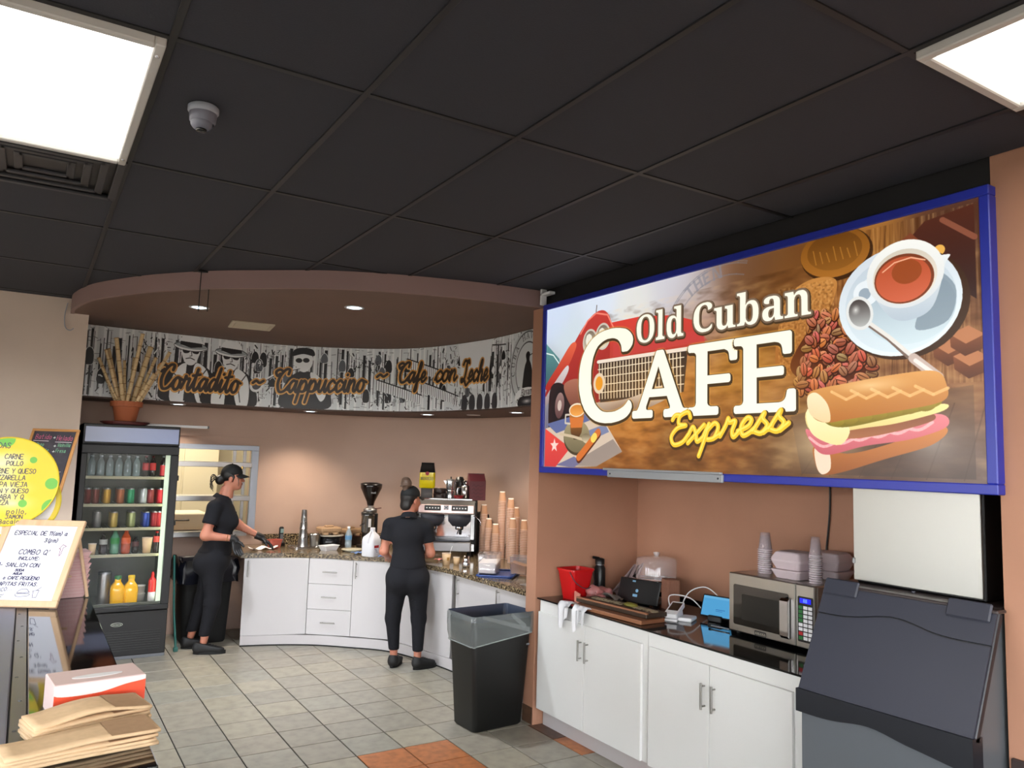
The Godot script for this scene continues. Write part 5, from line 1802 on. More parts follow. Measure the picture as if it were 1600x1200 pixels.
# paper cup standing mouth up
func make_cup(at: Vector3, r1: float, r0: float, h: float, label: String, group: String) -> Node3D:
	var o := thing("paper_cup", label, "paper cup", at, 0.0, group)
	var b := MB.new()
	b.smooth = true
	b.lathe([Vector2(0, 0.004), Vector2(r0 - 0.002, 0.004), Vector2(r0 - 0.001, 0), Vector2(r0, 0.0), Vector2(r1, h - 0.004), Vector2(r1 - 0.002, h - 0.004), Vector2(r0 - 0.002, 0.006), Vector2(0, 0.006)], 20)
	part("cup_wall", b, mat("kraft"), o)
	var l := MB.new()
	l.smooth = true
	l.lathe([Vector2(r1 - 0.002, h - 0.005), Vector2(r1 + 0.0015, h - 0.003), Vector2(r1 + 0.0015, h), Vector2(r1 - 0.002, h)], 20)
	part("rim", l, mat("cup white", Color(0.86, 0.82, 0.78), 0.6), o)
	return o

# terracotta pot of canes on the fridge
func build_pot() -> void:
	var s := thing("plant_saucer", "dark red round saucer on top of the drinks fridge", "saucer", Vector3(0.76, 2.131, -8.10))
	var sb := MB.new()
	sb.smooth = true
	sb.lathe([Vector2(0, 0), Vector2(0.17, 0), Vector2(0.21, 0.022), Vector2(0.20, 0.026), Vector2(0.16, 0.01), Vector2(0, 0.01)], 32)
	part("dish", sb, mat("wine red"), s)
	var rm := MB.new()
	rm.smooth = true
	rm.lathe([Vector2(0.199, 0.0245), Vector2(0.205, 0.030), Vector2(0.213, 0.027), Vector2(0.21, 0.02)], 32)
	part("rim", rm, mat("wine red"), s)
	var p := thing("cane_pot", "terracotta pot holding dry bamboo canes above the fridge", "plant pot", Vector3(0.76, 2.142, -8.10))
	var b := MB.new()
	b.smooth = true
	b.lathe([Vector2(0, 0), Vector2(0.085, 0), Vector2(0.118, 0.16), Vector2(0.118, 0.165)], 28)
	part("pot", b, mat("terracotta"), p)
	var r := MB.new()
	r.lathe([Vector2(0.117, 0.158), Vector2(0.138, 0.16), Vector2(0.142, 0.208), Vector2(0.128, 0.208), Vector2(0.118, 0.16), Vector2(0, 0.155)], 28)
	part("rim", r, mat("terracotta"), p)
	var rng := RandomNumberGenerator.new()
	rng.seed = 31
	var cane := noise_img(77, 0.05, [Color(0.74, 0.62, 0.44), Color(0.88, 0.78, 0.60), Color(0.80, 0.68, 0.50)], 128, 3)
	var cm := tri_tex(mat("cane", Color.WHITE, 0.6), cane, 4.0)
	# lean x, lean z, length, radius
	var C := [
		[-0.30, 0.02, 0.54, 0.016, -0.055, 0.03, "tan bamboo cane leaning left in the pot, third from the left"],
		[-0.17, 0.06, 0.64, 0.019, -0.03, 0.06, "long tan bamboo cane leaning slightly left in the pot"],
		[-0.42, -0.02, 0.48, 0.015, -0.075, 0.0, "leftmost thick bamboo cane in the terracotta pot"],
		[-0.50, 0.03, 0.40, 0.011, -0.06, 0.06, "short thin bamboo cane sticking out lowest at the left"],
		[0.13, 0.04, 0.70, 0.018, -0.008, 0.05, "tallest bamboo cane rising near the pot's middle"],
		[0.22, 0.03, 0.60, 0.024, 0.04, -0.012, "thickest knobbly bamboo cane just right of the tallest one"],
		[0.46, 0.02, 0.60, 0.016, 0.082, 0.045, "long bamboo cane leaning furthest right out of the pot"],
		[0.34, -0.04, 0.52, 0.015, 0.06, -0.02, "bamboo cane behind the right-leaning long one"],
		[0.50, 0.05, 0.36, 0.018, 0.05, 0.075, "short thick bamboo cane low on the pot's right"],
		[-0.07, -0.04, 0.44, 0.013, -0.01, -0.04, "short bamboo cane standing behind the middle ones"],
		[0.05, -0.06, 0.48, 0.013, 0.02, -0.07, "thin bamboo cane at the very back of the pot"],
		[-0.26, -0.05, 0.56, 0.013, -0.04, -0.04, "thin bamboo cane behind the left-leaning ones"],
	]
	for k in C.size():
		var a: Array = C[k]
		var o := thing("bamboo_cane", a[6], "cane", p.position + Vector3(a[4], 0.16, a[5]), 0.0, "bamboo canes in the pot")
		var d := Vector3(a[0], 1.0, a[1]).normalized()
		var m := MB.new()
		var n := 7
		var pl := []
		var rr := []
		for i in n:
			var t: float = float(i) / (n - 1) * a[2]
			pl.append(d * t)
			rr.append(a[3])
		m.tube(pl, rr, 9)
		part("cane", m, cm, o)
		for i in range(1, n):
			var nd := MB.new()
			var c: Vector3 = pl[i]
			nd.tube([c - d * 0.004, c - d * 0.001, c + d * 0.001, c + d * 0.004], [a[3] * 1.0, a[3] * 1.18, a[3] * 1.18, a[3]], 9, false)
			part("node_ring", nd, mat("cane node", Color(0.66, 0.52, 0.34), 0.7), o)
	var lb := thing("light_bar", "flat white strip light lying on top of the fridge", "strip light", Vector3(1.22, 2.131, -8.14), 0.0)
	var q := MB.new()
	q.span(Vector3(-0.28, 0, -0.03), Vector3(0.28, 0.025, 0.03), 0.004)
	part("housing", q, mat("white plastic"), lb)
	for sx in [-1.0, 1.0]:
		var ec := MB.new()
		ec.span(Vector3(sx * 0.28, 0, -0.03), Vector3(sx * 0.295, 0.026, 0.03), 0.003)
		part("end_cap", ec, mat("mid grey"), lb)

const CT := 0.9025   # top of the granite

func lathe_part(called: String, prof: Array, m: Material, parent: Node, segs := 24, c := Vector3(), label := "") -> MeshInstance3D:
	var b := MB.new()
	b.smooth = true
	b.lathe(prof, segs, c)
	return part(called, b, m, parent, label)

func box_part(called: String, c: Vector3, s: Vector3, m: Material, parent: Node, r := 0.003, label := "") -> MeshInstance3D:
	var b := MB.new()
	b.box(c, s, r)
	return part(called, b, m, parent, label)

func tube_part(called: String, p: Array, r, m: Material, parent: Node, segs := 8) -> MeshInstance3D:
	var b := MB.new()
	b.tube(p, r, segs)
	return part(called, b, m, parent)

# a sheet with a crumpled surface: grid of w x d cells over height function
func sheet_mesh(w: float, d: float, nx: int, nz: int, f: Callable, th := 0.002) -> MB:
	var b := MB.new()
	b.smooth = true
	var P := []
	for i in nx + 1:
		var rowp := []
		for j in nz + 1:
			rowp.append((f as Callable).call(float(i) / nx, float(j) / nz))
		P.append(rowp)
	for i in nx:
		for j in nz:
			var a: Vector3 = P[i][j]
			var c: Vector3 = P[i + 1][j + 1]
			var n: Vector3 = (P[i + 1][j] - a).cross(P[i][j + 1] - a)
			if n.y < 0:
				n = -n
			b.quad(a, P[i + 1][j], c, P[i][j + 1], n)
	return b

func build_counter_items() -> void:
	# left of the counter
	var ph := thing("cordless_phone", "black cordless phone upright on the granite near the left end", "phone", Vector3(2.43, CT, -8.62), 0.3)
	box_part("charger", Vector3(0, 0.02, 0), Vector3(0.075, 0.04, 0.08), mat("black plastic"), ph, 0.008)
	box_part("handset", Vector3(0, 0.115, 0.005), Vector3(0.056, 0.19, 0.03), mat("black plastic"), ph, 0.012)
	box_part("keypad", Vector3(0, 0.085, 0.0205), Vector3(0.038, 0.09, 0.003), mat("mid grey"), ph, 0.001)
	box_part("screen", Vector3(0, 0.165, 0.0205), Vector3(0.038, 0.045, 0.003), mat("phone screen", Color(0.55, 0.66, 0.66), 0.1), ph, 0.001)
	var pk := thing("pink_tub", "salmon pink plastic tub beside the black phone", "tub", Vector3(2.33, CT, -8.5), 0.2)
	var pr := []
	for p in [[0.0, 0.058, 0.042], [0.075, 0.072, 0.055], [0.08, 0.076, 0.058], [0.085, 0.076, 0.058], [0.084, 0.07, 0.052], [0.01, 0.055, 0.04]]:
		var rr := []
		for v in rrect(p[1] * 2, p[2] * 2, 0.02, 4):
			rr.append(Vector3(v.x, p[0], v.y))
		pr.append(rr)
	var pb := MB.new()
	pb.loft(pr)
	part("tub", pb, mat("salmon", Color(0.72, 0.36, 0.30), 0.5), pk)
	for q in [[2.10, -8.33, 0.1, "white paper sheet at the counter's left end under the gloved hand"], [2.25, -8.38, -0.25, "white paper tray liner between the gloved hand and the pink tub"]]:
		var sh := sheet_mesh(0.16, 0.12, 6, 5, func(u, v): return Vector3((u - 0.5) * 0.17, 0.008 + 0.022 * absf(u - 0.5) * 2.0 + 0.006 * sin(u * 9 + v * 5), (v - 0.5) * 0.13))
		single("paper_sheet", sh, mat("paper white", Color(0.85, 0.85, 0.86), 0.8), q[3], "paper", Vector3(q[0], CT, q[1]), q[2])
	# tray with steel tumblers and a cup
	var tr := thing("steel_tray", "low clear-edged steel tray under the stacked tumblers", "tray", Vector3(2.64, CT, -8.40), 0.12)
	var tb := MB.new()
	tb.prism(rrect(0.32, 0.22, 0.03), Vector3.ZERO, Vector3(1, 0, 0), Vector3(0, 0, 1), Vector3(0, 1, 0), 0.005)
	part("base", tb, mat("steel"), tr)
	var rim := MB.new()
	var rp := []
	for v in rrect(0.33, 0.23, 0.035):
		rp.append(Vector3(v.x, 0.016, v.y))
	rp.append(rp[0])
	rim.tube(rp, 0.005, 6, false)
	part("rim", rim, mat("chrome"), tr)
	for k in 4:
		var tm := thing("steel_tumbler", ["bottom steel tumbler of the tall stack on the tray", "second steel tumbler up in the tall stack", "third steel tumbler up in the tall stack", "narrow topmost steel tumbler of the tall stack"][k], "tumbler", Vector3(2.615, CT + 0.006 + [0.0, 0.10, 0.19, 0.27][k], -8.42), 0.0, "stacked steel tumblers")
		var R: float = [0.058, 0.05, 0.044, 0.036][k]
		lathe_part("wall", [Vector2(R, 0), Vector2(R * 0.99, 0.006), Vector2(R * 0.74, 0.128), Vector2(R * 0.70, 0.13), Vector2(0, 0.13)], mat("steel"), tm)
		lathe_part("lip", [Vector2(R - 0.002, 0), Vector2(R + 0.002, 0.001), Vector2(R + 0.001, 0.005), Vector2(R - 0.002, 0.005)], mat("chrome"), tm)
	var sc := thing("steel_cup", "wide brushed steel cup on the tray beside the tumbler stack", "cup", Vector3(2.74, CT + 0.006, -8.40))
	lathe_part("cup", [Vector2(0, 0), Vector2(0.052, 0), Vector2(0.062, 0.13), Vector2(0.064, 0.134), Vector2(0.06, 0.134), Vector2(0.05, 0.006), Vector2(0, 0.006)], mat("steel"), sc)
	lathe_part("lip", [Vector2(0.061, 0.13), Vector2(0.0655, 0.132), Vector2(0.0645, 0.137), Vector2(0.06, 0.136)], mat("chrome"), sc)
	# paper boat
	var pbo := MB.new()
	var br := []
	for p in [[0.0, 0.075, 0.045], [0.045, 0.10, 0.065], [0.046, 0.097, 0.062], [0.004, 0.072, 0.042]]:
		var rr := []
		for v in rrect(p[1] * 2, p[2] * 2, 0.012, 3):
			rr.append(Vector3(v.x, p[0] + 0.02 * absf(v.x) * (1.0 if p[0] > 0.01 else 0.0) * 4.0, v.y))
		br.append(rr)
	pbo.loft(br)
	single("paper_boat", pbo, mat("paper white"), "white paper food boat at the counter's front edge", "paper tray", Vector3(2.80, CT, -8.10), 0.35)
	# dark pot with a carton of cup carriers on it
	var pan := thing("dark_pan", "dark round pan with a pale rim under the cardboard carriers", "pan", Vector3(2.93, CT, -8.45))
	lathe_part("pan_body", [Vector2(0, 0), Vector2(0.11, 0), Vector2(0.125, 0.02), Vector2(0.13, 0.115), Vector2(0.126, 0.115), Vector2(0.12, 0.02), Vector2(0, 0.012)], mat("pan black", Color(0.07, 0.07, 0.08), 0.25), pan, 32)
	lathe_part("rim", [Vector2(0.126, 0.112), Vector2(0.146, 0.116), Vector2(0.148, 0.126), Vector2(0.13, 0.128), Vector2(0, 0.124)], mat("pan rim", Color(0.62, 0.6, 0.56), 0.4), pan, 32)
	for k in 2:
		var cc := thing("cup_carrier", ["brown moulded cardboard cup carrier on the dark pan", "second brown cardboard carrier, further right behind the water bottle"][k], "cup carrier", [Vector3(2.91, CT + 0.130, -8.45), Vector3(3.2, CT + 0.1, -8.56)][k], [0.1, 0.5][k])
		var m := MB.new()
		m.box(Vector3(0, 0.055, 0), Vector3(0.24, 0.055, 0.17), 0.014)
		part("tray", m, mat("kraft dark"), cc)
		for sx in [-1.0, 1.0]:
			for sz in [-1.0, 1.0]:
				lathe_part("well", [Vector2(0.034, 0.0), Vector2(0.042, 0.03), Vector2(0, 0.03)], mat("kraft dark"), cc, 12, Vector3(sx * 0.06, 0, sz * 0.042))
		box_part("handle_fold", Vector3(0, 0.09, 0), Vector3(0.10, 0.02, 0.06), mat("kraft dark"), cc, 0.008)
	var cst := thing("carrier_stand", "low dark box behind the water bottle, under a cardboard carrier", "box", Vector3(3.2, CT, -8.56), 0.5)
	box_part("box", Vector3(0, 0.049, 0), Vector3(0.2, 0.098, 0.16), mat("dark brown"), cst, 0.004)
	box_part("lid", Vector3(0, 0.094, 0), Vector3(0.206, 0.01, 0.166), mat("wine red"), cst, 0.002)
	# water bottle
	make_bottle("water_bottle", Vector3(3.05, CT, -8.2), 0.235, 0.036, film("water bottle", Color(0.75, 0.83, 0.88), 0.4, 0.1), Color(0.85, 0.88, 0.92), Color(0.35, 0.55, 0.72), "clear water bottle with blue label in front of the grinder", "bottle", "", 0.40, 0.60)
	# white plate and blue cloth by the jug
	var pl := thing("white_plate", "shallow oval off-white plate left of the milk jug", "plate", Vector3(3.0, CT, -7.93))
	lathe_part("plate", [Vector2(0, 0), Vector2(0.07, 0), Vector2(0.115, 0.02), Vector2(0.113, 0.024), Vector2(0.07, 0.006), Vector2(0, 0.006)], mat("plate", Color(0.7, 0.68, 0.6), 0.35), pl, 32)
	lathe_part("rim", [Vector2(0.112, 0.021), Vector2(0.117, 0.021), Vector2(0.116, 0.026), Vector2(0.112, 0.025)], mat("plate"), pl, 32)
	for q in [[2.985, -7.72, 0.3, "blue cloth on the counter left of the milk jug"], [3.13, -7.36, -0.4, "blue cloth under the barista's hand at the counter's edge"]]:
		var cl := sheet_mesh(0.1, 0.08, 8, 6, func(u, v): return Vector3((u - 0.5) * 0.14, 0.005 + 0.014 * absf(sin(u * 7.0 + v * 3.0)), (v - 0.5) * 0.10))
		single("blue_cloth", cl, mat("cloth blue", Color(0.36, 0.47, 0.66), 0.9), q[3], "cloth", Vector3(q[0], CT, q[1]), q[2])
	milk_jug()
	grinder()
	espresso_machine()
	cup_stacks()
	right_end()

func milk_jug() -> void:
	var o := thing("milk_jug", "white plastic gallon milk jug with red label left of the barista", "milk jug", Vector3(3.035, CT, -7.50), 0.5)
	var rings := []
	for p in [[0.0, 0.068], [0.008, 0.076], [0.16, 0.077], [0.188, 0.070], [0.212, 0.050], [0.236, 0.027], [0.248, 0.021], [0.268, 0.021]]:
		var rr := []
		for v in rrect(p[1] * 2, p[1] * 2, p[1] * 0.45, 4):
			rr.append(Vector3(v.x + (0.012 if p[0] > 0.2 else 0.0), p[0], v.y))
		rings.append(rr)
	var b := MB.new()
	b.smooth = true
	b.loft(rings)
	var mm := mat("milk white", Color(0.88, 0.88, 0.9), 0.35)
	part("body", b, mm, o)
	tube_part("handle", spline([Vector3(-0.064, 0.13, 0.02), Vector3(-0.074, 0.16, 0.02), Vector3(-0.068, 0.20, 0.016), Vector3(-0.035, 0.232, 0.008), Vector3(-0.01, 0.238, 0)], 4), 0.013, mm, o)
	lathe_part("cap", [Vector2(0.025, 0), Vector2(0.025, 0.018), Vector2(0.022, 0.02), Vector2(0, 0.02)], mm, o, 16, Vector3(0.012, 0.264, 0))
	var lb := box_part("label_print", Vector3(-0.01, 0.075, 0.0755), Vector3(0.075, 0.085, 0.001), mat("paper white"), o, 0.0)
	box_part("red_band", Vector3(-0.01, 0.10, 0.0765), Vector3(0.07, 0.026, 0.001), mat("label red", Color(0.65, 0.12, 0.13), 0.5), lb, 0.0)
	for k in 3:
		box_part("print_line", Vector3(-0.022 + 0.01 * k, 0.075 - 0.014 * k, 0.0765), Vector3(0.034 - 0.006 * k, 0.005, 0.001), mat("ink", Color(0.2, 0.22, 0.3), 0.6), lb, 0.0)

func grinder() -> void:
	var o := thing("coffee_grinder", "tall coffee grinder with dark bean hopper on the back counter", "coffee grinder", Vector3(3.28, CT, -8.22), -0.1)
	var bk := mat("black plastic")
	box_part("foot", Vector3(0, 0.015, 0.03), Vector3(0.2, 0.03, 0.28), bk, o, 0.008)
	box_part("column", Vector3(0.03, 0.2, -0.04), Vector3(0.14, 0.36, 0.14), bk, o, 0.012)
	lathe_part("doser", [Vector2(0, 0.15), Vector2(0.065, 0.15), Vector2(0.07, 0.165), Vector2(0.07, 0.33), Vector2(0.074, 0.335), Vector2(0.074, 0.35), Vector2(0, 0.355)], mat("doser steel", Color(0.5, 0.5, 0.5), 0.2, 0.9), o, 24, Vector3(-0.03, 0.02, 0.08))
	lathe_part("doser_lid", [Vector2(0.076, 0.0), Vector2(0.076, 0.022), Vector2(0.05, 0.03), Vector2(0, 0.03)], bk, o, 24, Vector3(-0.03, 0.37, 0.08))
	box_part("label_plate", Vector3(-0.03, 0.28, 0.152), Vector3(0.03, 0.09, 0.004), mat("white plastic"), o, 0.001)
	lathe_part("head", [Vector2(0.06, 0.38), Vector2(0.075, 0.39), Vector2(0.075, 0.42), Vector2(0.04, 0.44), Vector2(0, 0.44)], mat("steel dull"), o, 24, Vector3(0.02, 0, -0.02))
	lathe_part("collar", [Vector2(0.035, 0.43), Vector2(0.035, 0.475), Vector2(0.0, 0.475)], mat("steel"), o, 20, Vector3(0.02, 0, -0.02))
	lathe_part("hopper", [Vector2(0.036, 0.46), Vector2(0.045, 0.5), Vector2(0.118, 0.655), Vector2(0.12, 0.68), Vector2(0.117, 0.69)], mat("hopper brown", Color(0.10, 0.07, 0.065), 0.12), o, 28, Vector3(0.02, 0, -0.02))
	lathe_part("hopper_lid", [Vector2(0.122, 0.685), Vector2(0.12, 0.70), Vector2(0.07, 0.714), Vector2(0.0, 0.716)], mat("hopper lid", Color(0.09, 0.07, 0.07), 0.3), o, 28, Vector3(0.02, 0, -0.02))
	box_part("hopper_label", Vector3(0.02, 0.605, 0.074), Vector3(0.055, 0.022, 0.004), mat("mid grey"), o, 0.0)
	tube_part("lever", [Vector3(0.04, 0.425, 0.03), Vector3(0.13, 0.435, 0.03)], 0.005, mat("wine red"), o)
	tube_part("portafilter_fork", [Vector3(-0.06, 0.13, 0.06), Vector3(-0.07, 0.125, 0.17), Vector3(0.01, 0.125, 0.17), Vector3(0.0, 0.13, 0.06)], 0.007, bk, o)
	tube_part("doser_lever", [Vector3(-0.1, 0.26, 0.08), Vector3(-0.13, 0.25, 0.14)], 0.006, bk, o)

func espresso_machine() -> void:
	# faces the room from the corner
	var o := thing("espresso_machine", "two-group steel espresso machine on the curved counter", "espresso machine", Vector3(3.83, CT, -7.40), -0.52)
	var W := 0.60
	var steel := mat("steel")
	var bk := mat("black plastic")
	var c := MB.new()
	c.prism(PackedVector2Array([Vector2(-0.26, 0.06), Vector2(0.20, 0.06), Vector2(0.20, 0.13), Vector2(0.02, 0.16), Vector2(-0.02, 0.40), Vector2(0.18, 0.43), Vector2(0.20, 0.53), Vector2(0.17, 0.57), Vector2(-0.26, 0.57)]), Vector3(-W / 2, 0, 0), Vector3(0, 0, 1), Vector3(0, 1, 0), Vector3(1, 0, 0), W)
	part("body", c, steel, o)
	box_part("upper_front", Vector3(0, 0.485, 0.195), Vector3(W - 0.02, 0.09, 0.02), mat("steel rose", Color(0.78, 0.68, 0.66), 0.3, 0.9), o, 0.006)
	box_part("backsplash_panel", Vector3(0, 0.28, 0.012), Vector3(W - 0.08, 0.23, 0.012), mat("chrome"), o, 0.003)
	box_part("drip_front", Vector3(0, 0.105, 0.23), Vector3(W - 0.06, 0.10, 0.06), mat("steel dull"), o, 0.01)
	box_part("drip_grate", Vector3(0, 0.165, 0.13), Vector3(W - 0.08, 0.012, 0.21), mat("dark grey plastic"), o, 0.003)
	for s in [-1.0, 1.0]:
		box_part("side_panel", Vector3(s * (W / 2 + 0.01), 0.32, -0.02), Vector3(0.025, 0.5, 0.46), bk, o, 0.012)
		for z in [-0.2, 0.2]:
			lathe_part("foot", [Vector2(0.025, 0), Vector2(0.02, 0.06), Vector2(0, 0.06)], bk, o, 14, Vector3(s * 0.25, 0, z))
	for x in [-0.14, 0.14]:
		box_part("keypad", Vector3(x, 0.495, 0.207), Vector3(0.17, 0.055, 0.012), bk, o, 0.005)
		for k in 5:
			box_part("key", Vector3(x - 0.06 + 0.03 * k, 0.495, 0.2145), Vector3(0.014, 0.012, 0.003), mat("white plastic"), o, 0.001)
		var g := MB.new()
		g.smooth = true
		g.prism(PackedVector2Array([Vector2(-0.12, 0.44), Vector2(0.12, 0.44), Vector2(0.115, 0.36), Vector2(0.07, 0.31), Vector2(-0.07, 0.31), Vector2(-0.115, 0.36)]), Vector3(x, 0, 0.03), Vector3(1, 0, 0), Vector3(0, 1, 0), Vector3(0, 0, 1), 0.15)
		part("group_cover", g, mat("dark grey plastic"), o)
		lathe_part("group_head", [Vector2(0.04, 0.27), Vector2(0.045, 0.28), Vector2(0.045, 0.32), Vector2(0, 0.32)], mat("chrome"), o, 20, Vector3(x, 0, 0.11))
		tube_part("portafilter", [Vector3(x, 0.275, 0.12), Vector3(x + 0.01, 0.27, 0.18), Vector3(x + 0.015, 0.25, 0.30)], [0.014, 0.012, 0.016], bk, o)
		tube_part("spout", [Vector3(x - 0.015, 0.245, 0.13), Vector3(x - 0.02, 0.225, 0.14)], 0.007, mat("chrome"), o)
		tube_part("spout", [Vector3(x + 0.015, 0.245, 0.13), Vector3(x + 0.02, 0.225, 0.14)], 0.007, mat("chrome"), o)
	lathe_part("knob", [Vector2(0.03, 0), Vector2(0.032, 0.02), Vector2(0.02, 0.03), Vector2(0, 0.03)], bk, o, 16, Vector3(0.265, 0.49, 0.205)).rotation.x = PI / 2
	tube_part("steam_wand", spline([Vector3(0.29, 0.42, 0.19), Vector3(0.33, 0.40, 0.24), Vector3(0.36, 0.36, 0.25), Vector3(0.36, 0.33, 0.25)], 5), 0.006, mat("chrome"), o)
	tube_part("steam_wand", spline([Vector3(-0.28, 0.42, 0.19), Vector3(-0.29, 0.38, 0.24), Vector3(-0.28, 0.3, 0.25), Vector3(-0.27, 0.2, 0.24)], 5), 0.006, mat("chrome"), o)
	var em := box_part("emblem", Vector3(0, 0.5, 0.2065), Vector3(0.05, 0.045, 0.006), mat("steel dull"), o, 0.004)
	for s in [-1.0, 1.0]:
		tube_part("emblem_stroke", [Vector3(-0.02 * s, 0.483, 0.211), Vector3(0, 0.5, 0.211), Vector3(0.022 * s, 0.518, 0.211)], 0.003, bk, em, 5)
	box_part("cup_rail", Vector3(0, 0.585, 0.14), Vector3(W - 0.06, 0.02, 0.02), mat("chrome"), o, 0.006)
	# things standing on top of it
	var B := o.transform
	var top := 0.575
	var put := func(x: float, z: float) -> Vector3: return B * Vector3(x, top, z)
	for k in 2:
		var t := thing("dark_tin", ["dark brown tin, lower of two under the yellow coffee bag", "dark brown tin stacked on top of another by the coffee bag"][k], "tin", put.call(-0.085, -0.05) + Vector3(0, 0.058 * k, 0), -0.52)
		lathe_part("tin", [Vector2(0, 0), Vector2(0.067, 0), Vector2(0.067, 0.05), Vector2(0, 0.05)], mat("tin brown", Color(0.13, 0.08, 0.08), 0.4), t, 28)
		lathe_part("lid", [Vector2(0.07, 0.038), Vector2(0.07, 0.056), Vector2(0, 0.058)], mat("tin lid", Color(0.17, 0.11, 0.10), 0.35), t, 28)
	var cbp: Vector3 = put.call(-0.225, -0.06)
	var st := thing("tin_box", "dark flat box under the yellow coffee bag", "box", cbp, -0.5)
	box_part("box", Vector3(0, 0.055, 0), Vector3(0.12, 0.11, 0.12), mat("tin brown"), st, 0.004)
	box_part("lid", Vector3(0, 0.105, 0), Vector3(0.124, 0.012, 0.124), mat("tin lid"), st, 0.003)
	var cb := thing("coffee_bag", "yellow and black foil coffee bag standing on the espresso machine", "coffee bag", cbp + Vector3(0, 0.112, 0), -0.5)
	var rings := []
	for p in [[0.0, 0.078, 0.042], [0.02, 0.084, 0.05], [0.16, 0.083, 0.048], [0.165, 0.083, 0.048]]:
		var rr := []
		for v in rrect(p[1] * 2, p[2] * 2, 0.02, 4):
			rr.append(Vector3(v.x, p[0], v.y))
		rings.append(rr)
	var lb := MB.new()
	lb.smooth = true
	lb.loft(rings)
	part("yellow_panel", lb, mat("coffee yellow", Color(0.86, 0.78, 0.04), 0.25), cb)
	var r2 := []
	for p in [[0.163, 0.083, 0.048], [0.22, 0.075, 0.03], [0.245, 0.070, 0.008], [0.27, 0.068, 0.004]]:
		var rr := []
		for v in rrect(p[1] * 2, p[2] * 2, minf(0.02, p[2] * 0.8), 4):
			rr.append(Vector3(v.x, p[0], v.y))
		r2.append(rr)
	var ub := MB.new()
	ub.smooth = true
	ub.loft(r2)
	part("foil_top", ub, mat("foil black", Color(0.08, 0.08, 0.085), 0.18, 0.4), cb)
	var red := MB.new()
	red.prism(circle2(0.02, 16), Vector3(0, 0.155, 0.049), Vector3(1, 0, 0), Vector3(0, 1, 0), Vector3(0, 0, 1), 0.003)
	part("red_seal", red, mat("label red"), cb)
	var nm := MeshInstance3D.new()
	nm.name = "name_print"
	nm.mesh = text_mesh("CAFÉ BUSTELO", 0.022, true, true)
	nm.mesh.text = "BUSTELO"
	nm.material_override = mat("ink")
	nm.position = Vector3(0, 0.10, 0.0505)
	nm.scale = Vector3(0.95, 1.4, 1)
	cb.add_child(nm)
	# moka pot
	var mp := thing("moka_pot", "aluminium stovetop moka pot on top of the espresso machine", "moka pot", put.call(0.03, -0.03), -0.4)
	var al := mat("aluminium pot", Color(0.72, 0.74, 0.76), 0.25, 0.95)
	lathe_part("boiler", [Vector2(0, 0), Vector2(0.052, 0), Vector2(0.05, 0.02), Vector2(0.042, 0.085), Vector2(0.046, 0.09)], al, mp, 8)
	lathe_part("jug", [Vector2(0.04, 0.095), Vector2(0.044, 0.10), Vector2(0.062, 0.195), Vector2(0.06, 0.2)], al, mp, 8)
	lathe_part("waist", [Vector2(0.047, 0.085), Vector2(0.049, 0.09), Vector2(0.047, 0.1)], mat("chrome"), mp, 20)
	lathe_part("lid", [Vector2(0.061, 0.2), Vector2(0.04, 0.212), Vector2(0.0, 0.218)], al, mp, 8)
	lathe_part("lid_knob", [Vector2(0.006, 0.216), Vector2(0.009, 0.23), Vector2(0.007, 0.24), Vector2(0, 0.242)], mat("black plastic"), mp, 10)
	tube_part("handle", spline([Vector3(0.058, 0.185, 0), Vector3(0.1, 0.19, 0), Vector3(0.105, 0.15, 0), Vector3(0.092, 0.10, 0)], 5), 0.009, mat("black plastic"), mp)
	var spb := MB.new()
	spb.prism(PackedVector2Array([Vector2(-0.055, 0.195), Vector2(-0.08, 0.198), Vector2(-0.05, 0.15)]), Vector3(0, 0, -0.014), Vector3(1, 0, 0), Vector3(0, 1, 0), Vector3(0, 0, 1), 0.028)
	part("spout", spb, al, mp)
	var rb := thing("red_bowl", "small dark red bowl between moka pot and steel kettle", "bowl", put.call(0.12, 0.07), 0.0)
	lathe_part("bowl", [Vector2(0, 0), Vector2(0.03, 0), Vector2(0.055, 0.045), Vector2(0.052, 0.045), Vector2(0.028, 0.006), Vector2(0, 0.006)], mat("bowl red", Color(0.45, 0.07, 0.10), 0.3), rb)
	lathe_part("rim", [Vector2(0.052, 0.043), Vector2(0.057, 0.044), Vector2(0.055, 0.048), Vector2(0.052, 0.047)], mat("bowl red"), rb)
	var kt := thing("steel_press", "slim steel coffee press with side handle on the espresso machine", "coffee press", put.call(0.185, -0.03), -0.6)
	lathe_part("body", [Vector2(0, 0), Vector2(0.042, 0), Vector2(0.042, 0.145), Vector2(0.0, 0.145)], steel, kt)
	lathe_part("neck", [Vector2(0.03, 0.145), Vector2(0.028, 0.20), Vector2(0, 0.205)], mat("chrome"), kt, 18)
	tube_part("handle", spline([Vector3(-0.04, 0.13, 0.01), Vector3(-0.075, 0.125, 0.02), Vector3(-0.08, 0.06, 0.02), Vector3(-0.045, 0.03, 0.01)], 5), 0.008, mat("chrome"), kt)
	var dl := thing("dark_flask", "dark rounded flask behind the steel press on the espresso machine", "flask", put.call(0.12, -0.17))
	lathe_part("body", [Vector2(0, 0), Vector2(0.045, 0), Vector2(0.05, 0.2)], mat("black plastic"), dl)
	lathe_part("shoulder", [Vector2(0.05, 0.2), Vector2(0.036, 0.235), Vector2(0, 0.24)], mat("black plastic"), dl)
	# slant-topped suggestion box
	var sb := thing("slant_box", "plum coloured slant-topped box with handwriting beside the steel press", "box", put.call(0.305, -0.05), -0.35)
	var sm := MB.new()
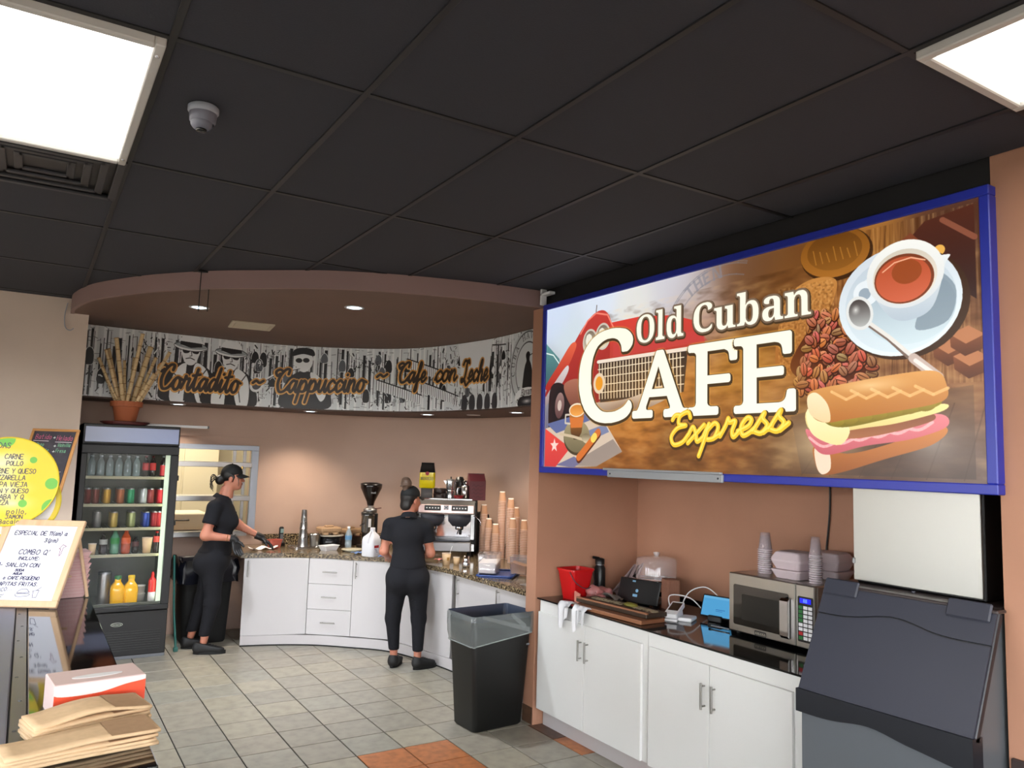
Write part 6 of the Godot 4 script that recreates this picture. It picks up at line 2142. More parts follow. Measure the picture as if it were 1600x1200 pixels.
	sm.prism(PackedVector2Array([Vector2(-0.10, 0), Vector2(0.085, 0), Vector2(0.085, 0.20), Vector2(-0.02, 0.275), Vector2(-0.10, 0.275)]), Vector3(-0.085, 0, 0), Vector3(0, 0, 1), Vector3(0, 1, 0), Vector3(1, 0, 0), 0.17)
	part("box", sm, mat("plum", Color(0.33, 0.14, 0.17), 0.4), sb)
	var slp := Pic.new(160, 180, Color(0.33, 0.14, 0.17))
	var q := 0
	for w in 4:
		slp.line(spline([Vector2(18, 44 + q * 38), Vector2(40, 30 + q * 38), Vector2(58, 48 + q * 38), Vector2(84, 32 + q * 38), Vector2(104, 46 + q * 38), Vector2(136, 36 + q * 38)], 5), 3, Color(0.12, 0.05, 0.07))
		q += 1
	var fq := MB.new()
	fq.quad(Vector3(-0.08, 0.005, 0.0855), Vector3(0.08, 0.005, 0.0855), Vector3(0.08, 0.195, 0.0855), Vector3(-0.08, 0.195, 0.0855), Vector3(0, 0, 1))
	fq.quad(Vector3(-0.08, 0.005, 0.085), Vector3(0.08, 0.005, 0.085), Vector3(0.08, 0.195, 0.085), Vector3(-0.08, 0.195, 0.085), Vector3(0, 0, -1))
	part("handwriting", fq, print_mat("slant print", slp.done(), 0.4), sb)
	box_part("lid_edge", Vector3(0, 0.2775, -0.06), Vector3(0.174, 0.006, 0.08), mat("plum dark", Color(0.25, 0.1, 0.13), 0.4), sb, 0.001)
	# dark rounded thing at the machine's side
	var du := thing("waste_bin", "dark rounded knock-out bin between espresso machine and cup stacks", "bin", Vector3(4.31, CT, -7.52))
	lathe_part("body", [Vector2(0, 0), Vector2(0.09, 0), Vector2(0.10, 0.3), Vector2(0.095, 0.36)], mat("rubber"), du)
	lathe_part("dome_lid", [Vector2(0.102, 0.35), Vector2(0.095, 0.40), Vector2(0.05, 0.43), Vector2(0, 0.435)], mat("rubber"), du)
	var pkc := sheet_mesh(0.1, 0.05, 7, 5, func(u, v): return Vector3((u - 0.5) * 0.13, 0.005 + 0.012 * absf(sin(u * 8.0 + v * 2.0)), (v - 0.5) * 0.06))
	single("pink_cloth", pkc, mat("cloth pink", Color(0.72, 0.45, 0.45), 0.9), "pink cloth on the counter in front of the espresso machine", "cloth", Vector3(3.56, CT, -6.98), 0.3)

func cup_stacks() -> void:
	# stacks of upturned kraft cups: base pixel column solved onto the worktop; [x, z, height, words]
	var S := [
		[4.15, -7.17, 0.539, "leftmost tall stack"], [4.12, -7.01, 0.417, "second stack from the left"], [4.15, -6.92, 0.367, "short third stack from the left"],
		[4.23, -6.935, 0.69, "tallest stack"], [4.28, -6.845, 0.623, "second tallest stack"], [4.416, -6.95, 0.524, "stack behind the two rightmost"],
		[4.15, -6.59, 0.445, "stack second from the right"], [4.395, -6.76, 0.407, "rightmost stack"],
	]
	var H := 0.105
	var P := 0.0165
	var src: Node3D = null
	for s in S:
		var n := maxi(2, int((s[2] - H) / P) + 1)
		for k in n:
			var at := Vector3(s[0], CT + P * k, s[1])
			var top: bool = k == n - 1
			var lab: String = ("whole top cup of the %s of brown paper cups" % s[3]) if top else "%s brown paper cup down from the top of the %s" % [ordinal(n - k), s[3]]
			var grp: String = "cups nested in the " + s[3]
			if src == null:
				src = upturned_cup(at, H, lab, grp)
			else:
				copy(src, "nested_cup", at, 0.0, lab, grp)

func ordinal(n: int) -> String:
	var e := "th"
	if n % 100 < 11 or n % 100 > 13:
		e = {1: "st", 2: "nd", 3: "rd"}.get(n % 10, "th")
	return str(n) + e

func upturned_cup(at: Vector3, H: float, label: String, group: String) -> Node3D:
	var o := thing("nested_cup", label, "paper cup", at, 0.0, group)
	lathe_part("cup_wall", [Vector2(0.040, 0.004), Vector2(0.029, H - 0.008)], mat("cup kraft", Color(0.75, 0.58, 0.46), 0.7), o, 16)
	lathe_part("rim", [Vector2(0.0395, 0.001), Vector2(0.043, 0.0015), Vector2(0.043, 0.005), Vector2(0.0395, 0.0055)], mat("cup rim", Color(0.89, 0.79, 0.75), 0.6), o, 16)
	lathe_part("base_ring", [Vector2(0.0295, H - 0.010), Vector2(0.0285, H), Vector2(0.026, H), Vector2(0.026, H - 0.005), Vector2(0, H - 0.005)], mat("cup white"), o, 16)
	return o

func right_end() -> void:
	var c1 := make_cup(Vector3(3.472, CT, -6.685), 0.043, 0.033, 0.108, "larger kraft cup with stirrer on the counter before the espresso machine", "")
	lathe_part("coffee", [Vector2(0.0405, 0.095), Vector2(0, 0.095)], mat("coffee brown", Color(0.15, 0.07, 0.04), 0.2), c1, 20)
	tube_part("stirrer", [Vector3(0.01, 0.03, 0), Vector3(0.065, 0.17, -0.01)], 0.0025, mat("white plastic"), c1, 6)
	var lg := MB.new()
	lg.smooth = true
	lg.lathe([Vector2(0.0375, 0.04), Vector2(0.0402, 0.07)], 10, Vector3(), 1.3, 1.9)
	part("cup_print", lg, mat("print ochre", Color(0.62, 0.45, 0.2), 0.7), c1)
	make_cup(Vector3(3.565, CT, -6.653), 0.031, 0.025, 0.07, "small kraft espresso cup beside the larger cup on the counter", "")
	var p := thing("milk_pitcher", "small steel milk pitcher left of the blue tray", "pitcher", Vector3(3.547, CT, -6.428), 0.6)
	lathe_part("body", [Vector2(0, 0), Vector2(0.034, 0), Vector2(0.039, 0.02), Vector2(0.036, 0.055), Vector2(0.026, 0.08), Vector2(0.03, 0.105), Vector2(0.028, 0.105), Vector2(0.022, 0.08), Vector2(0.0, 0.07)], mat("chrome"), p)
	tube_part("handle", spline([Vector3(0.028, 0.095, 0), Vector3(0.058, 0.085, 0), Vector3(0.056, 0.045, 0), Vector3(0.037, 0.03, 0)], 5), 0.004, mat("chrome"), p, 6)
	var spb := MB.new()
	spb.prism(PackedVector2Array([Vector2(-0.026, 0.105), Vector2(-0.046, 0.109), Vector2(-0.026, 0.08)]), Vector3(0, 0, -0.008), Vector3(1, 0, 0), Vector3(0, 1, 0), Vector3(0, 0, 1), 0.016)
	part("spout", spb, mat("chrome"), p)
	# blue tray with two tubs
	var t := thing("blue_tray", "blue plastic tray holding the sugar tubs", "tray", Vector3(3.60, CT, -5.93), 0.85)
	var b := MB.new()
	b.prism(rrect(0.42, 0.30, 0.03), Vector3.ZERO, Vector3(1, 0, 0), Vector3(0, 0, 1), Vector3(0, 1, 0), 0.008)
	part("base", b, mat("tray blue", Color(0.13, 0.24, 0.48), 0.4), t)
	var rim := MB.new()
	var rp := []
	for v in rrect(0.43, 0.31, 0.035):
		rp.append(Vector3(v.x, 0.016, v.y))
	rp.append(rp[0])
	rim.tube(rp, 0.009, 6, false)
	part("rim", rim, mat("tray blue"), t)
	tub(Vector3(3.55, CT + 0.018, -6.00), 0.85, 0.27, 0.17, 0.165, mat("sugar white", Color(0.9, 0.88, 0.87), 0.9), 0.095, "clear tub of white sugar on the blue tray", "sugar")
	tub(Vector3(3.765, CT + 0.018, -5.84), 0.85, 0.17, 0.16, 0.15, mat("sugar brown", Color(0.60, 0.40, 0.22), 0.9), 0.085, "clear tub of brown sugar on the blue tray by the pillar", "sugar")
	var j := thing("steel_shaker", "short steel-capped shaker behind the white sugar tub", "shaker", Vector3(3.80, CT, -6.55))
	lathe_part("jar", [Vector2(0, 0), Vector2(0.038, 0), Vector2(0.038, 0.085)], mat("mid grey"), j)
	lathe_part("cap", [Vector2(0.041, 0.08), Vector2(0.041, 0.115), Vector2(0.03, 0.12), Vector2(0, 0.12)], mat("steel"), j)
	var bl := thing("black_lid_cup", "black domed cup behind the brown sugar tub", "cup", Vector3(4.05, CT, -6.05))
	lathe_part("cup", [Vector2(0, 0), Vector2(0.045, 0), Vector2(0.055, 0.10)], mat("black plastic"), bl)
	lathe_part("lid", [Vector2(0.058, 0.10), Vector2(0.05, 0.125), Vector2(0.02, 0.135), Vector2(0, 0.135)], mat("black gloss"), bl)
	var r := thing("towel_roll", "white paper towel roll half hidden by the pillar", "paper towel", Vector3(3.86, CT, -5.5))
	lathe_part("roll", [Vector2(0.02, 0.0), Vector2(0.07, 0.0), Vector2(0.072, 0.01), Vector2(0.072, 0.34), Vector2(0.06, 0.35), Vector2(0.02, 0.35)], mat("paper white"), r, 28)
	lathe_part("core", [Vector2(0.02, 0.0), Vector2(0.02, 0.352), Vector2(0.017, 0.352), Vector2(0.017, 0.0)], mat("kraft"), r, 16)

func tub(at: Vector3, turn: float, w: float, d: float, h: float, fill: Material, fh: float, label: String, cat_: String) -> void:
	var o := thing("sugar_tub", label, "tub", at, turn, "sugar tubs")
	var rings := []
	for p in [[0.0, 0.92], [h, 1.0], [h, 0.975], [0.004, 0.90]]:
		var rr := []
		for v in rrect(w * p[1], d * p[1], 0.018, 4):
			rr.append(Vector3(v.x, p[0], v.y))
		rings.append(rr)
	var b := MB.new()
	b.smooth = true
	b.loft(rings, true, true)
	part("tub_wall", b, film("clear tub", Color(0.74, 0.70, 0.70), 0.16, 0.12), o)
	var f := []
	for p in [[0.006, 0.885], [fh, 0.94]]:
		var rr := []
		for v in rrect(w * p[1] - 0.004, d * p[1] - 0.004, 0.016, 4):
			rr.append(Vector3(v.x, p[0] + (0.014 * sin(v.x * 40.0 + v.y * 30.0) if p[0] > 0.05 else 0.0), v.y))
		f.append(rr)
	var c := MB.new()
	c.loft(f)
	part("sugar", c, fill, o).set_meta("kind", "stuff")

# ---------------------------------------------------------------- figures: a distance field meshed as surface nets
class Field:
	var o: Vector3
	var n: Vector3i
	var h: float
	var d := PackedFloat32Array()

	func _init(lo: Vector3, hi: Vector3, cell: float) -> void:
		h = cell
		o = lo
		n = Vector3i(((hi - lo) / cell).ceil()) + Vector3i.ONE
		d.resize(n.x * n.y * n.z)
		d.fill(0.2)

	func _range(lo: Vector3, hi: Vector3) -> Array:
		var a := Vector3i(((lo - o) / h).floor()).clamp(Vector3i.ZERO, n - Vector3i.ONE)
		var b := Vector3i(((hi - o) / h).ceil()).clamp(Vector3i.ZERO, n - Vector3i.ONE)
		return [a, b]

	func cap(a: Vector3, b: Vector3, ra: float, rb: float, k := 0.03) -> void:
		var m := maxf(ra, rb) + k + h * 2.0
		var r := _range(a.min(b) - Vector3.ONE * m, a.max(b) + Vector3.ONE * m)
		var ab := b - a
		var l2 := maxf(ab.length_squared(), 1e-9)
		for z in range(r[0].z, r[1].z + 1):
			for y in range(r[0].y, r[1].y + 1):
				var idx: int = (z * n.y + y) * n.x + r[0].x
				var p := o + Vector3(r[0].x, y, z) * h
				for x in range(r[0].x, r[1].x + 1):
					var t := clampf((p - a).dot(ab) / l2, 0.0, 1.0)
					var v := p.distance_to(a + ab * t) - lerpf(ra, rb, t)
					var e := d[idx]
					var q := maxf(k - absf(v - e), 0.0)
					d[idx] = minf(v, e) - q * q / (4.0 * k)
					idx += 1
					p.x += h

	func ell(c: Vector3, rad: Vector3, k := 0.03, rot := Basis()) -> void:
		var R := maxf(rad.x, maxf(rad.y, rad.z)) + k + h * 2.0
		var r := _range(c - Vector3.ONE * R, c + Vector3.ONE * R)
		var inv := rot.inverse()
		for z in range(r[0].z, r[1].z + 1):
			for y in range(r[0].y, r[1].y + 1):
				var idx: int = (z * n.y + y) * n.x + r[0].x
				var p := o + Vector3(r[0].x, y, z) * h - c
				for x in range(r[0].x, r[1].x + 1):
					var u := (inv * p) / rad
					var k0 := u.length()
					var k1 := (u / rad).length()
					var v := k0 * (k0 - 1.0) / maxf(k1, 1e-6)
					var e := d[idx]
					var q := maxf(k - absf(v - e), 0.0)
					d[idx] = minf(v, e) - q * q / (4.0 * k)
					idx += 1
					p.x += h

	# keep what lies behind the plane
	func cut(pt: Vector3, nrm: Vector3, rad := 9.0) -> void:
		var idx := 0
		for z in n.z:
			for y in n.y:
				for x in n.x:
					var p := o + Vector3(x, y, z) * h
					if rad > 8.0 or p.distance_to(pt) < rad:
						d[idx] = maxf(d[idx], (p - pt).dot(nrm))
					idx += 1

	func skin(b: MB) -> void:
		var vid := PackedInt32Array()
		vid.resize(d.size())
		vid.fill(-1)
		var vs := PackedVector3Array()
		var sx := 1
		var sy := n.x
		var sz := n.x * n.y
		var off := [0, sx, sy, sx + sy, sz, sz + sx, sz + sy, sz + sx + sy]
		for z in n.z - 1:
			for y in n.y - 1:
				var base := (z * n.y + y) * n.x
				for x in n.x - 1:
					var i := base + x
					var c0 := d[i] < 0.0
					var mixed := false
					for k in range(1, 8):
						if (d[i + off[k]] < 0.0) != c0:
							mixed = true
							break
					if not mixed:
						continue
					var s := Vector3()
					var cnt := 0
					for a in 8:
						for ax in 3:
							var bit := 1 << ax
							if a & bit:
								continue
							var e := a | bit
							var da := d[i + off[a]]
							var de := d[i + off[e]]
							if (da < 0.0) == (de < 0.0):
								continue
							var t := da / (da - de)
							var pa := Vector3(a & 1, (a >> 1) & 1, (a >> 2) & 1)
							var pe := Vector3(e & 1, (e >> 1) & 1, (e >> 2) & 1)
							s += pa.lerp(pe, t)
							cnt += 1
					vid[i] = vs.size()
					vs.append(o + (Vector3(x, y, z) + s / cnt) * h)
		b.smooth = true
		for z in range(1, n.z - 1):
			for y in range(1, n.y - 1):
				var base := (z * n.y + y) * n.x
				for x in range(1, n.x - 1):
					var i := base + x
					var c := d[i] < 0.0
					if c != (d[i + sx] < 0.0):
						_q(b, vs, vid, i - sy - sz, i - sz, i, i - sy, Vector3(1 if c else -1, 0, 0))
					if c != (d[i + sy] < 0.0):
						_q(b, vs, vid, i - sx - sz, i - sz, i, i - sx, Vector3(0, 1 if c else -1, 0))
					if c != (d[i + sz] < 0.0):
						_q(b, vs, vid, i - sx - sy, i - sy, i, i - sx, Vector3(0, 0, 1 if c else -1))

	func _q(b: MB, vs: PackedVector3Array, vid: PackedInt32Array, a: int, c: int, e: int, f: int, out: Vector3) -> void:
		if vid[a] < 0 or vid[c] < 0 or vid[e] < 0 or vid[f] < 0:
			return
		b.quad(vs[vid[a]], vs[vid[c]], vs[vid[e]], vs[vid[f]], out)

# head facing +z, eye line near y = 0
func head_into(b: MB, at: Transform3D) -> void:
	var f := Field.new(Vector3(-0.11, -0.20, -0.13), Vector3(0.11, 0.15, 0.15), 0.0045)
	f.ell(Vector3(0, 0.035, -0.012), Vector3(0.074, 0.088, 0.094), 0.01)
	f.ell(Vector3(0, -0.025, 0.022), Vector3(0.063, 0.092, 0.070), 0.03)
	f.ell(Vector3(0, -0.088, 0.060), Vector3(0.030, 0.024, 0.028), 0.03)
	f.cap(Vector3(0, 0.012, 0.086), Vector3(0, -0.028, 0.106), 0.008, 0.012, 0.012)
	for s in [-1.0, 1.0]:
		f.ell(Vector3(s * 0.012, -0.031, 0.098), Vector3(0.009, 0.007, 0.01), 0.008)
		f.ell(Vector3(s * 0.034, -0.03, 0.066), Vector3(0.022, 0.022, 0.02), 0.02)
		f.cap(Vector3(s * 0.012, 0.018, 0.088), Vector3(s * 0.045, 0.018, 0.072), 0.008, 0.007, 0.012)
		f.ell(Vector3(s * 0.073, -0.012, -0.008), Vector3(0.010, 0.030, 0.019), 0.008)
	f.ell(Vector3(0, -0.055, 0.088), Vector3(0.022, 0.006, 0.010), 0.008)
	f.ell(Vector3(0, -0.066, 0.085), Vector3(0.019, 0.006, 0.010), 0.008)
	f.cap(Vector3(0, -0.06, -0.028), Vector3(0, -0.19, -0.04), 0.050, 0.054, 0.02)
	b.xf = at
	f.skin(b)
	b.xf = Transform3D()

func face_parts(o: Node3D, at: Transform3D, brow: Material) -> void:
	for s in [-1.0, 1.0]:
		var e := MB.new()
		e.xf = at
		e.sphere(Vector3(s * 0.03, 0.004, 0.079), Vector3(0.013, 0.007, 0.008), 10, 8)
		part("eye", e, mat("eye white", Color(0.8, 0.78, 0.75), 0.2), o)
		var i := MB.new()
		i.xf = at
		i.sphere(Vector3(s * 0.03, 0.004, 0.085), Vector3(0.006, 0.0065, 0.004), 10, 8)
		part("iris", i, mat("iris", Color(0.08, 0.05, 0.04), 0.15), o)
		var b := MB.new()
		b.xf = at
		b.tube([Vector3(s * 0.016, 0.021, 0.093), Vector3(s * 0.032, 0.026, 0.086), Vector3(s * 0.048, 0.021, 0.072)], [0.0035, 0.004, 0.002], 6)
		part("eyebrow", b, brow, o)
	var l := MB.new()
	l.xf = at
	l.sphere(Vector3(0, -0.056, 0.093), Vector3(0.02, 0.005, 0.007), 12, 8)
	l.sphere(Vector3(0, -0.065, 0.090), Vector3(0.017, 0.0055, 0.007), 12, 8)
	part("lips", l, mat("lips", Color(0.55, 0.26, 0.24), 0.4), o)

# hand: wrist at the origin, fingers along +y, thumb towards +x, palm towards -z; curl bends to -z
func hand_into(b: MB, at: Transform3D, curl: float, grow := 0.0) -> void:
	var f := Field.new(Vector3(-0.065, -0.05, -0.115), Vector3(0.085, 0.20, 0.04), 0.0036)
	f.cap(Vector3(0, -0.04, 0), Vector3(0, 0.01, 0), 0.024 + grow, 0.025 + grow, 0.01)
	var L := [0.062, 0.076, 0.082, 0.074]
	for k in 4:
		var x := -0.031 + 0.0205 * k
		var kn := Vector3(x, 0.083 + [-0.006, 0.002, 0.004, 0.0][k], 0)
		f.cap(Vector3(x * 0.55, 0.005, 0), kn, 0.014 + grow, 0.0115 + grow, 0.012)
		var p := kn
		var a := curl * 0.45
		for seg in 3:
			var q: Vector3 = p + Vector3(x * 0.10, cos(a), -sin(a)) * L[k] * [0.45, 0.30, 0.25][seg]
			f.cap(p, q, 0.0095 - 0.001 * seg + grow, 0.0085 - 0.001 * seg + grow, 0.004)
			p = q
			a += curl * 0.55
	var t0 := Vector3(0.022, 0.02, -0.006)
	var t1 := Vector3(0.047, 0.052, -0.018)
	var t2 := Vector3(0.056, 0.084, -0.026 - 0.01 * curl)
	f.cap(t0, t1, 0.0145 + grow, 0.012 + grow, 0.012)
	f.cap(t1, t2, 0.0115 + grow, 0.0085 + grow, 0.005)
	b.xf = at
	f.skin(b)
	b.xf = Transform3D()

# basis whose y axis is `dir` and whose x axis leans to `side`
func along(dir: Vector3, side: Vector3) -> Basis:
	var y := dir.normalized()
	var z := side.cross(y).normalized()
	return Basis(y.cross(z).normalized(), y, z)

func shoe(o: Node3D, heel: Vector3, toe: Vector3, label: String) -> void:
	var d := (toe - heel)
	var L := d.length()
	d /= L
	var s := Vector3(-d.z, 0, d.x)
	var bas := Basis(s, Vector3.UP, d)
	var f := Field.new(Vector3(-0.09, -0.03, -0.06), Vector3(0.09, 0.15, L + 0.05), 0.007)
	f.cap(Vector3(0, 0.045, 0.045), Vector3(0, 0.04, L - 0.05), 0.044, 0.040, 0.03)
	f.cap(Vector3(0, 0.075, 0.04), Vector3(0, 0.055, L * 0.55), 0.038, 0.036, 0.03)
	f.cap(Vector3(0, 0.055, 0.035), Vector3(0, 0.10, 0.045), 0.04, 0.036, 0.03)
	f.cut(Vector3(0, 0.012, 0), Vector3.DOWN)
	f.cut(Vector3(0, 0.108, 0.03), Vector3(0, 1, 0.25).normalized())
	var u := MB.new()
	u.xf = Transform3D(bas, heel)
	f.skin(u)
	var n := part("shoe", u, mat("shoe black", Color(0.045, 0.045, 0.05), 0.6), o, label)
	var so := MB.new()
	var pl := PackedVector2Array()
	for k in 28:
		var a := TAU * k / 28
		var zz := (sin(a) * 0.5 + 0.5)
		pl.append(Vector2(cos(a) * lerpf(0.040, 0.047, zz) * (1.0 if absf(sin(a)) < 0.9 else 0.97), lerpf(-0.002, L + 0.004, zz)))
	so.xf = Transform3D(bas, heel)
	so.prism(pl, Vector3(0, 0, 0), Vector3(1, 0, 0), Vector3(0, 0, 1), Vector3(0, 1, 0), 0.03)
	part("sole", so, mat("rubber"), n)
	var lc := MB.new()
	lc.xf = Transform3D(bas, heel)
	for k in 4:
		var z := L * (0.42 + 0.09 * k)
		lc.tube([Vector3(-0.024, 0.092 - 0.008 * k, z), Vector3(0, 0.098 - 0.008 * k, z + 0.004), Vector3(0.024, 0.092 - 0.008 * k, z)], 0.003, 5)
	part("laces", lc, mat("lace", Color(0.1, 0.1, 0.11), 0.8), n)

func ball_cap(o: Node3D, at: Transform3D, m: Material) -> Node3D:
	# crown over a head that faces +z
	var c := MB.new()
	c.xf = at
	c.sphere(Vector3(0, 0.045, -0.008), Vector3(0.083, 0.092, 0.103), 24, 8, 0.0, 90.0)
	c.sphere(Vector3(0, 0.045, -0.008), Vector3(0.083, 0.03, 0.103), 24, 3, -50.0, 0.0)
	var n := part("cap", c, m, o, "black baseball cap")
	var v := MB.new()
	v.xf = at
	v.smooth = true
	var R := []
	for i in 13:
		var a := deg_to_rad(lerpf(-62, 62, i / 12.0))
		var y := 0.043 - 0.022 * (sin(a) * sin(a))
		var inn := Vector3(sin(a) * 0.080, y, cos(a) * 0.095 - 0.008)
		var outv := Vector3(sin(a) * 0.082, y - 0.022 - 0.006 * cos(a), cos(a) * 0.095 - 0.008 + 0.075 * pow(cos(a * 1.1), 0.6))
		R.append([inn, outv])
	for i in 12:
		for s in [0.0, -0.004]:
			var q := Vector3(0, s, 0)
			v.quad(R[i][0] + q, R[i + 1][0] + q, R[i + 1][1] + q, R[i][1] + q, Vector3(0, 1 if s == 0.0 else -1, 0))
		v.quad(R[i][1], R[i + 1][1], R[i + 1][1] - Vector3(0, 0.004, 0), R[i][1] - Vector3(0, 0.004, 0), Vector3(0, 0, 1))
	part("visor", v, m, n)
	var bt := MB.new()
	bt.xf = at
	bt.sphere(Vector3(0, 0.138, -0.008), Vector3(0.008, 0.005, 0.008), 10, 6)
	part("cap_button", bt, m, n)
	return n

func build_people() -> void:
	var skin := mat("skin", Color(0.72, 0.47, 0.38), 0.5)
	skin.subsurf_scatter_enabled = true
	skin.subsurf_scatter_strength = 0.15
	var cloth := mat("black cloth", Color(0.115, 0.115, 0.13), 0.9, 0.0, 0.3)
	var pants := mat("black trousers", Color(0.11, 0.11, 0.125), 0.9, 0.0, 0.3)
	var capm := mat("black cap", Color(0.04, 0.04, 0.045), 0.75)
	var hair := mat("dark hair", Color(0.045, 0.03, 0.027), 0.45)
	var hair2 := mat("brown hair", Color(0.36, 0.28, 0.23), 0.5)
	barista_side(skin, cloth, pants, capm, hair)
	barista_back(skin, cloth, pants, capm, hair, hair2)

# standing side-on to the viewer, facing +x of her own frame; +z is her right side
func barista_side(skin: Material, cloth: Material, pants: Material, capm: Material, hair: Material) -> void:
	var o := thing("person", "woman in black polo, cap and gloves standing side-on beside the drinks fridge", "person", Vector3(1.575, 0, -8.0), -0.198)
	var H := Transform3D(Basis(Vector3.UP, PI / 2 - 0.12), Vector3(0.165, 1.655, 0.0))
	var sN := Vector3(0.02, 1.375, 0.155)
	var eN := Vector3(-0.045, 1.115, 0.20)
	var wN := Vector3(0.205, 1.085, 0.19)
	var sF := Vector3(0.08, 1.375, -0.16)
	var eF := Vector3(0.25, 1.18, -0.21)
	var wF := Vector3(0.475, 1.06, -0.20)
	var hipN := Vector3(0.04, 0.86, 0.085)
	var hipF := Vector3(0.03, 0.86, -0.085)
	var kN := Vector3(0.055, 0.47, 0.075)
	var kF := Vector3(-0.03, 0.48, -0.12)
	var aN := Vector3(0.0, 0.105, 0.07)
	var aF := Vector3(-0.12, 0.115, -0.17)
	var body := MB.new()
	var f := Field.new(Vector3(-0.25, 0.06, -0.32), Vector3(0.62, 1.58, 0.32), 0.013)
	f.cap(Vector3(0.12, 1.56, 0), Vector3(0.085, 1.43, 0), 0.05, 0.055)
	f.ell(Vector3(0.085, 1.27, 0), Vector3(0.115, 0.17, 0.16), 0.05)
	f.ell(Vector3(0.07, 1.05, 0), Vector3(0.115, 0.16, 0.145), 0.05)
	f.ell(Vector3(0.04, 0.87, 0), Vector3(0.14, 0.13, 0.165), 0.05)
	f.cap(sN, eN, 0.050, 0.045)
	f.cap(eN, wN, 0.045, 0.028)
	f.cap(sF, eF, 0.050, 0.045)
	f.cap(eF, wF, 0.044, 0.027)
	f.cap(hipN, kN, 0.085, 0.055)
	f.cap(kN, aN, 0.055, 0.034)
	f.cap(hipF, kF, 0.085, 0.055)
	f.cap(kF, aF, 0.055, 0.034)
	f.skin(body)
	head_into(body, H)
	part("body", body, skin, o)
	face_parts(o, H, hair)
	# polo shirt with collar
	var s := MB.new()
	var g := Field.new(Vector3(-0.25, 0.78, -0.32), Vector3(0.42, 1.52, 0.32), 0.012)
	g.ell(Vector3(0.088, 1.28, 0), Vector3(0.132, 0.175, 0.175), 0.05)
	g.ell(Vector3(0.165, 1.235, 0.065), Vector3(0.085, 0.085, 0.075), 0.05)
	g.ell(Vector3(0.165, 1.235, -0.065), Vector3(0.085, 0.085, 0.075), 0.05)
	g.ell(Vector3(0.07, 1.05, 0), Vector3(0.135, 0.17, 0.160), 0.06)
	g.ell(Vector3(0.045, 0.93, 0), Vector3(0.155, 0.09, 0.172), 0.05)
	g.cap(Vector3(0.085, 1.42, 0.03), sN, 0.065, 0.068, 0.04)
	g.cap(Vector3(0.085, 1.42, -0.03), sF, 0.065, 0.068, 0.04)
	g.cap(sN, sN.lerp(eN, 0.62), 0.066, 0.070, 0.03)
	g.cap(sF, sF.lerp(eF, 0.60), 0.066, 0.070, 0.03)
	g.cut(sN.lerp(eN, 0.60), (eN - sN).normalized(), 0.088)
	g.cut(sF.lerp(eF, 0.60), (eF - sF).normalized(), 0.085)
	g.cut(Vector3(0, 0.90, 0), Vector3.DOWN)
	g.cut(Vector3(0.1, 1.468, 0), Vector3(0.25, 1, 0).normalized())
	g.skin(s)
	var sh := part("polo_shirt", s, cloth, o)
	var col := MB.new()
	col.smooth = true
	var c0 := []
	var c1 := []
	for k in 21:
		var a := lerpf(0.35, TAU - 0.35, k / 20.0)
		c0.append(Vector3(0.092 + cos(a) * 0.068, 1.488 - cos(a) * 0.02, sin(a) * 0.066))
		c1.append(Vector3(0.088 + cos(a) * 0.098, 1.44 - cos(a) * 0.035, sin(a) * 0.098))
	for k in 20:
		col.quad(c0[k], c0[k + 1], c1[k + 1], c1[k], c0[k] - Vector3(0.09, 1.3, 0))
	part("collar", col, cloth, sh)
	# trousers
	var t := MB.new()
	var q := Field.new(Vector3(-0.25, 0.12, -0.32), Vector3(0.30, 1.06, 0.28), 0.012)
	q.ell(Vector3(0.035, 0.86, 0), Vector3(0.165, 0.14, 0.178), 0.05)
	q.ell(Vector3(-0.055, 0.83, 0.07), Vector3(0.09, 0.10, 0.085), 0.05)
	q.ell(Vector3(-0.055, 0.83, -0.07), Vector3(0.09, 0.10, 0.085), 0.05)
	q.ell(Vector3(0.06, 0.98, 0), Vector3(0.135, 0.08, 0.155), 0.05)
	q.cap(hipN, kN, 0.108, 0.072, 0.05)
	q.cap(kN, aN + Vector3(0, 0.04, 0), 0.073, 0.050, 0.04)
	q.cap(hipF, kF, 0.105, 0.070, 0.05)
	q.cap(kF, aF + Vector3(0, 0.04, 0), 0.071, 0.049, 0.04)
	q.cut(aN + Vector3(0, 0.055, 0), Vector3.DOWN)
	q.skin(t)
	part("trousers", t, pants, o)
	shoe(o, Vector3(-0.085, 0, 0.075), Vector3(0.20, 0, 0.11), "black trainer on the near foot")
	shoe(o, Vector3(-0.20, 0, -0.165), Vector3(0.055, 0, -0.17), "black trainer on the far foot")
	# gloves: near hand hanging, far hand on the worktop
	var hn := MB.new()
	hand_into(hn, Transform3D(along(Vector3(0.32, -0.95, 0.06), Vector3(0.9, 0.3, -0.3)), wN + Vector3(0.012, -0.015, 0)), 0.5, 0.002)
	var cf := MB.new()
	var glove := mat("black glove", Color(0.055, 0.058, 0.07), 0.4)
	part("glove", hn, glove, o)
	cf.tube([wN + Vector3(-0.03, 0.004, 0), wN + Vector3(0.012, -0.002, 0), wN + Vector3(0.03, -0.03, 0.002)], [0.038, 0.036, 0.033], 14)
	part("glove_cuff", cf, glove, o)
	var hf := MB.new()
	hand_into(hf, Transform3D(along(Vector3(0.9, -0.62, 0.05), Vector3(0.0, 0.1, 1.0)), wF + Vector3(0.01, -0.01, 0)), 0.45, 0.002)
	part("glove", hf, glove, o)
	var cf2 := MB.new()
	cf2.tube([wF + Vector3(-0.05, 0.02, 0), wF + Vector3(0.01, -0.006, 0), wF + Vector3(0.03, -0.02, 0)], [0.038, 0.035, 0.031], 14)
	part("glove_cuff", cf2, glove, o)
	var br := MB.new()
	var rp := []
	var bd := (wN - eN).normalized()
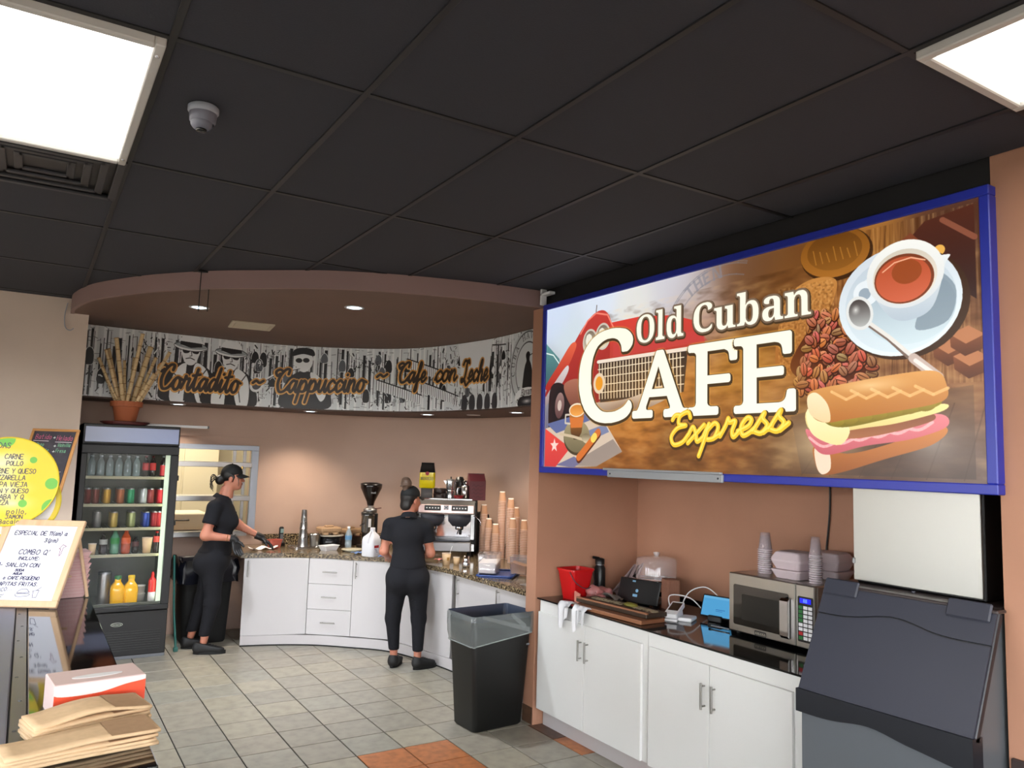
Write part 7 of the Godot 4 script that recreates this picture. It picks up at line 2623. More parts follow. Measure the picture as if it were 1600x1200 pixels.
	for k in 17:
		var a := TAU * k / 16
		rp.append(eN.lerp(wN, 0.78) + (Vector3(0, 0, 1) * cos(a) + bd.cross(Vector3(0, 0, 1)) * sin(a)) * 0.035)
	br.tube(rp, 0.0025, 6, false)
	part("bracelet", br, mat("gold", Color(0.75, 0.6, 0.35), 0.25, 0.9), o)
	# hair in a low bun under the cap, with loose strands and a clip
	var hb := MB.new()
	var e := Field.new(Vector3(-0.11, -0.15, -0.21), Vector3(0.11, 0.14, 0.10), 0.006)
	e.ell(Vector3(0, 0.035, -0.022), Vector3(0.082, 0.085, 0.090), 0.02)
	e.ell(Vector3(0, -0.02, -0.115), Vector3(0.055, 0.05, 0.045), 0.02)
	e.cap(Vector3(0.06, 0.0, 0.02), Vector3(0.066, -0.05, 0.015), 0.014, 0.006, 0.02)
	e.cap(Vector3(-0.06, 0.0, 0.02), Vector3(-0.066, -0.05, 0.015), 0.014, 0.006, 0.02)
	e.cut(Vector3(0, 0.02, 0.035), Vector3(0, -0.35, 1).normalized())
	hb.xf = H
	e.skin(hb)
	var hs := MB.new()
	hs.xf = H
	for k in 9:
		var a := k * 0.7
		hs.tube(spline([Vector3(0.02 * cos(a), -0.02, -0.13), Vector3(0.04 * cos(a), 0.0 + 0.03 * sin(a), -0.175), Vector3(0.05 * cos(a) + 0.01, -0.05 + 0.05 * sin(a), -0.20), Vector3(0.03 * cos(a), -0.12 + 0.02 * sin(a * 2.0), -0.17)], 4), [0.004, 0.004, 0.004, 0.004, 0.004, 0.0035, 0.0035, 0.003, 0.003, 0.0025, 0.002, 0.0015, 0.001], 5)
	for s2 in [-1.0, 1.0]:
		hs.tube(spline([Vector3(s2 * 0.07, 0.03, 0.05), Vector3(s2 * 0.073, -0.03, 0.066), Vector3(s2 * 0.064, -0.08, 0.066)], 4), [0.004, 0.004, 0.003, 0.003, 0.003, 0.003, 0.002, 0.002, 0.001], 5)
	var hp := part("hair", hb, hair, o)
	part("loose_strands", hs, hair, hp).set_meta("kind", "stuff")
	var cpn := ball_cap(o, H, capm)
	var em := MB.new()
	em.xf = H
	em.box(Vector3(0.028, 0.10, 0.083), Vector3(0.04, 0.035, 0.012), 0.004)
	part("cap_badge", em, mat("gold"), cpn, "small gold badge on the cap")
	var cl := MB.new()
	cl.xf = H * Transform3D(Basis(Vector3(0, 0, 1), 0.5), Vector3(0.074, 0.055, -0.065))
	cl.tube([Vector3(0, -0.03, 0.02), Vector3(0, 0.03, 0.02), Vector3(0, 0.03, -0.02), Vector3(0, -0.03, -0.02), Vector3(0, -0.03, 0.02)], 0.007, 6)
	part("hair_clip", cl, mat("clip pale", Color(0.62, 0.58, 0.62), 0.35), hp, "pale hair clip at the back of the cap")
	var er := MB.new()
	er.xf = H
	er.sphere(Vector3(0.08, -0.042, -0.002), Vector3(0.005, 0.009, 0.005), 8, 6)
	part("earring", er, mat("gold"), o)

# seen from behind, facing -z of her own frame; +x is her right
func barista_back(skin: Material, cloth: Material, pants: Material, capm: Material, hair: Material, hair2: Material) -> void:
	var o := thing("person", "barista in black seen from behind at the espresso machine", "person", Vector3(3.085, 0, -6.705), -0.425)
	var H := Transform3D(Basis(Vector3.UP, PI - 0.8), Vector3(0.0, 1.51, -0.02))
	var cx := -0.012
	var sL := Vector3(cx - 0.168, 1.275, 0)
	var sR := Vector3(cx + 0.168, 1.265, 0)
	var eL := Vector3(cx - 0.215, 1.035, -0.02)
	var eR := Vector3(cx + 0.215, 1.02, -0.03)
	var wL := Vector3(cx - 0.185, 0.96, -0.235)
	var wR := Vector3(cx + 0.20, 0.965, -0.245)
	var hipL := Vector3(-0.09, 0.80, 0)
	var hipR := Vector3(0.095, 0.80, 0)
	var kL := Vector3(-0.118, 0.43, 0.0)
	var kR := Vector3(0.118, 0.43, 0.02)
	var aL := Vector3(-0.095, 0.10, 0.01)
	var aR := Vector3(0.12, 0.10, 0.08)
	var body := MB.new()
	var f := Field.new(Vector3(-0.33, 0.05, -0.36), Vector3(0.33, 1.46, 0.22), 0.013)
	f.cap(Vector3(cx, 1.45, 0), Vector3(cx, 1.30, 0.01), 0.05, 0.055)
	f.ell(Vector3(cx, 1.17, 0), Vector3(0.155, 0.16, 0.10), 0.05)
	f.ell(Vector3(0, 0.97, 0), Vector3(0.135, 0.15, 0.10), 0.05)
	f.ell(Vector3(0, 0.80, 0), Vector3(0.165, 0.13, 0.12), 0.05)
	f.cap(sL, eL, 0.047, 0.040)
	f.cap(eL, wL, 0.041, 0.026)
	f.cap(sR, eR, 0.047, 0.040)
	f.cap(eR, wR, 0.041, 0.026)
	f.cap(hipL, kL, 0.08, 0.052)
	f.cap(kL, aL, 0.052, 0.034)
	f.cap(hipR, kR, 0.08, 0.052)
	f.cap(kR, aR, 0.052, 0.034)
	f.skin(body)
	head_into(body, H)
	hand_into(body, Transform3D(along(Vector3(0.12, -0.25, -0.95), Vector3(1.0, 0, 0)), wL), 0.5)
	hand_into(body, Transform3D(along(Vector3(-0.05, -0.22, -0.95), Vector3(-1.0, 0.0, 0)), wR), 0.8)
	part("body", body, skin, o)
	face_parts(o, H, hair)
	var s := MB.new()
	var g := Field.new(Vector3(-0.33, 0.78, -0.22), Vector3(0.33, 1.42, 0.22), 0.012)
	g.ell(Vector3(cx, 1.19, 0.005), Vector3(0.170, 0.165, 0.118), 0.05)
	g.ell(Vector3(0, 0.99, 0), Vector3(0.152, 0.16, 0.118), 0.06)
	g.ell(Vector3(0, 0.90, 0), Vector3(0.165, 0.09, 0.128), 0.05)
	g.cap(Vector3(cx - 0.03, 1.315, 0.0), sL, 0.062, 0.064, 0.04)
	g.cap(Vector3(cx + 0.03, 1.315, 0.0), sR, 0.062, 0.064, 0.04)
	g.cap(sL, sL.lerp(eL, 0.58), 0.062, 0.068, 0.03)
	g.cap(sR, sR.lerp(eR, 0.58), 0.062, 0.068, 0.03)
	g.cut(sL.lerp(eL, 0.56), (eL - sL).normalized(), 0.08)
	g.cut(sR.lerp(eR, 0.56), (eR - sR).normalized(), 0.08)
	g.cut(Vector3(0, 0.875, 0), Vector3.DOWN)
	g.cut(Vector3(0, 1.395, 0), Vector3(0, 1, -0.2).normalized())
	g.skin(s)
	var sh := part("polo_shirt", s, cloth, o)
	var col := MB.new()
	col.smooth = true
	var c0 := []
	var c1 := []
	for k in 21:
		var a := lerpf(0.35, TAU - 0.35, k / 20.0) - PI / 2
		c0.append(Vector3(cx + cos(a) * 0.062, 1.388 + sin(a) * 0.02, 0.004 + sin(a) * 0.062))
		c1.append(Vector3(cx + cos(a) * 0.092, 1.335 + sin(a) * 0.025, 0.004 + sin(a) * 0.092))
	for k in 20:
		col.quad(c0[k], c0[k + 1], c1[k + 1], c1[k], c0[k] - Vector3(cx, 1.25, 0))
	part("collar", col, cloth, sh)
	var t := MB.new()
	var q := Field.new(Vector3(-0.33, 0.10, -0.22), Vector3(0.33, 1.0, 0.24), 0.012)
	q.ell(Vector3(0, 0.80, 0.0), Vector3(0.192, 0.15, 0.135), 0.05)
	q.ell(Vector3(-0.08, 0.765, 0.055), Vector3(0.10, 0.105, 0.09), 0.04)
	q.ell(Vector3(0.085, 0.765, 0.055), Vector3(0.10, 0.105, 0.09), 0.04)
	q.ell(Vector3(0, 0.90, 0), Vector3(0.155, 0.08, 0.118), 0.05)
	q.cap(hipL, kL, 0.108, 0.068, 0.03)
	q.cap(kL, aL + Vector3(0, 0.04, 0), 0.068, 0.047, 0.03)
	q.cap(hipR, kR, 0.108, 0.068, 0.03)
	q.cap(kR, aR + Vector3(0, 0.04, 0), 0.068, 0.047, 0.03)
	q.cut(Vector3(0, 0.15, 0), Vector3.DOWN)
	q.skin(t)
	part("trousers", t, pants, o)
	shoe(o, Vector3(-0.11, 0, 0.075), Vector3(-0.035, 0, -0.165), "black trainer on the left foot")
	shoe(o, Vector3(0.085, 0, 0.13), Vector3(0.29, 0, 0.005), "black trainer on the right foot")
	var hb := MB.new()
	var e := Field.new(Vector3(-0.11, -0.12, -0.16), Vector3(0.11, 0.16, 0.10), 0.006)
	e.ell(Vector3(0, 0.03, -0.022), Vector3(0.079, 0.085, 0.088), 0.02)
	e.ell(Vector3(0, -0.05, -0.065), Vector3(0.062, 0.05, 0.04), 0.03)
	e.cut(Vector3(0, 0.02, 0.03), Vector3(0, -0.3, 1).normalized())
	hb.xf = H
	e.skin(hb)
	var hp := part("hair", hb, mat("hair back", Color(0.075, 0.05, 0.042), 0.5), o)
	var cpn := ball_cap(o, H, capm)
	# high bun above the cap's back opening
	var bn := MB.new()
	var bf := Field.new(Vector3(-0.08, 0.06, -0.15), Vector3(0.08, 0.26, 0.02), 0.006)
	bf.ell(Vector3(0, 0.155, -0.065), Vector3(0.052, 0.045, 0.05), 0.02)
	bf.ell(Vector3(0.012, 0.185, -0.06), Vector3(0.042, 0.03, 0.04), 0.012)
	bf.cap(Vector3(0, 0.10, -0.07), Vector3(0, 0.13, -0.07), 0.03, 0.03, 0.02)
	bn.xf = H
	bf.skin(bn)
	part("hair_bun", bn, hair2, hp, "lighter brown hair bun above the cap")
	for k in 3:
		var tw := MB.new()
		tw.xf = H
		var rp := []
		for m in 15:
			var a := TAU * m / 14 + k
			rp.append(Vector3(cos(a) * (0.053 - 0.007 * k), 0.135 + 0.022 * k + 0.006 * sin(a * 2.0), -0.065 + sin(a) * (0.051 - 0.007 * k)))
		tw.tube(rp, 0.007, 6, false)
		part("hair_twist", tw, hair2, hp)
	var sk := MB.new()
	sk.tube([aR + Vector3(0, 0.045, 0), aR + Vector3(0, -0.005, 0)], [0.037, 0.042], 14, false)
	var gl := MB.new()
	gl.xf = H
	gl.tube([Vector3(0.074, 0.008, -0.01), Vector3(0.072, 0.008, 0.07), Vector3(0.05, 0.008, 0.098), Vector3(0.012, 0.006, 0.106)], 0.003, 6)
	part("glasses", gl, mat("black plastic"), o)

# board whose lower right corner sits at br; psi turns it about y, tau leans it back; returns the frame (x right, y up the board, z out)
func lean(psi: float, tau: float, br: Vector3) -> Transform3D:
	var e := Vector3(cos(psi), 0, sin(psi))
	var n := Vector3(-sin(psi), 0, cos(psi))
	var b := -n * sin(tau) + Vector3.UP * cos(tau)
	return Transform3D(Basis(e, b, e.cross(b)), br)

func framed_board(o: Node3D, w: float, h: float, fw: float, frame: Material, face: Material) -> void:
	# local: right bottom corner at the origin
	for s in [0, 1]:
		box_part("frame_rail", Vector3(-w / 2, fw / 2 + s * (h - fw), 0), Vector3(w, fw, 0.02), frame, o, 0.003)
		box_part("frame_stile", Vector3(-fw / 2 - s * (w - fw), h / 2, 0), Vector3(fw, h - 2 * fw, 0.02), frame, o, 0.003)
	var b := MB.new()
	b.quad(Vector3(-w + fw, fw, 0.004), Vector3(-fw, fw, 0.004), Vector3(-fw, h - fw, 0.004), Vector3(-w + fw, h - fw, 0.004), Vector3(0, 0, 1))
	b.quad(Vector3(-w + fw, fw, -0.005), Vector3(-fw, fw, -0.005), Vector3(-fw, h - fw, -0.005), Vector3(-w + fw, h - fw, -0.005), Vector3(0, 0, -1))
	part("writing_surface", b, face, o)

func build_left_counter() -> void:
	var Y := 1.108
	var X := 0.345
	var z0 := -4.95
	var z1 := -2.2
	var o := thing("display_counter", "low service counter with dark glass and steel top at lower left", "counter", Vector3(0, 0, 0))
	var b := MB.new()
	b.span(Vector3(-0.6, 0.0, z0 + 0.02), Vector3(X - 0.03, Y - 0.05, z1 - 0.02), 0.01)
	part("body", b, mat("dark grey plastic"), o)
	var g := MB.new()
	g.span(Vector3(0.062, Y - 0.014, z0), Vector3(X, Y, z1), 0.004)
	part("glass_top", g, mat("counter glass", Color(0.075, 0.065, 0.065), 0.05, 0.0, 0.9), o, "dark glossy glass top")
	var gt := MB.new()
	gt.span(Vector3(X - 0.006, Y - 0.05, z0), Vector3(X + 0.004, Y - 0.015, z1), 0.002)
	part("edge_trim", gt, mat("black gloss"), o)
	var nb := MB.new()
	nb.span(Vector3(-0.6, Y - 0.06, z1 - 0.04), Vector3(X + 0.004, Y - 0.004, z1 + 0.006), 0.02)
	part("end_trim", nb, mat("black gloss"), o)
	var ch := MB.new()
	ch.span(Vector3(0.016, Y - 0.02, z0), Vector3(0.06, Y - 0.006, z1), 0.002)
	part("channel", ch, mat("steel dull"), o, "grey riveted channel between glass and steel")
	for k in 8:
		var rv := MB.new()
		rv.sphere(Vector3(0.03 + 0.012 * (k % 2), Y - 0.006, z0 + 0.5 + k * 0.3), Vector3(0.006, 0.003, 0.006), 8, 4)
		part("rivet", rv, mat("mid grey"), o)
	var pl := MB.new()
	pl.span(Vector3(-0.62, Y - 0.014, z0), Vector3(0.012, Y + 0.002, z1), 0.004)
	part("steel_top", pl, mat("counter steel", Color(0.50, 0.52, 0.60), 0.45, 0.7), o)
	# whiteboard on its easel
	var F := lean(deg_to_rad(30), deg_to_rad(29), Vector3(0.182, Y + 0.006, -4.479))
	var wb := thing("whiteboard", "wood-framed whiteboard with the lunch combo in marker on the counter", "whiteboard")
	wb.transform = F
	var p := Pic.new(420, 480, Color8(222, 226, 240))
	var ink := Color8(48, 46, 78)
	for l in [["ESPECIAL DE 11(am) a", 60, 62, 25.0, 0.86], ["3(pm)", 262, 108, 24.0, 0.95], ["COMBO Q'", 130, 190, 31.0, 0.95], ["INCLUYE:", 140, 226, 19.0, 1.1], ["1- SANWICH CON", 36, 272, 24.0, 0.92], ["SODA", 150, 300, 14.0, 1.1], ["AGUA", 146, 322, 14.0, 1.1], ["o CAFE PEQUENO", 96, 352, 19.0, 0.95], ["PAPITAS FRITAS.", 66, 390, 21.0, 1.0]]:
		hand(p, l[0], Vector2(l[1] - 18, l[2]), l[3], 4.4, ink, l[4] * 1.04)
	p.line(pts("232,332 244,326 256,332"), 2.4, ink)
	hand(p, "DE RICO...", Vector2(18, 446), 22, 3, ink, 0.95, -0.22)
	p.line(pts("50,462 120,446"), 3, ink)
	p.line(pts("66,470 110,460"), 3, ink)
	p.line(closed(pts("196,428 214,412 244,410 262,424 262,430 200,434")), 2.6, ink)
	p.line(closed(pts("192,440 266,438 262,452 200,456")), 2.6, ink)
	p.line(pts("288,420 296,462 318,460 322,416 286,420"), 2.6, ink)
	p.line(pts("308,416 330,396"), 2.6, ink)
	p.line(pts("352,150 368,122 392,132 376,142 374,186 366,196 362,150 352,150"), 2.8, Color8(110, 50, 90))
	framed_board(wb, 0.405, 0.462, 0.033, mat("wood pale"), print_mat("whiteboard print", p.done(), 0.15))
	var es := thing("easel_stand", "folding wooden easel leg propping the whiteboard from behind", "easel")
	var tr := F * Vector3(-0.03, 0.40, -0.02)
	tube_part("prop_leg", [tr, Vector3(tr.x + 0.07, Y + 0.006, tr.z - 0.10)], 0.009, mat("wood pale"), es, 8)
	var tl := F * Vector3(-0.375, 0.40, -0.02)
	tube_part("prop_leg", [tl, Vector3(tl.x + 0.07, Y + 0.006, tl.z - 0.10)], 0.009, mat("wood pale"), es, 8)
	tube_part("cross_bar", [F * Vector3(-0.03, 0.2, -0.02) + Vector3(0.03, -0.04, -0.06), F * Vector3(-0.375, 0.2, -0.02) + Vector3(0.03, -0.04, -0.06)], 0.006, mat("wood pale"), es, 8)
	# take-out cartons stacked behind the whiteboard
	for k in 7:
		var ct := thing("paper_tray", ["bottom red-checked paper food tray of the stack behind the whiteboard", "second paper food tray up, behind the whiteboard", "third paper food tray up, behind the whiteboard", "middle paper food tray of the stack behind the whiteboard", "third paper food tray from the top, behind the whiteboard", "second paper food tray from the top, behind the whiteboard", "topmost paper food tray of the stack behind the whiteboard"][k], "paper tray", Vector3(0.25, Y + 0.002 + 0.03 * k, -4.845), 0.15 + 0.05 * sin(k * 2.0), "paper trays behind the whiteboard")
		var r := []
		for q in [[0.0, 0.058], [0.058, 0.078], [0.058, 0.075], [0.004, 0.055]]:
			var rr := []
			for v in rrect(q[1] * 2, q[1] * 2.2, 0.008, 2):
				rr.append(Vector3(v.x, q[0], v.y))
			r.append(rr)
		var m := MB.new()
		m.loft(r)
		if not mats.has("check print"):
			var c := Pic.new(128, 128, Color8(228, 208, 206))
			for i in 16:
				c.row(0, 9999, 0, Color8(228, 208, 206))
				c.poly([Vector2(i * 8, 0), Vector2(i * 8 + 3, 0), Vector2(i * 8 + 3, 128), Vector2(i * 8, 128)], Color8(200, 130, 135, 150))
				c.poly([Vector2(0, i * 8), Vector2(128, i * 8), Vector2(128, i * 8 + 3), Vector2(0, i * 8 + 3)], Color8(200, 130, 135, 150))
			var cm := print_mat("check print", c.done(), 0.7)
			cm.texture_repeat = true
			cm.uv1_triplanar = true
			cm.uv1_scale = Vector3.ONE * 9.0
		part("tray_wall", m, mat("check print"), ct)
		var fl := MB.new()
		fl.box(Vector3(0, 0.057, 0), Vector3(0.158, 0.004, 0.174), 0.001)
		if k == 6:
			part("folded_lid", fl, mat("check print"), ct)
	# round yellow menu on a stand, and the second one behind it
	menu_disc(Vector3(-0.072, 1.717, -4.84), 0.228, "round yellow menu board with green dots listing empanada fillings", true)
	menu_disc(Vector3(-0.03, 1.615, -4.89), 0.205, "smaller round white and yellow menu half hidden by the big yellow one", false)
	chalkboard()
	# red carton and two stacks of brown bags by the near end
	var cx := thing("deli_carton", "flat white and orange-red carton of deli sheets on the counter glass", "carton", Vector3(0.235, Y, -2.765), 0.12)
	var cb := MB.new()
	cb.box(Vector3(0, 0.05, 0), Vector3(0.25, 0.10, 0.16), 0.003)
	part("carton", cb, mat("carton white", Color(0.83, 0.74, 0.73), 0.5), cx)
	var band := Pic.new(300, 100, Color8(226, 74, 38))
	band.poly(closed(pts("0,0 300,0 300,12 230,20 150,34 60,36 0,28"), 4), Color8(230, 215, 212))
	for k in 2:
		for i in 26:
			if k == 1 and (i < 9 or i > 18):
				continue
			band.line([Vector2(40 + i * 9, 56 + k * 14), Vector2(44 + i * 9, 56 + k * 14)], 3, Color8(240, 190, 170))
	var bq := MB.new()
	bq.quad(Vector3(-0.124, 0.002, 0.0812), Vector3(0.124, 0.002, 0.0812), Vector3(0.124, 0.098, 0.0812), Vector3(-0.124, 0.098, 0.0812), Vector3(0, 0, 1))
	bq.quad(Vector3(-0.124, 0.002, 0.0805), Vector3(0.124, 0.002, 0.0805), Vector3(0.124, 0.098, 0.0805), Vector3(-0.124, 0.098, 0.0805), Vector3(0, 0, -1))
	part("printed_side", bq, print_mat("carton print", band.done(), 0.5), cx)
	var ov := MB.new()
	ov.prism(circle2(0.07, 28, 1.0, 0.28), Vector3(0, 0.1002, 0.02), Vector3(1, 0, 0), Vector3(0, 0, 1), Vector3(0, 1, 0), 0.001)
	part("perforated_slot", ov, mat("paper white"), cx)
	bag_stack(Vector3(0.205, Y, -2.55), 0.26, 6, 0.30, 0.135, "upper-left stack, against the carton", "bags against the carton")
	bag_stack(Vector3(0.175, Y, -2.375), 0.17, 4, 0.36, 0.125, "stack nearest the counter's end", "bags nearest the counter's end")

func bag_stack(at: Vector3, turn: float, n: int, w: float, d: float, which: String, group: String) -> void:
	var rng := RandomNumberGenerator.new()
	rng.seed = int(w * 100)
	for k in n:
		var o := thing("paper_bag", "%s flat brown paper bag from the top in the %s" % [ordinal(n - k), which], "paper bag", at + Vector3(rng.randf_range(-0.005, 0.005), 0.001 + k * 0.0095, rng.randf_range(-0.005, 0.005)), turn + rng.randf_range(-0.03, 0.03), group)
		var last := k == n - 1
		var up := func(u: float, v: float) -> float: return (0.010 * pow(absf(sin(u * PI)), 2.0) + 0.004 * sin(u * 5.0 + k) + (0.012 * (1.0 - v) * maxf(0.0, u - 0.55) if last else 0.0)) * (1.0 if last else 0.2)
		var nx := 14
		var nz := 4
		var top := MB.new()
		top.smooth = true
		for i in nx:
			for j in nz:
				var P := func(a: int, c: int, y: float) -> Vector3:
					var u := float(a) / nx
					var v := float(c) / nz
					return Vector3((u - 0.5) * w, y + (up as Callable).call(u, v), (v - 0.5) * d)
				top.quad(P.call(i, j, 0.008), P.call(i + 1, j, 0.008), P.call(i + 1, j + 1, 0.008), P.call(i, j + 1, 0.008), Vector3.UP)
				top.quad(P.call(i, j, 0.0), P.call(i + 1, j, 0.0), P.call(i + 1, j + 1, 0.0), P.call(i, j + 1, 0.0), Vector3.DOWN)
				if j == 0:
					top.quad(P.call(i, 0, 0.0), P.call(i + 1, 0, 0.0), P.call(i + 1, 0, 0.008), P.call(i, 0, 0.008), Vector3(0, 0, -1))
				if j == nz - 1:
					top.quad(P.call(i, nz, 0.0), P.call(i + 1, nz, 0.0), P.call(i + 1, nz, 0.008), P.call(i, nz, 0.008), Vector3(0, 0, 1))
				if i == 0:
					top.quad(P.call(0, j, 0.0), P.call(0, j + 1, 0.0), P.call(0, j + 1, 0.008), P.call(0, j, 0.008), Vector3(-1, 0, 0))
				if i == nx - 1:
					top.quad(P.call(nx, j, 0.0), P.call(nx, j + 1, 0.0), P.call(nx, j + 1, 0.008), P.call(nx, j, 0.008), Vector3(1, 0, 0))
		part("bag", top, mat("kraft"), o)
		var fold := MB.new()
		fold.smooth = true
		for i in 4:
			var u0 := 0.66 + 0.08 * i
			var P2 := func(u: float, v: float) -> Vector3: return Vector3((u - 0.5) * w, 0.0096 + (up as Callable).call(u, v), (v - 0.5) * d)
			fold.quad(P2.call(u0, 0.0), P2.call(u0 + 0.08, 0.0), P2.call(u0 + 0.08, 1.0), P2.call(u0, 1.0), Vector3.UP)
		part("base_fold", fold, mat("kraft dark"), o)

func menu_disc(at: Vector3, r: float, label: String, big: bool) -> void:
	var o := thing("menu_disc", label, "menu board", at, -0.05)
	var p := Pic.new(460, 460, Color8(232, 206, 40))
	if big:
		for q in [[0.5, 0.24], [0.45, 0.42], [0.5, 0.58], [0.55, 0.75], [0.42, 0.3], [0.4, 0.66]]:
			p.soft(Vector2(q[0], q[1]) * 460, Vector2(150, 66), Color8(240, 240, 226, 190))
		for q in [[0.93, 0.52, 30], [0.73, 0.25, 17], [0.66, 0.75, 20], [0.95, 0.8, 46], [0.45, 0.02, 40], [0.06, 0.4, 26], [0.12, 0.75, 24]]:
			p.oval(Vector2(q[0], q[1]) * 460, Vector2(q[2], q[2]), 0, Color8(110, 190, 70))
		var ink := Color8(52, 52, 74)
		for l in [["EMPANADAS", 60, 66, 30.0, 1.0], ["CARNE", 206, 128, 27.0, 1.0], ["POLLO", 216, 166, 24.0, 1.0], ["CARNE Y QUESO", 150, 212, 26.0, 1.0], ["MOZZARELLA", 150, 250, 25.0, 1.0], ["ROPA VIEJA", 160, 290, 26.0, 1.05], ["JAMON Y QUESO", 130, 326, 24.0, 1.05], ["GUAYABA Y Q", 130, 362, 26.0, 1.05], ["PIZZA", 170, 394, 24.0, 1.05]]:
			hand(p, l[0], Vector2(l[1], l[2] * 0.9 - 4), l[3] * 0.92, 3.6, ink, l[4] * 0.78)
		hand(p, "pollo,", Vector2(236, 398), 24, 3.4, ink, 0.95)
		hand(p, "JAMON", Vector2(232, 424), 20, 3.4, ink, 0.9)
		hand(p, "Bacalao", Vector2(206, 450), 22, 3.4, ink, 0.85)
	else:
		p.oval(Vector2(230, 230), Vector2(205, 205), 0, Color8(236, 232, 228))
		p.oval(Vector2(330, 150), Vector2(110, 46), 0.7, Color8(96, 178, 66))
		for l in [["Dulce", 250, 250], ["Pastel", 280, 300], ["Guayaba", 210, 350]]:
			hand(p, l[0].to_lower().replace("dulce", "dulce"), Vector2(l[1], l[2]), 26, 4, Color8(150, 70, 130), 0.9, -0.2)
		p.oval(Vector2(170, 330), Vector2(34, 26), 0.4, Color8(120, 110, 190))
	var d := MB.new()
	d.prism(circle2(r, 56), Vector3(0, 0, 0), Vector3(1, 0, 0), Vector3(0, 1, 0), Vector3(0, 0, 1), 0.006)
	part("disc", d, print_mat("disc print big" if big else "disc print small", p.done(), 0.45), o)
	var rp := []
	for k in 57:
		rp.append(Vector3(cos(TAU * k / 56) * r, sin(TAU * k / 56) * r, 0.003))
	var rm := MB.new()
	rm.tube(rp, 0.005, 6, false)
	part("edge_band", rm, mat("disc yellow", Color(0.87, 0.78, 0.14), 0.5), o)
	var h := at.y - 1.11
	tube_part("stem", [Vector3(0, -h + 0.01, -0.012), Vector3(0, 0.0, -0.012)], 0.01, mat("wood pale"), o, 8)
	box_part("foot", Vector3(0, -h + 0.01, 0.0), Vector3(0.2, 0.02, 0.09), mat("wood pale"), o, 0.004)

func chalkboard() -> void:
	var psi := deg_to_rad(30)
	var tau := deg_to_rad(22.5)
	var F0 := lean(psi, tau, Vector3.ZERO)
	var F := lean(psi, tau, Vector3(0.362, 2.052, -7.40) - F0.basis.y * 0.72)
	var o := thing("chalkboard", "wood-framed chalkboard of milkshake flavours against the left wall", "chalkboard")
	o.transform = F
	var p := Pic.new(320, 600, Color8(62, 58, 64))
	p.grain(3, 0.03, 4, 4, Color8(40, 38, 44, 90), Color8(110, 105, 110, 60), Rect2(0, 0, 320, 600))
	hand(p, "Batido", Vector2(22, 62), 36, 3.6, Color8(196, 90, 124), 0.72)
	hand(p, "Helado", Vector2(186, 70), 38, 3.6, Color8(196, 90, 124), 0.68)
	p.line(pts("14,76 128,78"), 4, Color8(226, 210, 216))
	p.line(pts("182,84 306,84"), 4, Color8(226, 210, 216))
	var gr := Color8(120, 186, 140)
	for l in [["Oreo", 44, 118], ["Chocolate", 20, 164], ["Vainilla", 208, 120], ["Fresa", 206, 166]]:
		hand(p, l[0], Vector2(l[1], l[2]), 27, 3.2, gr, 0.66)
	for q in [Vector2(24, 112), Vector2(188, 116), Vector2(190, 160), Vector2(166, 50)]:
		p.line([q + Vector2(-8, 0), q + Vector2(8, 0)], 4, Color8(220, 226, 220))
		p.line([q + Vector2(0, -8), q + Vector2(0, 6)], 4, Color8(220, 226, 220))
	p.line(spline(pts("60,330 130,310 200,322 290,316"), 6), 4, Color8(220, 210, 205))
	hand(p, "2", Vector2(150, 290), 36, 4, Color8(214, 200, 90), 0.8)
	hand(p, "Cappuccino", Vector2(60, 372), 30, 3.4, Color8(204, 130, 80), 0.72)
	p.line(spline(pts("60,436 90,420 120,440 150,420 180,440 230,424"), 5), 4, Color8(204, 130, 80))
	p.line(spline(pts("50,470 140,462 290,474"), 6), 4, Color8(220, 210, 205))
	var oak := mat("oak frame", Color(0.73, 0.52, 0.30), 0.5)
	framed_board(o, 0.385, 0.72, 0.022, oak, print_mat("chalk print", p.done(), 0.8))
	var inv := F.affine_inverse()
	for x in [-0.02, -0.365]:
		var a := Vector3(x, 0.0, -0.012)
		var w := F * a
		tube_part("front_leg", [Vector3(x, 0.4, -0.014), a, inv * Vector3(w.x - 0.12, 0.01, w.z + 0.2)], 0.011, oak, o, 6)
	var m := F * Vector3(-0.19, 0.6, -0.012)
	tube_part("rear_leg", [Vector3(-0.19, 0.6, -0.014), inv * Vector3(m.x - 0.02, 0.01, -7.60)], 0.011, oak, o, 6)

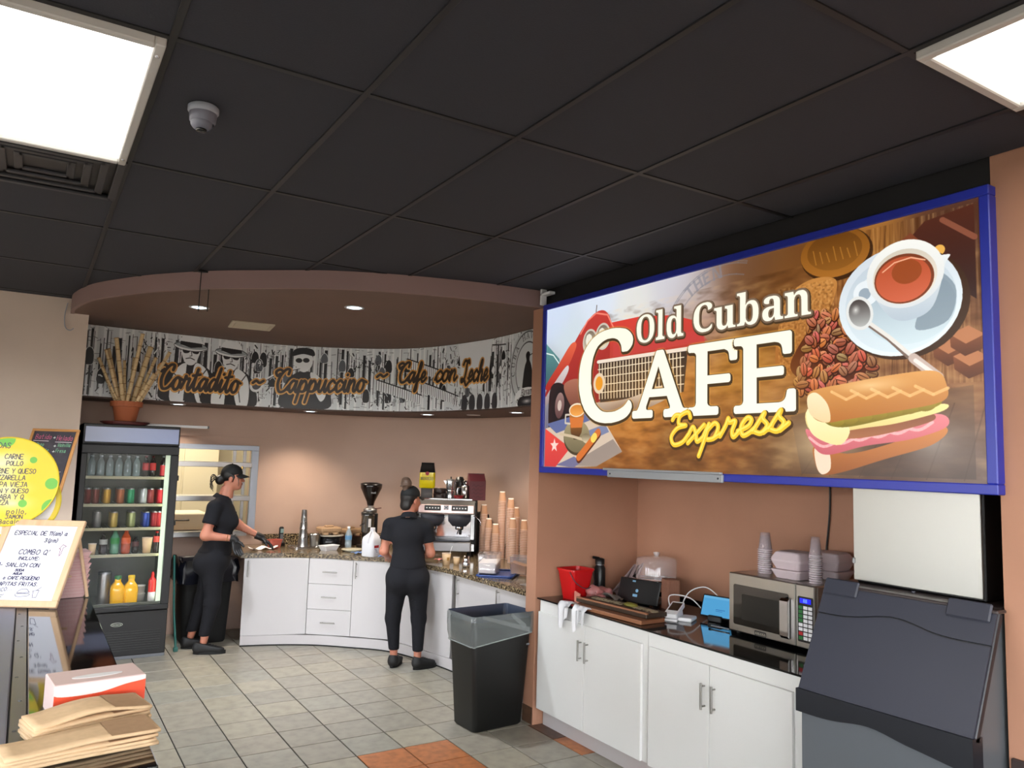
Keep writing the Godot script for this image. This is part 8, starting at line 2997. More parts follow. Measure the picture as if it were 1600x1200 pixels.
func build_fixtures() -> void:
	# bin beside the pass-through, with its liner, and the teal stick
	var b := thing("rubbish_bin", "black bin with dark crumpled liner behind the woman by the fridge", "bin", Vector3(1.64, 0, -8.52))
	var rings := []
	for q in [[0.0, 0.20], [0.02, 0.21], [0.72, 0.245]]:
		var rr := []
		for v in rrect(q[1] * 2, q[1] * 1.9, 0.05, 4):
			rr.append(Vector3(v.x, q[0], v.y))
		rings.append(rr)
	var m := MB.new()
	m.smooth = true
	m.loft(rings)
	part("body", m, mat("rubber"), b)
	var lr := []
	var rng := RandomNumberGenerator.new()
	rng.seed = 4
	for q in [[0.60, 0.285, 0.012], [0.66, 0.275, 0.016], [0.74, 0.29, 0.014], [0.82, 0.265, 0.02], [0.80, 0.235, 0.01], [0.62, 0.20, 0.02]]:
		var rr := []
		for v in rrect(q[1] * 2, q[1] * 1.9, 0.06, 7):
			var j: float = rng.randf_range(-1, 1) * q[2]
			rr.append(Vector3(v.x + v.normalized().x * j, q[0] + rng.randf_range(-1, 1) * q[2], v.y + v.normalized().y * j))
		lr.append(rr)
	var lm := MB.new()
	lm.smooth = true
	lm.loft(lr, false, true)
	part("liner", lm, mat("liner navy", Color(0.07, 0.075, 0.11), 0.25), b)
	var st := thing("broom_stick", "thin teal broom handle leaning beside the drinks fridge", "broom", Vector3(1.345, 0, -8.10))
	tube_part("handle", [Vector3(0.0, 0.03, 0.0), Vector3(-0.035, 0.4, -0.03), Vector3(-0.06, 0.9, -0.06)], 0.011, mat("teal", Color(0.13, 0.36, 0.33), 0.4), st, 8)
	box_part("broom_head", Vector3(0.0, 0.022, 0.0), Vector3(0.04, 0.044, 0.035), mat("teal"), st, 0.006)
	var cbx := thing("floor_carton", "brown carton on the floor behind the woman, by the counter end", "carton", Vector3(1.77, 0, -8.05 - 0.72))
	box_part("carton", Vector3(0.0, 0.07, 0), Vector3(0.2, 0.14, 0.14), mat("kraft dark"), cbx, 0.003)
	box_part("flap", Vector3(0.0, 0.143, 0.03), Vector3(0.2, 0.004, 0.08), mat("kraft"), cbx, 0.001)
	# camera on the ceiling
	var c := thing("dome_camera", "small white dome security camera on the black ceiling", "security camera", Vector3(0.465, ceil_h - 0.001, -3.02))
	lathe_part("base", [Vector2(0, -0.028), Vector2(0.05, -0.028), Vector2(0.056, -0.02), Vector2(0.056, -0.004), Vector2(0.052, 0)], mat("camera white", Color(0.6, 0.62, 0.66), 0.4), c, 28)
	lathe_part("collar", [Vector2(0.04, -0.066), Vector2(0.047, -0.058), Vector2(0.05, -0.028)], mat("camera grey", Color(0.42, 0.43, 0.48), 0.45), c, 28)
	var dm := MB.new()
	dm.sphere(Vector3(-0.004, -0.066, 0.004), Vector3(0.04, 0.03, 0.04), 20, 8, -90.0, 5.0)
	part("dome", dm, mat("camera grey"), c)
	lathe_part("lens", [Vector2(0, -0.004), Vector2(0.018, -0.004), Vector2(0.02, 0.004), Vector2(0, 0.006)], mat("black gloss"), c, 20, Vector3(-0.004, -0.096, 0.008))
	# downlights in the soffit (lit) and under the mural band
	downlight(Vector3(1.10, 3.075, -6.65), 0.075, "left recessed downlight under the round soffit, glowing white", 15.0, 2.6)
	downlight(Vector3(2.11, 3.075, -5.80), 0.075, "right recessed downlight under the round soffit, glowing white", 15.0, 2.6)
	var n := 0
	for q in [[1.27, -8.5, true], [2.6, -8.36, true], [3.66, -7.62, true], [4.05, -6.42, true], [4.0, -7.2, false]]:
		downlight(Vector3(q[0], 2.38, q[1]), 0.07, ["small downlight under the mural above the fridge", "small downlight under the mural near the middle, above the grinder", "small downlight under the mural above the espresso machine", "small downlight under the mural beside the pillar", "unlit small downlight under the mural between two lit ones"][n], 5.0 if q[2] else 0.0, 2.0)
		n += 1
	# supply grille in the soffit
	var v := thing("soffit_vent", "cream slotted air vent under the round soffit", "vent", Vector3(1.66, 3.074, -7.25), -0.12)
	for s in [-1.0, 1.0]:
		box_part("frame", Vector3(s * 0.17, -0.006, 0), Vector3(0.035, 0.014, 0.36), mat("vent cream", Color(0.78, 0.73, 0.64), 0.5), v, 0.003)
		box_part("frame", Vector3(0, -0.006, s * 0.165), Vector3(0.31, 0.014, 0.035), mat("vent cream"), v, 0.003)
	box_part("backing", Vector3(0, -0.001, 0), Vector3(0.31, 0.002, 0.30), mat("tee black"), v, 0.0)
	for k in 6:
		box_part("slat", Vector3(0, -0.008, -0.12 + 0.048 * k), Vector3(0.30, 0.012, 0.018), mat("vent cream"), v, 0.002)
	# two thin wires hanging in front of the soffit
	var w := thing("hanging_wires", "pair of thin black wires hanging from the ceiling before the soffit", "wire", Vector3(0.99, ceil_h, -5.83))
	tube_part("wire", [Vector3(-0.03, 0, 0.01), Vector3(-0.032, -0.3, 0.01)], 0.0035, mat("black plastic"), w, 6)
	tube_part("wire", [Vector3(0.035, 0, -0.02), Vector3(0.033, -0.29, -0.02)], 0.0035, mat("black plastic"), w, 6)
	box_part("anchor", Vector3(0.0, -0.008, 0.0), Vector3(0.10, 0.012, 0.03), mat("black plastic"), w, 0.002)
	# cable down the edge of the left wall
	var cab := thing("wall_cable", "white cable looping at the soffit's left end on the wall", "cable", Vector3(0.2, 3.0, -7.71))
	tube_part("cable", spline([Vector3(0.0, 0.16, 0), Vector3(-0.015, 0.05, 0.0), Vector3(-0.005, -0.05, 0.005), Vector3(0.03, -0.08, 0.01), Vector3(0.06, -0.06, 0.01)], 5), 0.004, mat("camera white"), cab, 6)

func downlight(at: Vector3, r: float, label: String, e: float, g: float) -> void:
	var o := thing("downlight", label, "downlight", at)
	lathe_part("trim_ring", [Vector2(r * 0.78, -0.004), Vector2(r, -0.006), Vector2(r + 0.004, -0.002), Vector2(r + 0.004, 0.0)], mat("downlight trim", Color(0.75, 0.76, 0.78), 0.4), o, 28)
	var b := MB.new()
	b.smooth = true
	b.lathe([Vector2(0, -0.006), Vector2(r * 0.6, -0.005), Vector2(r * 0.8, -0.001)], 24)
	part("bulb", b, glow("downlight glow", Color(0.86, 0.95, 1.0), 4.0) if e > 0 else mat("off white"), o)
	if e > 0:
		var l := SpotLight3D.new()
		l.name = "beam"
		l.light_energy = e / PI
		l.light_color = Color(0.94, 0.97, 1.0) if at.y > 3.0 else Color(1.0, 0.93, 0.84)
		l.spot_angle = 58.0
		l.spot_angle_attenuation = 0.8
		l.spot_range = 12.0
		l.light_size = r * 0.7
		l.shadow_enabled = true
		l.rotation.x = -PI / 2
		l.position.y = -0.02
		o.add_child(l)

func build_alcove() -> void:
	# the cabinets, face towards -x
	var x := 3.262
	cabinet_unit("alcove_cabinet", "two-door white cabinet under the red bucket end of the alcove", Vector2(x, -4.80), Vector2(x, -3.63), 0.13, 0.895, 0.9, [[0.005, 0.481, 0.0, 0.90, "door", 0.452, 0.68, 0.135], [0.481, 0.965, 0.0, 0.90, "door", 0.515, 0.68, 0.135]], "white alcove cabinets", Vector2.ZERO, "alcove white")
	cabinet_unit("alcove_cabinet", "two-door white cabinet under the microwave beside the ice bin", Vector2(x, -3.63), Vector2(x, -2.42), 0.13, 0.895, 0.9, [[0.02, 0.425, 0.0, 0.90, "door", 0.398, 0.68, 0.14], [0.425, 0.875, 0.0, 0.90, "door", 0.46, 0.68, 0.14]], "white alcove cabinets", Vector2.ZERO, "alcove white")
	var t := MB.new()
	t.span(Vector3(3.345, 0, -4.82), Vector3(3.365, 0.13, -2.4), 0.0)
	single("alcove_toe_kick", t, mat("toe white"), "off-white toe kick under the alcove cabinets", "toe kick")
	var bt := MB.new()
	bt.span(Vector3(3.258, 0.0, -4.97), Vector3(3.35, 0.12, -4.837), 0.003)
	single("tile_skirting", bt, mat("floor tile brown"), "brown tile skirting at the pillar's foot beside the black bin", "skirting")
	var ct := thing("alcove_worktop", "glossy black granite worktop along the alcove", "worktop", Vector3.ZERO)
	var m := MB.new()
	m.span(Vector3(3.275, 0.896, -4.834), Vector3(4.239, 0.907, -2.40), 0.001)
	part("slab", m, mat("granite black"), ct)
	var bs := MB.new()
	bs.span(Vector3(4.222, 0.907, -4.834), Vector3(4.239, 0.93, -2.40), 0.001)
	part("backsplash", bs, mat("granite black"), ct)
	alcove_items()
	microwave()
	ice_machine()
	trash_can()

func alcove_items() -> void:
	var Y := 0.907
	# red bucket
	var b := thing("red_bucket", "square red plastic bucket against the pillar wall in the alcove", "bucket", Vector3(3.525, Y, -4.70), 0.1)
	var rings := []
	for q in [[0.0, 0.078], [0.205, 0.108], [0.205, 0.115], [0.218, 0.115], [0.218, 0.106], [0.01, 0.074]]:
		var rr := []
		for v in rrect(q[1] * 2, q[1] * 1.7, 0.03, 4):
			rr.append(Vector3(v.x, q[0], v.y))
		rings.append(rr)
	var m := MB.new()
	m.loft(rings, true, true)
	part("bucket", m, mat("bucket red", Color(0.72, 0.03, 0.05), 0.35), b)
	tube_part("wire_handle", spline([Vector3(-0.112, 0.20, 0.06), Vector3(-0.09, 0.13, 0.105), Vector3(0.0, 0.085, 0.12), Vector3(0.09, 0.12, 0.105), Vector3(0.112, 0.20, 0.06)], 5), 0.003, mat("dark grey plastic"), b, 6)
	# black flask
	var f := thing("water_flask", "matt black insulated bottle beside the red bucket", "bottle", Vector3(3.80, Y, -4.76))
	lathe_part("body", [Vector2(0, 0), Vector2(0.04, 0), Vector2(0.043, 0.006), Vector2(0.043, 0.20), Vector2(0.032, 0.22), Vector2(0.03, 0.225)], mat("flask black", Color(0.035, 0.035, 0.045), 0.4), f)
	lathe_part("steel_band", [Vector2(0.0315, 0.222), Vector2(0.0315, 0.23), Vector2(0, 0.23)], mat("steel dull"), f)
	lathe_part("cap", [Vector2(0.036, 0.228), Vector2(0.036, 0.268), Vector2(0.02, 0.275), Vector2(0, 0.275)], mat("black plastic"), f)
	tube_part("spout", [Vector3(-0.01, 0.272, 0.0), Vector3(-0.065, 0.282, 0.0)], 0.011, mat("black plastic"), f)
	# plastic bag, card, cloths
	var pb := MB.new()
	var fb := Field.new(Vector3(-0.13, -0.02, -0.11), Vector3(0.13, 0.14, 0.11), 0.009)
	var rng := RandomNumberGenerator.new()
	rng.seed = 8
	for k in 12:
		fb.ell(Vector3(rng.randf_range(-0.07, 0.07), rng.randf_range(0.02, 0.07), rng.randf_range(-0.05, 0.05)), Vector3(rng.randf_range(0.025, 0.05), rng.randf_range(0.02, 0.045), rng.randf_range(0.025, 0.045)), 0.012)
	fb.cut(Vector3.ZERO, Vector3.DOWN)
	fb.skin(pb)
	single("plastic_bag", pb, film("bag film", Color(0.72, 0.46, 0.45), 0.75, 0.3), "crumpled pinkish clear plastic bag in front of the black bottle", "plastic bag", Vector3(3.66, Y, -4.575), 0.3)
	var cd := thing("printed_card", "small orange and white printed card in front of the red bucket", "card", Vector3(3.432, Y, -4.55), 1.2)
	box_part("card", Vector3(0, 0.035, 0), Vector3(0.12, 0.07, 0.012), mat("card pink", Color(0.85, 0.55, 0.48), 0.5), cd, 0.001)
	box_part("orange_band", Vector3(0, 0.018, 0.0068), Vector3(0.118, 0.03, 0.001), mat("card orange", Color(0.85, 0.30, 0.18), 0.5), cd, 0.0)
	for k in 3:
		box_part("print_line", Vector3(-0.01, 0.048 + 0.008 * k, 0.0068), Vector3(0.08, 0.003, 0.001), mat("paper white"), cd, 0.0)
	# two paper napkins hanging over the counter front
	for q in [[-4.46, "left white napkin draped over the alcove counter's front edge", 0.0], [-4.28, "right white napkin draped over the alcove counter's front edge", 1.3]]:
		var s := sheet_mesh(0.13, 0.2, 10, 12, func(u, v):
			var t: float = v * 0.24
			var px: float = 3.262 + 0.10 - t
			var py := 0.912 + 0.012 * absf(sin(u * 8.0 + q[2])) + 0.025 * sin(v * PI * 0.55)
			if t > 0.10:
				px = 3.245 - 0.012 * absf(sin(u * 7.0 + q[2])) - 0.01 * (t - 0.1)
				py = 0.912 + 0.014 - (t - 0.10) * (0.9 + 0.3 * sin(u * 5.0 + q[2]))
			return Vector3(px, py, (u - 0.5) * 0.17 * (1.0 - 0.35 * v) + q[0]))
		single("paper_napkin", s, mat("paper white"), q[1], "napkin", Vector3.ZERO, 0.0, "napkins over the alcove counter")
	var gc := sheet_mesh(0.2, 0.14, 10, 8, func(u, v): return Vector3((u - 0.5) * 0.2, 0.014 + 0.05 * (1.0 - u) * absf(sin(v * 3.0 + 0.4)) + 0.01 * sin(u * 11.0), (v - 0.5) * 0.15))
	single("grey_towel", gc, mat("towel grey", Color(0.50, 0.47, 0.44), 0.9), "grey folded towel between the plastic bag and the tablet", "towel", Vector3(3.72, Y, -4.50), 0.5)
	var tc := sheet_mesh(0.3, 0.2, 10, 10, func(u, v): return Vector3(0.02 * sin(v * 9.0) + 0.10 * u, 0.016 + 0.24 * pow(u, 1.3) + 0.012 * sin(v * 12.0 + u * 4.0), (v - 0.5) * (0.22 - 0.12 * u) + 0.10 * u))
	single("grey_cloth", tc, mat("cloth lilac", Color(0.54, 0.47, 0.47), 0.9), "pale grey cloth hanging from the cake dome behind the tablet", "cloth", Vector3(3.86, Y, -4.60), 0.0)
	# two wooden signs lying on the counter
	var lo := thing("plank_sign", "lower plain wooden board lying on the alcove counter front", "board", Vector3(3.41, Y, -4.08), 0.06)
	box_part("board", Vector3(0, 0.013, 0), Vector3(0.21, 0.024, 0.66), mat("board brown", Color(0.46, 0.29, 0.19), 0.5), lo, 0.003)
	box_part("edge_strip", Vector3(-0.101, 0.0145, 0), Vector3(0.012, 0.026, 0.662), mat("board edge", Color(0.55, 0.36, 0.24), 0.5), lo, 0.003)
	var up := thing("plank_sign", "dark wooden sign with raised cream letters on the alcove counter", "sign", Vector3(3.465, Y + 0.0275, -4.12), 0.07)
	box_part("board", Vector3(0, 0.0145, 0), Vector3(0.19, 0.026, 0.68), mat("sign brown", Color(0.20, 0.14, 0.09), 0.5), up, 0.003)
	box_part("back_batten", Vector3(-0.085, 0.03, 0), Vector3(0.02, 0.012, 0.68), mat("board edge"), up, 0.003)
	for q in [["CUBANOS", -0.14, 0.30], ["TINTO", 0.22, 0.20]]:
		var tx := MeshInstance3D.new()
		tx.name = "lettering"
		tx.mesh = text_mesh(q[0], 0.06, true, true, 0.004)
		tx.material_override = mat("letter cream", Color(0.55, 0.50, 0.40), 0.6)
		tx.transform = Transform3D(Basis(Vector3(0, 0, 1), Vector3(1, 0, 0), Vector3(0, 1, 0)), Vector3(0.02, 0.0295, q[1]))
		tx.scale = Vector3(q[2] / tx.mesh.get_aabb().size.x, 1.0, 1.0)
		tx.position.z = q[1]
		up.add_child(tx, true)
	var lf := MB.new()
	lf.smooth = true
	lf.sphere(Vector3(0, 0.0, 0), Vector3(0.035, 0.016, 0.06), 14, 8)
	part("green_leaf", lf, mat("leaf olive", Color(0.42, 0.40, 0.12), 0.5), up).position = Vector3(0.03, 0.034, 0.075)
	# dark tablet seen from its back
	var tb := thing("dark_tablet", "black tablet propped up with its back to the room", "tablet", Vector3(3.80, Y + 0.006, -4.335), -1.36)
	var q4 := MB.new()
	q4.xf = Transform3D(Basis(Vector3.RIGHT, -0.32), Vector3.ZERO)
	q4.box(Vector3(0, 0.085, 0), Vector3(0.36, 0.17, 0.014), 0.006)
	part("back_shell", q4, mat("tablet black", Color(0.03, 0.03, 0.035), 0.35), tb)
	var lg := MB.new()
	lg.xf = q4.xf
	lg.prism(circle2(0.012, 16), Vector3(-0.01, 0.085, 0.0075), Vector3(1, 0, 0), Vector3(0, 1, 0), Vector3(0, 0, 1), 0.001)
	lg.box(Vector3(-0.02, 0.05, 0.0078), Vector3(0.04, 0.018, 0.001), 0.0)
	lg.box(Vector3(-0.05, 0.15, 0.0078), Vector3(0.028, 0.012, 0.001), 0.0)
	part("stickers", lg, mat("sticker blue", Color(0.45, 0.62, 0.75), 0.4), tb).set_meta("kind", "stuff")
	box_part("rear_prop", Vector3(0, 0.05, -0.085), Vector3(0.1, 0.1, 0.012), mat("black plastic"), tb, 0.003)
	# cake stand with clear dome
	var ck := thing("cake_stand", "silver cake stand with a clear plastic dome behind the tablet", "cake stand", Vector3(4.03, Y, -4.38))
	lathe_part("pedestal", [Vector2(0, 0), Vector2(0.08, 0), Vector2(0.075, 0.012), Vector2(0.025, 0.03), Vector2(0.022, 0.12), Vector2(0.06, 0.135)], mat("steel"), ck)
	lathe_part("plate", [Vector2(0.06, 0.135), Vector2(0.15, 0.138), Vector2(0.165, 0.146), Vector2(0.163, 0.152), Vector2(0, 0.15)], mat("chrome"), ck, 36)
	lathe_part("dome", [Vector2(0.150, 0.153), Vector2(0.150, 0.29), Vector2(0.142, 0.308), Vector2(0.09, 0.322), Vector2(0, 0.328)], film("dome clear", Color(0.86, 0.80, 0.80), 0.22, 0.1), ck, 36)
	lathe_part("dome_rim", [Vector2(0.149, 0.152), Vector2(0.156, 0.154), Vector2(0.155, 0.162), Vector2(0.150, 0.162)], mat("chrome"), ck, 36)
	lathe_part("dome_knob", [Vector2(0.012, 0.326), Vector2(0.022, 0.34), Vector2(0.024, 0.352), Vector2(0, 0.356)], mat("dome knob", Color(0.8, 0.76, 0.75), 0.2), ck, 16)
	# block of brown napkins
	var nb := thing("napkin_block", "upright brown napkin block right of the black tablet", "napkins", Vector3(3.90, Y, -4.09), -0.35)
	for k in 6:
		box_part("napkin_bundle", Vector3(-0.04 + k * 0.016, 0.102, 0), Vector3(0.0156, 0.204 - 0.002 * (k % 2), 0.10), mat("napkin brown", Color(0.50, 0.34, 0.27), 0.85), nb, 0.002)
	# payment terminal on its stand
	var tm := thing("card_terminal", "white handheld card terminal on a low stand on the worktop", "card reader", Vector3(3.68, Y, -3.82), -1.05)
	var h := MB.new()
	h.xf = Transform3D(Basis(Vector3.RIGHT, 0.25), Vector3(0, 0.045, 0.0))
	h.prism(rrect(0.085, 0.20, 0.014), Vector3(0, 0, 0), Vector3(1, 0, 0), Vector3(0, 0, 1), Vector3(0, 1, 0), 0.026)
	part("handset", h, mat("white plastic"), tm)
	var sc := MB.new()
	sc.xf = h.xf
	sc.box(Vector3(0, 0.0265, -0.02), Vector3(0.066, 0.002, 0.12), 0.0)
	part("screen", sc, mat("black gloss"), tm)
	var ds := MB.new()
	ds.prism(PackedVector2Array([Vector2(-0.07, 0), Vector2(0.09, 0), Vector2(0.09, 0.008), Vector2(-0.04, 0.055)]), Vector3(-0.04, 0, 0), Vector3(0, 0, 1), Vector3(0, 1, 0), Vector3(1, 0, 0), 0.08)
	part("dock", ds, mat("white plastic"), tm)
	box_part("printer_base", Vector3(0.085, 0.012, 0.0), Vector3(0.09, 0.024, 0.13), mat("white plastic"), tm, 0.006)
	# till tablet with blue screen
	var ps := thing("till_tablet", "small till tablet with a lit blue screen beside the microwave", "tablet", Vector3(3.86, Y, -3.63), -1.34)
	var ti := Transform3D(Basis(Vector3.RIGHT, -0.35), Vector3(0, 0.03, 0))
	var fr := MB.new()
	fr.xf = ti
	fr.box(Vector3(0, 0.065, 0), Vector3(0.235, 0.145, 0.012), 0.005)
	part("bezel", fr, mat("black plastic"), ps)
	var bp := Pic.new(220, 130, Color8(96, 184, 240))
	bp.poly(pts("0,0 220,0 220,16 0,16"), Color8(120, 200, 248))
	bp.line(pts("104,84 168,84"), 4, Color8(60, 120, 190))
	bp.line(pts("104,94 150,94"), 3, Color8(60, 120, 190))
	var sq := MB.new()
	sq.xf = ti
	sq.quad(Vector3(-0.108, 0.002, 0.0065), Vector3(0.108, 0.002, 0.0065), Vector3(0.108, 0.128, 0.0065), Vector3(-0.108, 0.128, 0.0065), Vector3(0, 0, 1))
	sq.quad(Vector3(-0.108, 0.002, 0.0055), Vector3(0.108, 0.002, 0.0055), Vector3(0.108, 0.128, 0.0055), Vector3(-0.108, 0.128, 0.0055), Vector3(0, 0, -1))
	var sm := print_mat("screen print", bp.done(), 0.1, 0.55)
	sm.albedo_color = Color(0.1, 0.1, 0.1)
	part("screen", sq, sm, ps)
	box_part("stand", Vector3(0, 0.02, -0.02), Vector3(0.10, 0.04, 0.09), mat("black plastic"), ps, 0.006)
	var sl := AreaLight3D.new()
	sl.name = "screen_light"
	sl.area_size = Vector2(0.2, 0.12)
	sl.area_normalize_energy = false
	sl.light_energy = 0.18
	sl.light_color = Color(0.5, 0.8, 1.0)
	sl.shadow_enabled = true
	sl.area_range = 4
	sl.transform = ti * Transform3D(Basis(Vector3.UP, PI), Vector3(0, 0.065, 0.02))
	ps.add_child(sl)
	var dk := thing("black_router", "small black box with cables behind the till tablet", "router", Vector3(4.09, Y, -3.62))
	box_part("box", Vector3(0, 0.06, 0), Vector3(0.1, 0.12, 0.22), mat("black plastic"), dk, 0.006)
	box_part("vent_strip", Vector3(-0.051, 0.09, 0), Vector3(0.003, 0.02, 0.18), mat("dark grey plastic"), dk, 0.0)
	for q in [[spline([Vector3(3.70, 0.955, -3.88), Vector3(3.76, 1.03, -3.95), Vector3(3.86, 1.02, -3.86), Vector3(3.93, 0.93, -3.78), Vector3(3.98, 0.912, -3.70)], 7), "white cable looping up behind the card terminal", "white plastic"], [spline([Vector3(3.80, 0.92, -3.90), Vector3(3.86, 1.05, -3.88), Vector3(3.92, 1.10, -3.78), Vector3(3.96, 1.03, -3.68), Vector3(3.94, 0.96, -3.65)], 7), "white cable arching over to the till tablet", "white plastic"], [spline([Vector3(4.05, 1.02, -3.66), Vector3(4.0, 1.075, -3.6), Vector3(3.99, 1.05, -3.5), Vector3(4.03, 0.93, -3.46)], 7), "black cable curling behind the till tablet", "black plastic"]]:
		var c := MB.new()
		c.tube(q[0], 0.004, 6)
		single("cable", c, mat(q[2]), q[1], "cable")
	var sp := thing("floor_lead", "thin chrome latch bar lying by the microwave's left foot", "bar", Vector3(3.72, Y, -3.44))
	tube_part("rod", [Vector3(-0.02, 0.012, -0.08), Vector3(0.0, 0.012, 0.05)], 0.005, mat("steel"), sp, 6)
	tube_part("tip", [Vector3(-0.02, 0.012, -0.08), Vector3(-0.022, 0.012, -0.095)], 0.008, mat("black plastic"), sp, 8)
	# power cord hanging from the sign
	var cd2 := MB.new()
	cd2.tube(spline([Vector3(4.225, 2.2, -3.05), Vector3(4.228, 1.9, -3.045), Vector3(4.226, 1.65, -3.047), Vector3(4.228, 1.41, -3.075), Vector3(4.225, 1.28, -3.08)], 6), 0.006, 6)
	single("power_cord", cd2, mat("black plastic"), "black power cord hanging down the alcove wall below the sign", "cord")

func microwave() -> void:
	var Y := 0.907
	var o := thing("microwave", "stainless steel microwave on the black worktop", "microwave", Vector3(3.71, Y, -3.07))
	# front looks along -x; z runs from -0.304 (left in view) to +0.304
	var st := mat("microwave steel", Color(0.70, 0.69, 0.66), 0.3, 0.95)
	var b := MB.new()
	b.span(Vector3(0.012, 0.02, -0.304), Vector3(0.46, 0.361, 0.304), 0.008)
	part("body", b, st, o)
	var d := MB.new()
	d.span(Vector3(-0.012, 0.02, -0.304), Vector3(0.012, 0.361, 0.178), 0.005)
	var dn := part("door", d, st, o)
	var w := MB.new()
	var hole := rrect(0.40, 0.235, 0.012)
	w.prism(hole, Vector3(-0.013, 0.178, -0.065), Vector3(0, 0, 1), Vector3(0, 1, 0), Vector3(-1, 0, 0), 0.002)
	part("door_window", w, mat("oven glass", Color(0.035, 0.04, 0.035), 0.06, 0.0, 0.8), dn)
	var mesh_in := MB.new()
	mesh_in.prism(rrect(0.29, 0.15, 0.008), Vector3(-0.0152, 0.17, -0.055), Vector3(0, 0, 1), Vector3(0, 1, 0), Vector3(-1, 0, 0), 0.0006)
	part("door_mesh", mesh_in, mat("oven mesh", Color(0.07, 0.075, 0.065), 0.25), dn)
	var h := MB.new()
	h.prism(PackedVector2Array([Vector2(0.0, -0.105), Vector2(-0.03, -0.11), Vector2(-0.045, -0.095), Vector2(-0.045, 0.095), Vector2(-0.03, 0.11), Vector2(0, 0.105)]), Vector3(-0.012, 0.165, 0.107), Vector3(1, 0, 0), Vector3(0, 1, 0), Vector3(0, 0, 1), 0.055)
	part("handle", h, mat("chrome"), dn)
	var pn := MB.new()
	pn.span(Vector3(-0.012, 0.02, 0.182), Vector3(0.012, 0.361, 0.304), 0.005)
	var pp := part("control_panel", pn, st, o)
	var kp := MB.new()
	kp.prism(rrect(0.10, 0.245, 0.008), Vector3(-0.0125, 0.175, 0.246), Vector3(0, 0, 1), Vector3(0, 1, 0), Vector3(-1, 0, 0), 0.002)
	part("keypad", kp, mat("black plastic"), pp)
	var ds := MB.new()
	ds.span(Vector3(-0.0162, 0.262, 0.212), Vector3(-0.0145, 0.288, 0.282), 0.0)
	part("display_screen", ds, glow("blue display", Color(0.05, 0.08, 0.9), 0.7), pp)
	var tx := MeshInstance3D.new()
	tx.name = "display_digits"
	tx.mesh = text_mesh("88", 0.018, true, false, 0.0006)
	tx.material_override = glow("blue digits", Color(0.35, 0.5, 1.0), 0.9)
	tx.transform = Transform3D(Basis(Vector3(0, 0, 1), Vector3(0, 1, 0), Vector3(-1, 0, 0)), Vector3(-0.0168, 0.275, 0.247))
	pp.add_child(tx)
	for r in 8:
		for c in 3:
			var k := MB.new()
			k.span(Vector3(-0.0165, 0.065 + r * 0.0235, 0.203 + c * 0.031), Vector3(-0.0145, 0.083 + r * 0.0235, 0.229 + c * 0.031), 0.001)
			var kc := "white plastic"
			if c == 0:
				kc = ["key green", "key red", "white plastic", "white plastic", "key green", "key green", "key green", "key green"][r]
			part("key", k, mat(kc, {"key green": Color(0.10, 0.42, 0.18), "key red": Color(0.7, 0.1, 0.13)}.get(kc, Color.WHITE), 0.4) if not mats.has(kc) else mats[kc], pp)
	var lg := MB.new()
	lg.prism(rrect(0.085, 0.03, 0.006), Vector3(-0.0125, 0.037, -0.065), Vector3(0, 0, 1), Vector3(0, 1, 0), Vector3(-1, 0, 0), 0.001)
	part("badge", lg, mat("badge dark", Color(0.22, 0.21, 0.2), 0.4), dn)
	var lt := MeshInstance3D.new()
	lt.name = "badge_lettering"
	lt.mesh = text_mesh("AMANA", 0.014, true, true, 0.0006)
	lt.material_override = mat("badge pale", Color(0.7, 0.68, 0.62), 0.4)
	lt.transform = Transform3D(Basis(Vector3(0, 0, 1), Vector3(0, 1, 0), Vector3(-1, 0, 0)), Vector3(-0.0142, 0.037, -0.065))
	dn.add_child(lt)
	for z in [-0.27, 0.27]:
		for xx in [0.04, 0.42]:
			lathe_part("foot", [Vector2(0.014, 0), Vector2(0.016, 0.02), Vector2(0, 0.02)], mat("rubber"), o, 12, Vector3(xx, 0, z))
	# on its top: upturned clear cups in two stacks, foam boxes
	var T := Y + 0.362
	for s in [[Vector3(3.885, T, -3.255), 12, 0.043, "left stack of clear cups on the microwave"], [Vector3(3.83, T, -2.855), 13, 0.036, "right stack of clear cups on the microwave"]]:
		var n: int = s[1]
		var R: float = s[2]
		var src: Node3D = null
		for k in n:
			var lab := "%s cup from the top in the %s" % [ordinal(n - k), s[3]]
			var at: Vector3 = s[0] + Vector3(0, 0.0125 * k, 0)
			if src == null:
				src = thing("clear_cup", lab, "plastic cup", at, 0.0, s[3])
				lathe_part("cup_wall", [Vector2(R, 0), Vector2(R * 0.98, 0.004), Vector2(R * 0.66, 0.105), Vector2(0, 0.106)], film("cup clear", Color(0.80, 0.74, 0.76), 0.32, 0.12), src, 18)
				lathe_part("rim", [Vector2(R - 0.001, 0.0), Vector2(R + 0.003, 0.001), Vector2(R + 0.003, 0.004), Vector2(R - 0.001, 0.005)], mat("cup clear rim", Color(0.80, 0.76, 0.80), 0.25), src, 18)
			else:
				copy(src, "clear_cup", at, 0.0, lab, s[3])
	var F := [[3.86, -3.02, 0, "lower"], [3.86, -3.02, 1, "upper"]]
	for q in F:
		foam_box(Vector3(q[0], T + 0.002 + 0.052 * q[2], q[1]), 0.05, q[2] == 1, "%s white foam takeout box of the front stack on the microwave" % q[3], "foam boxes on the microwave")
	for k in 2:
		foam_box(Vector3(4.07, T + 0.002 + 0.052 * k, -2.93), 0.1, k == 1, ["lower", "upper"][k] + " foam takeout box behind the right cup stack", "foam boxes behind the cups")

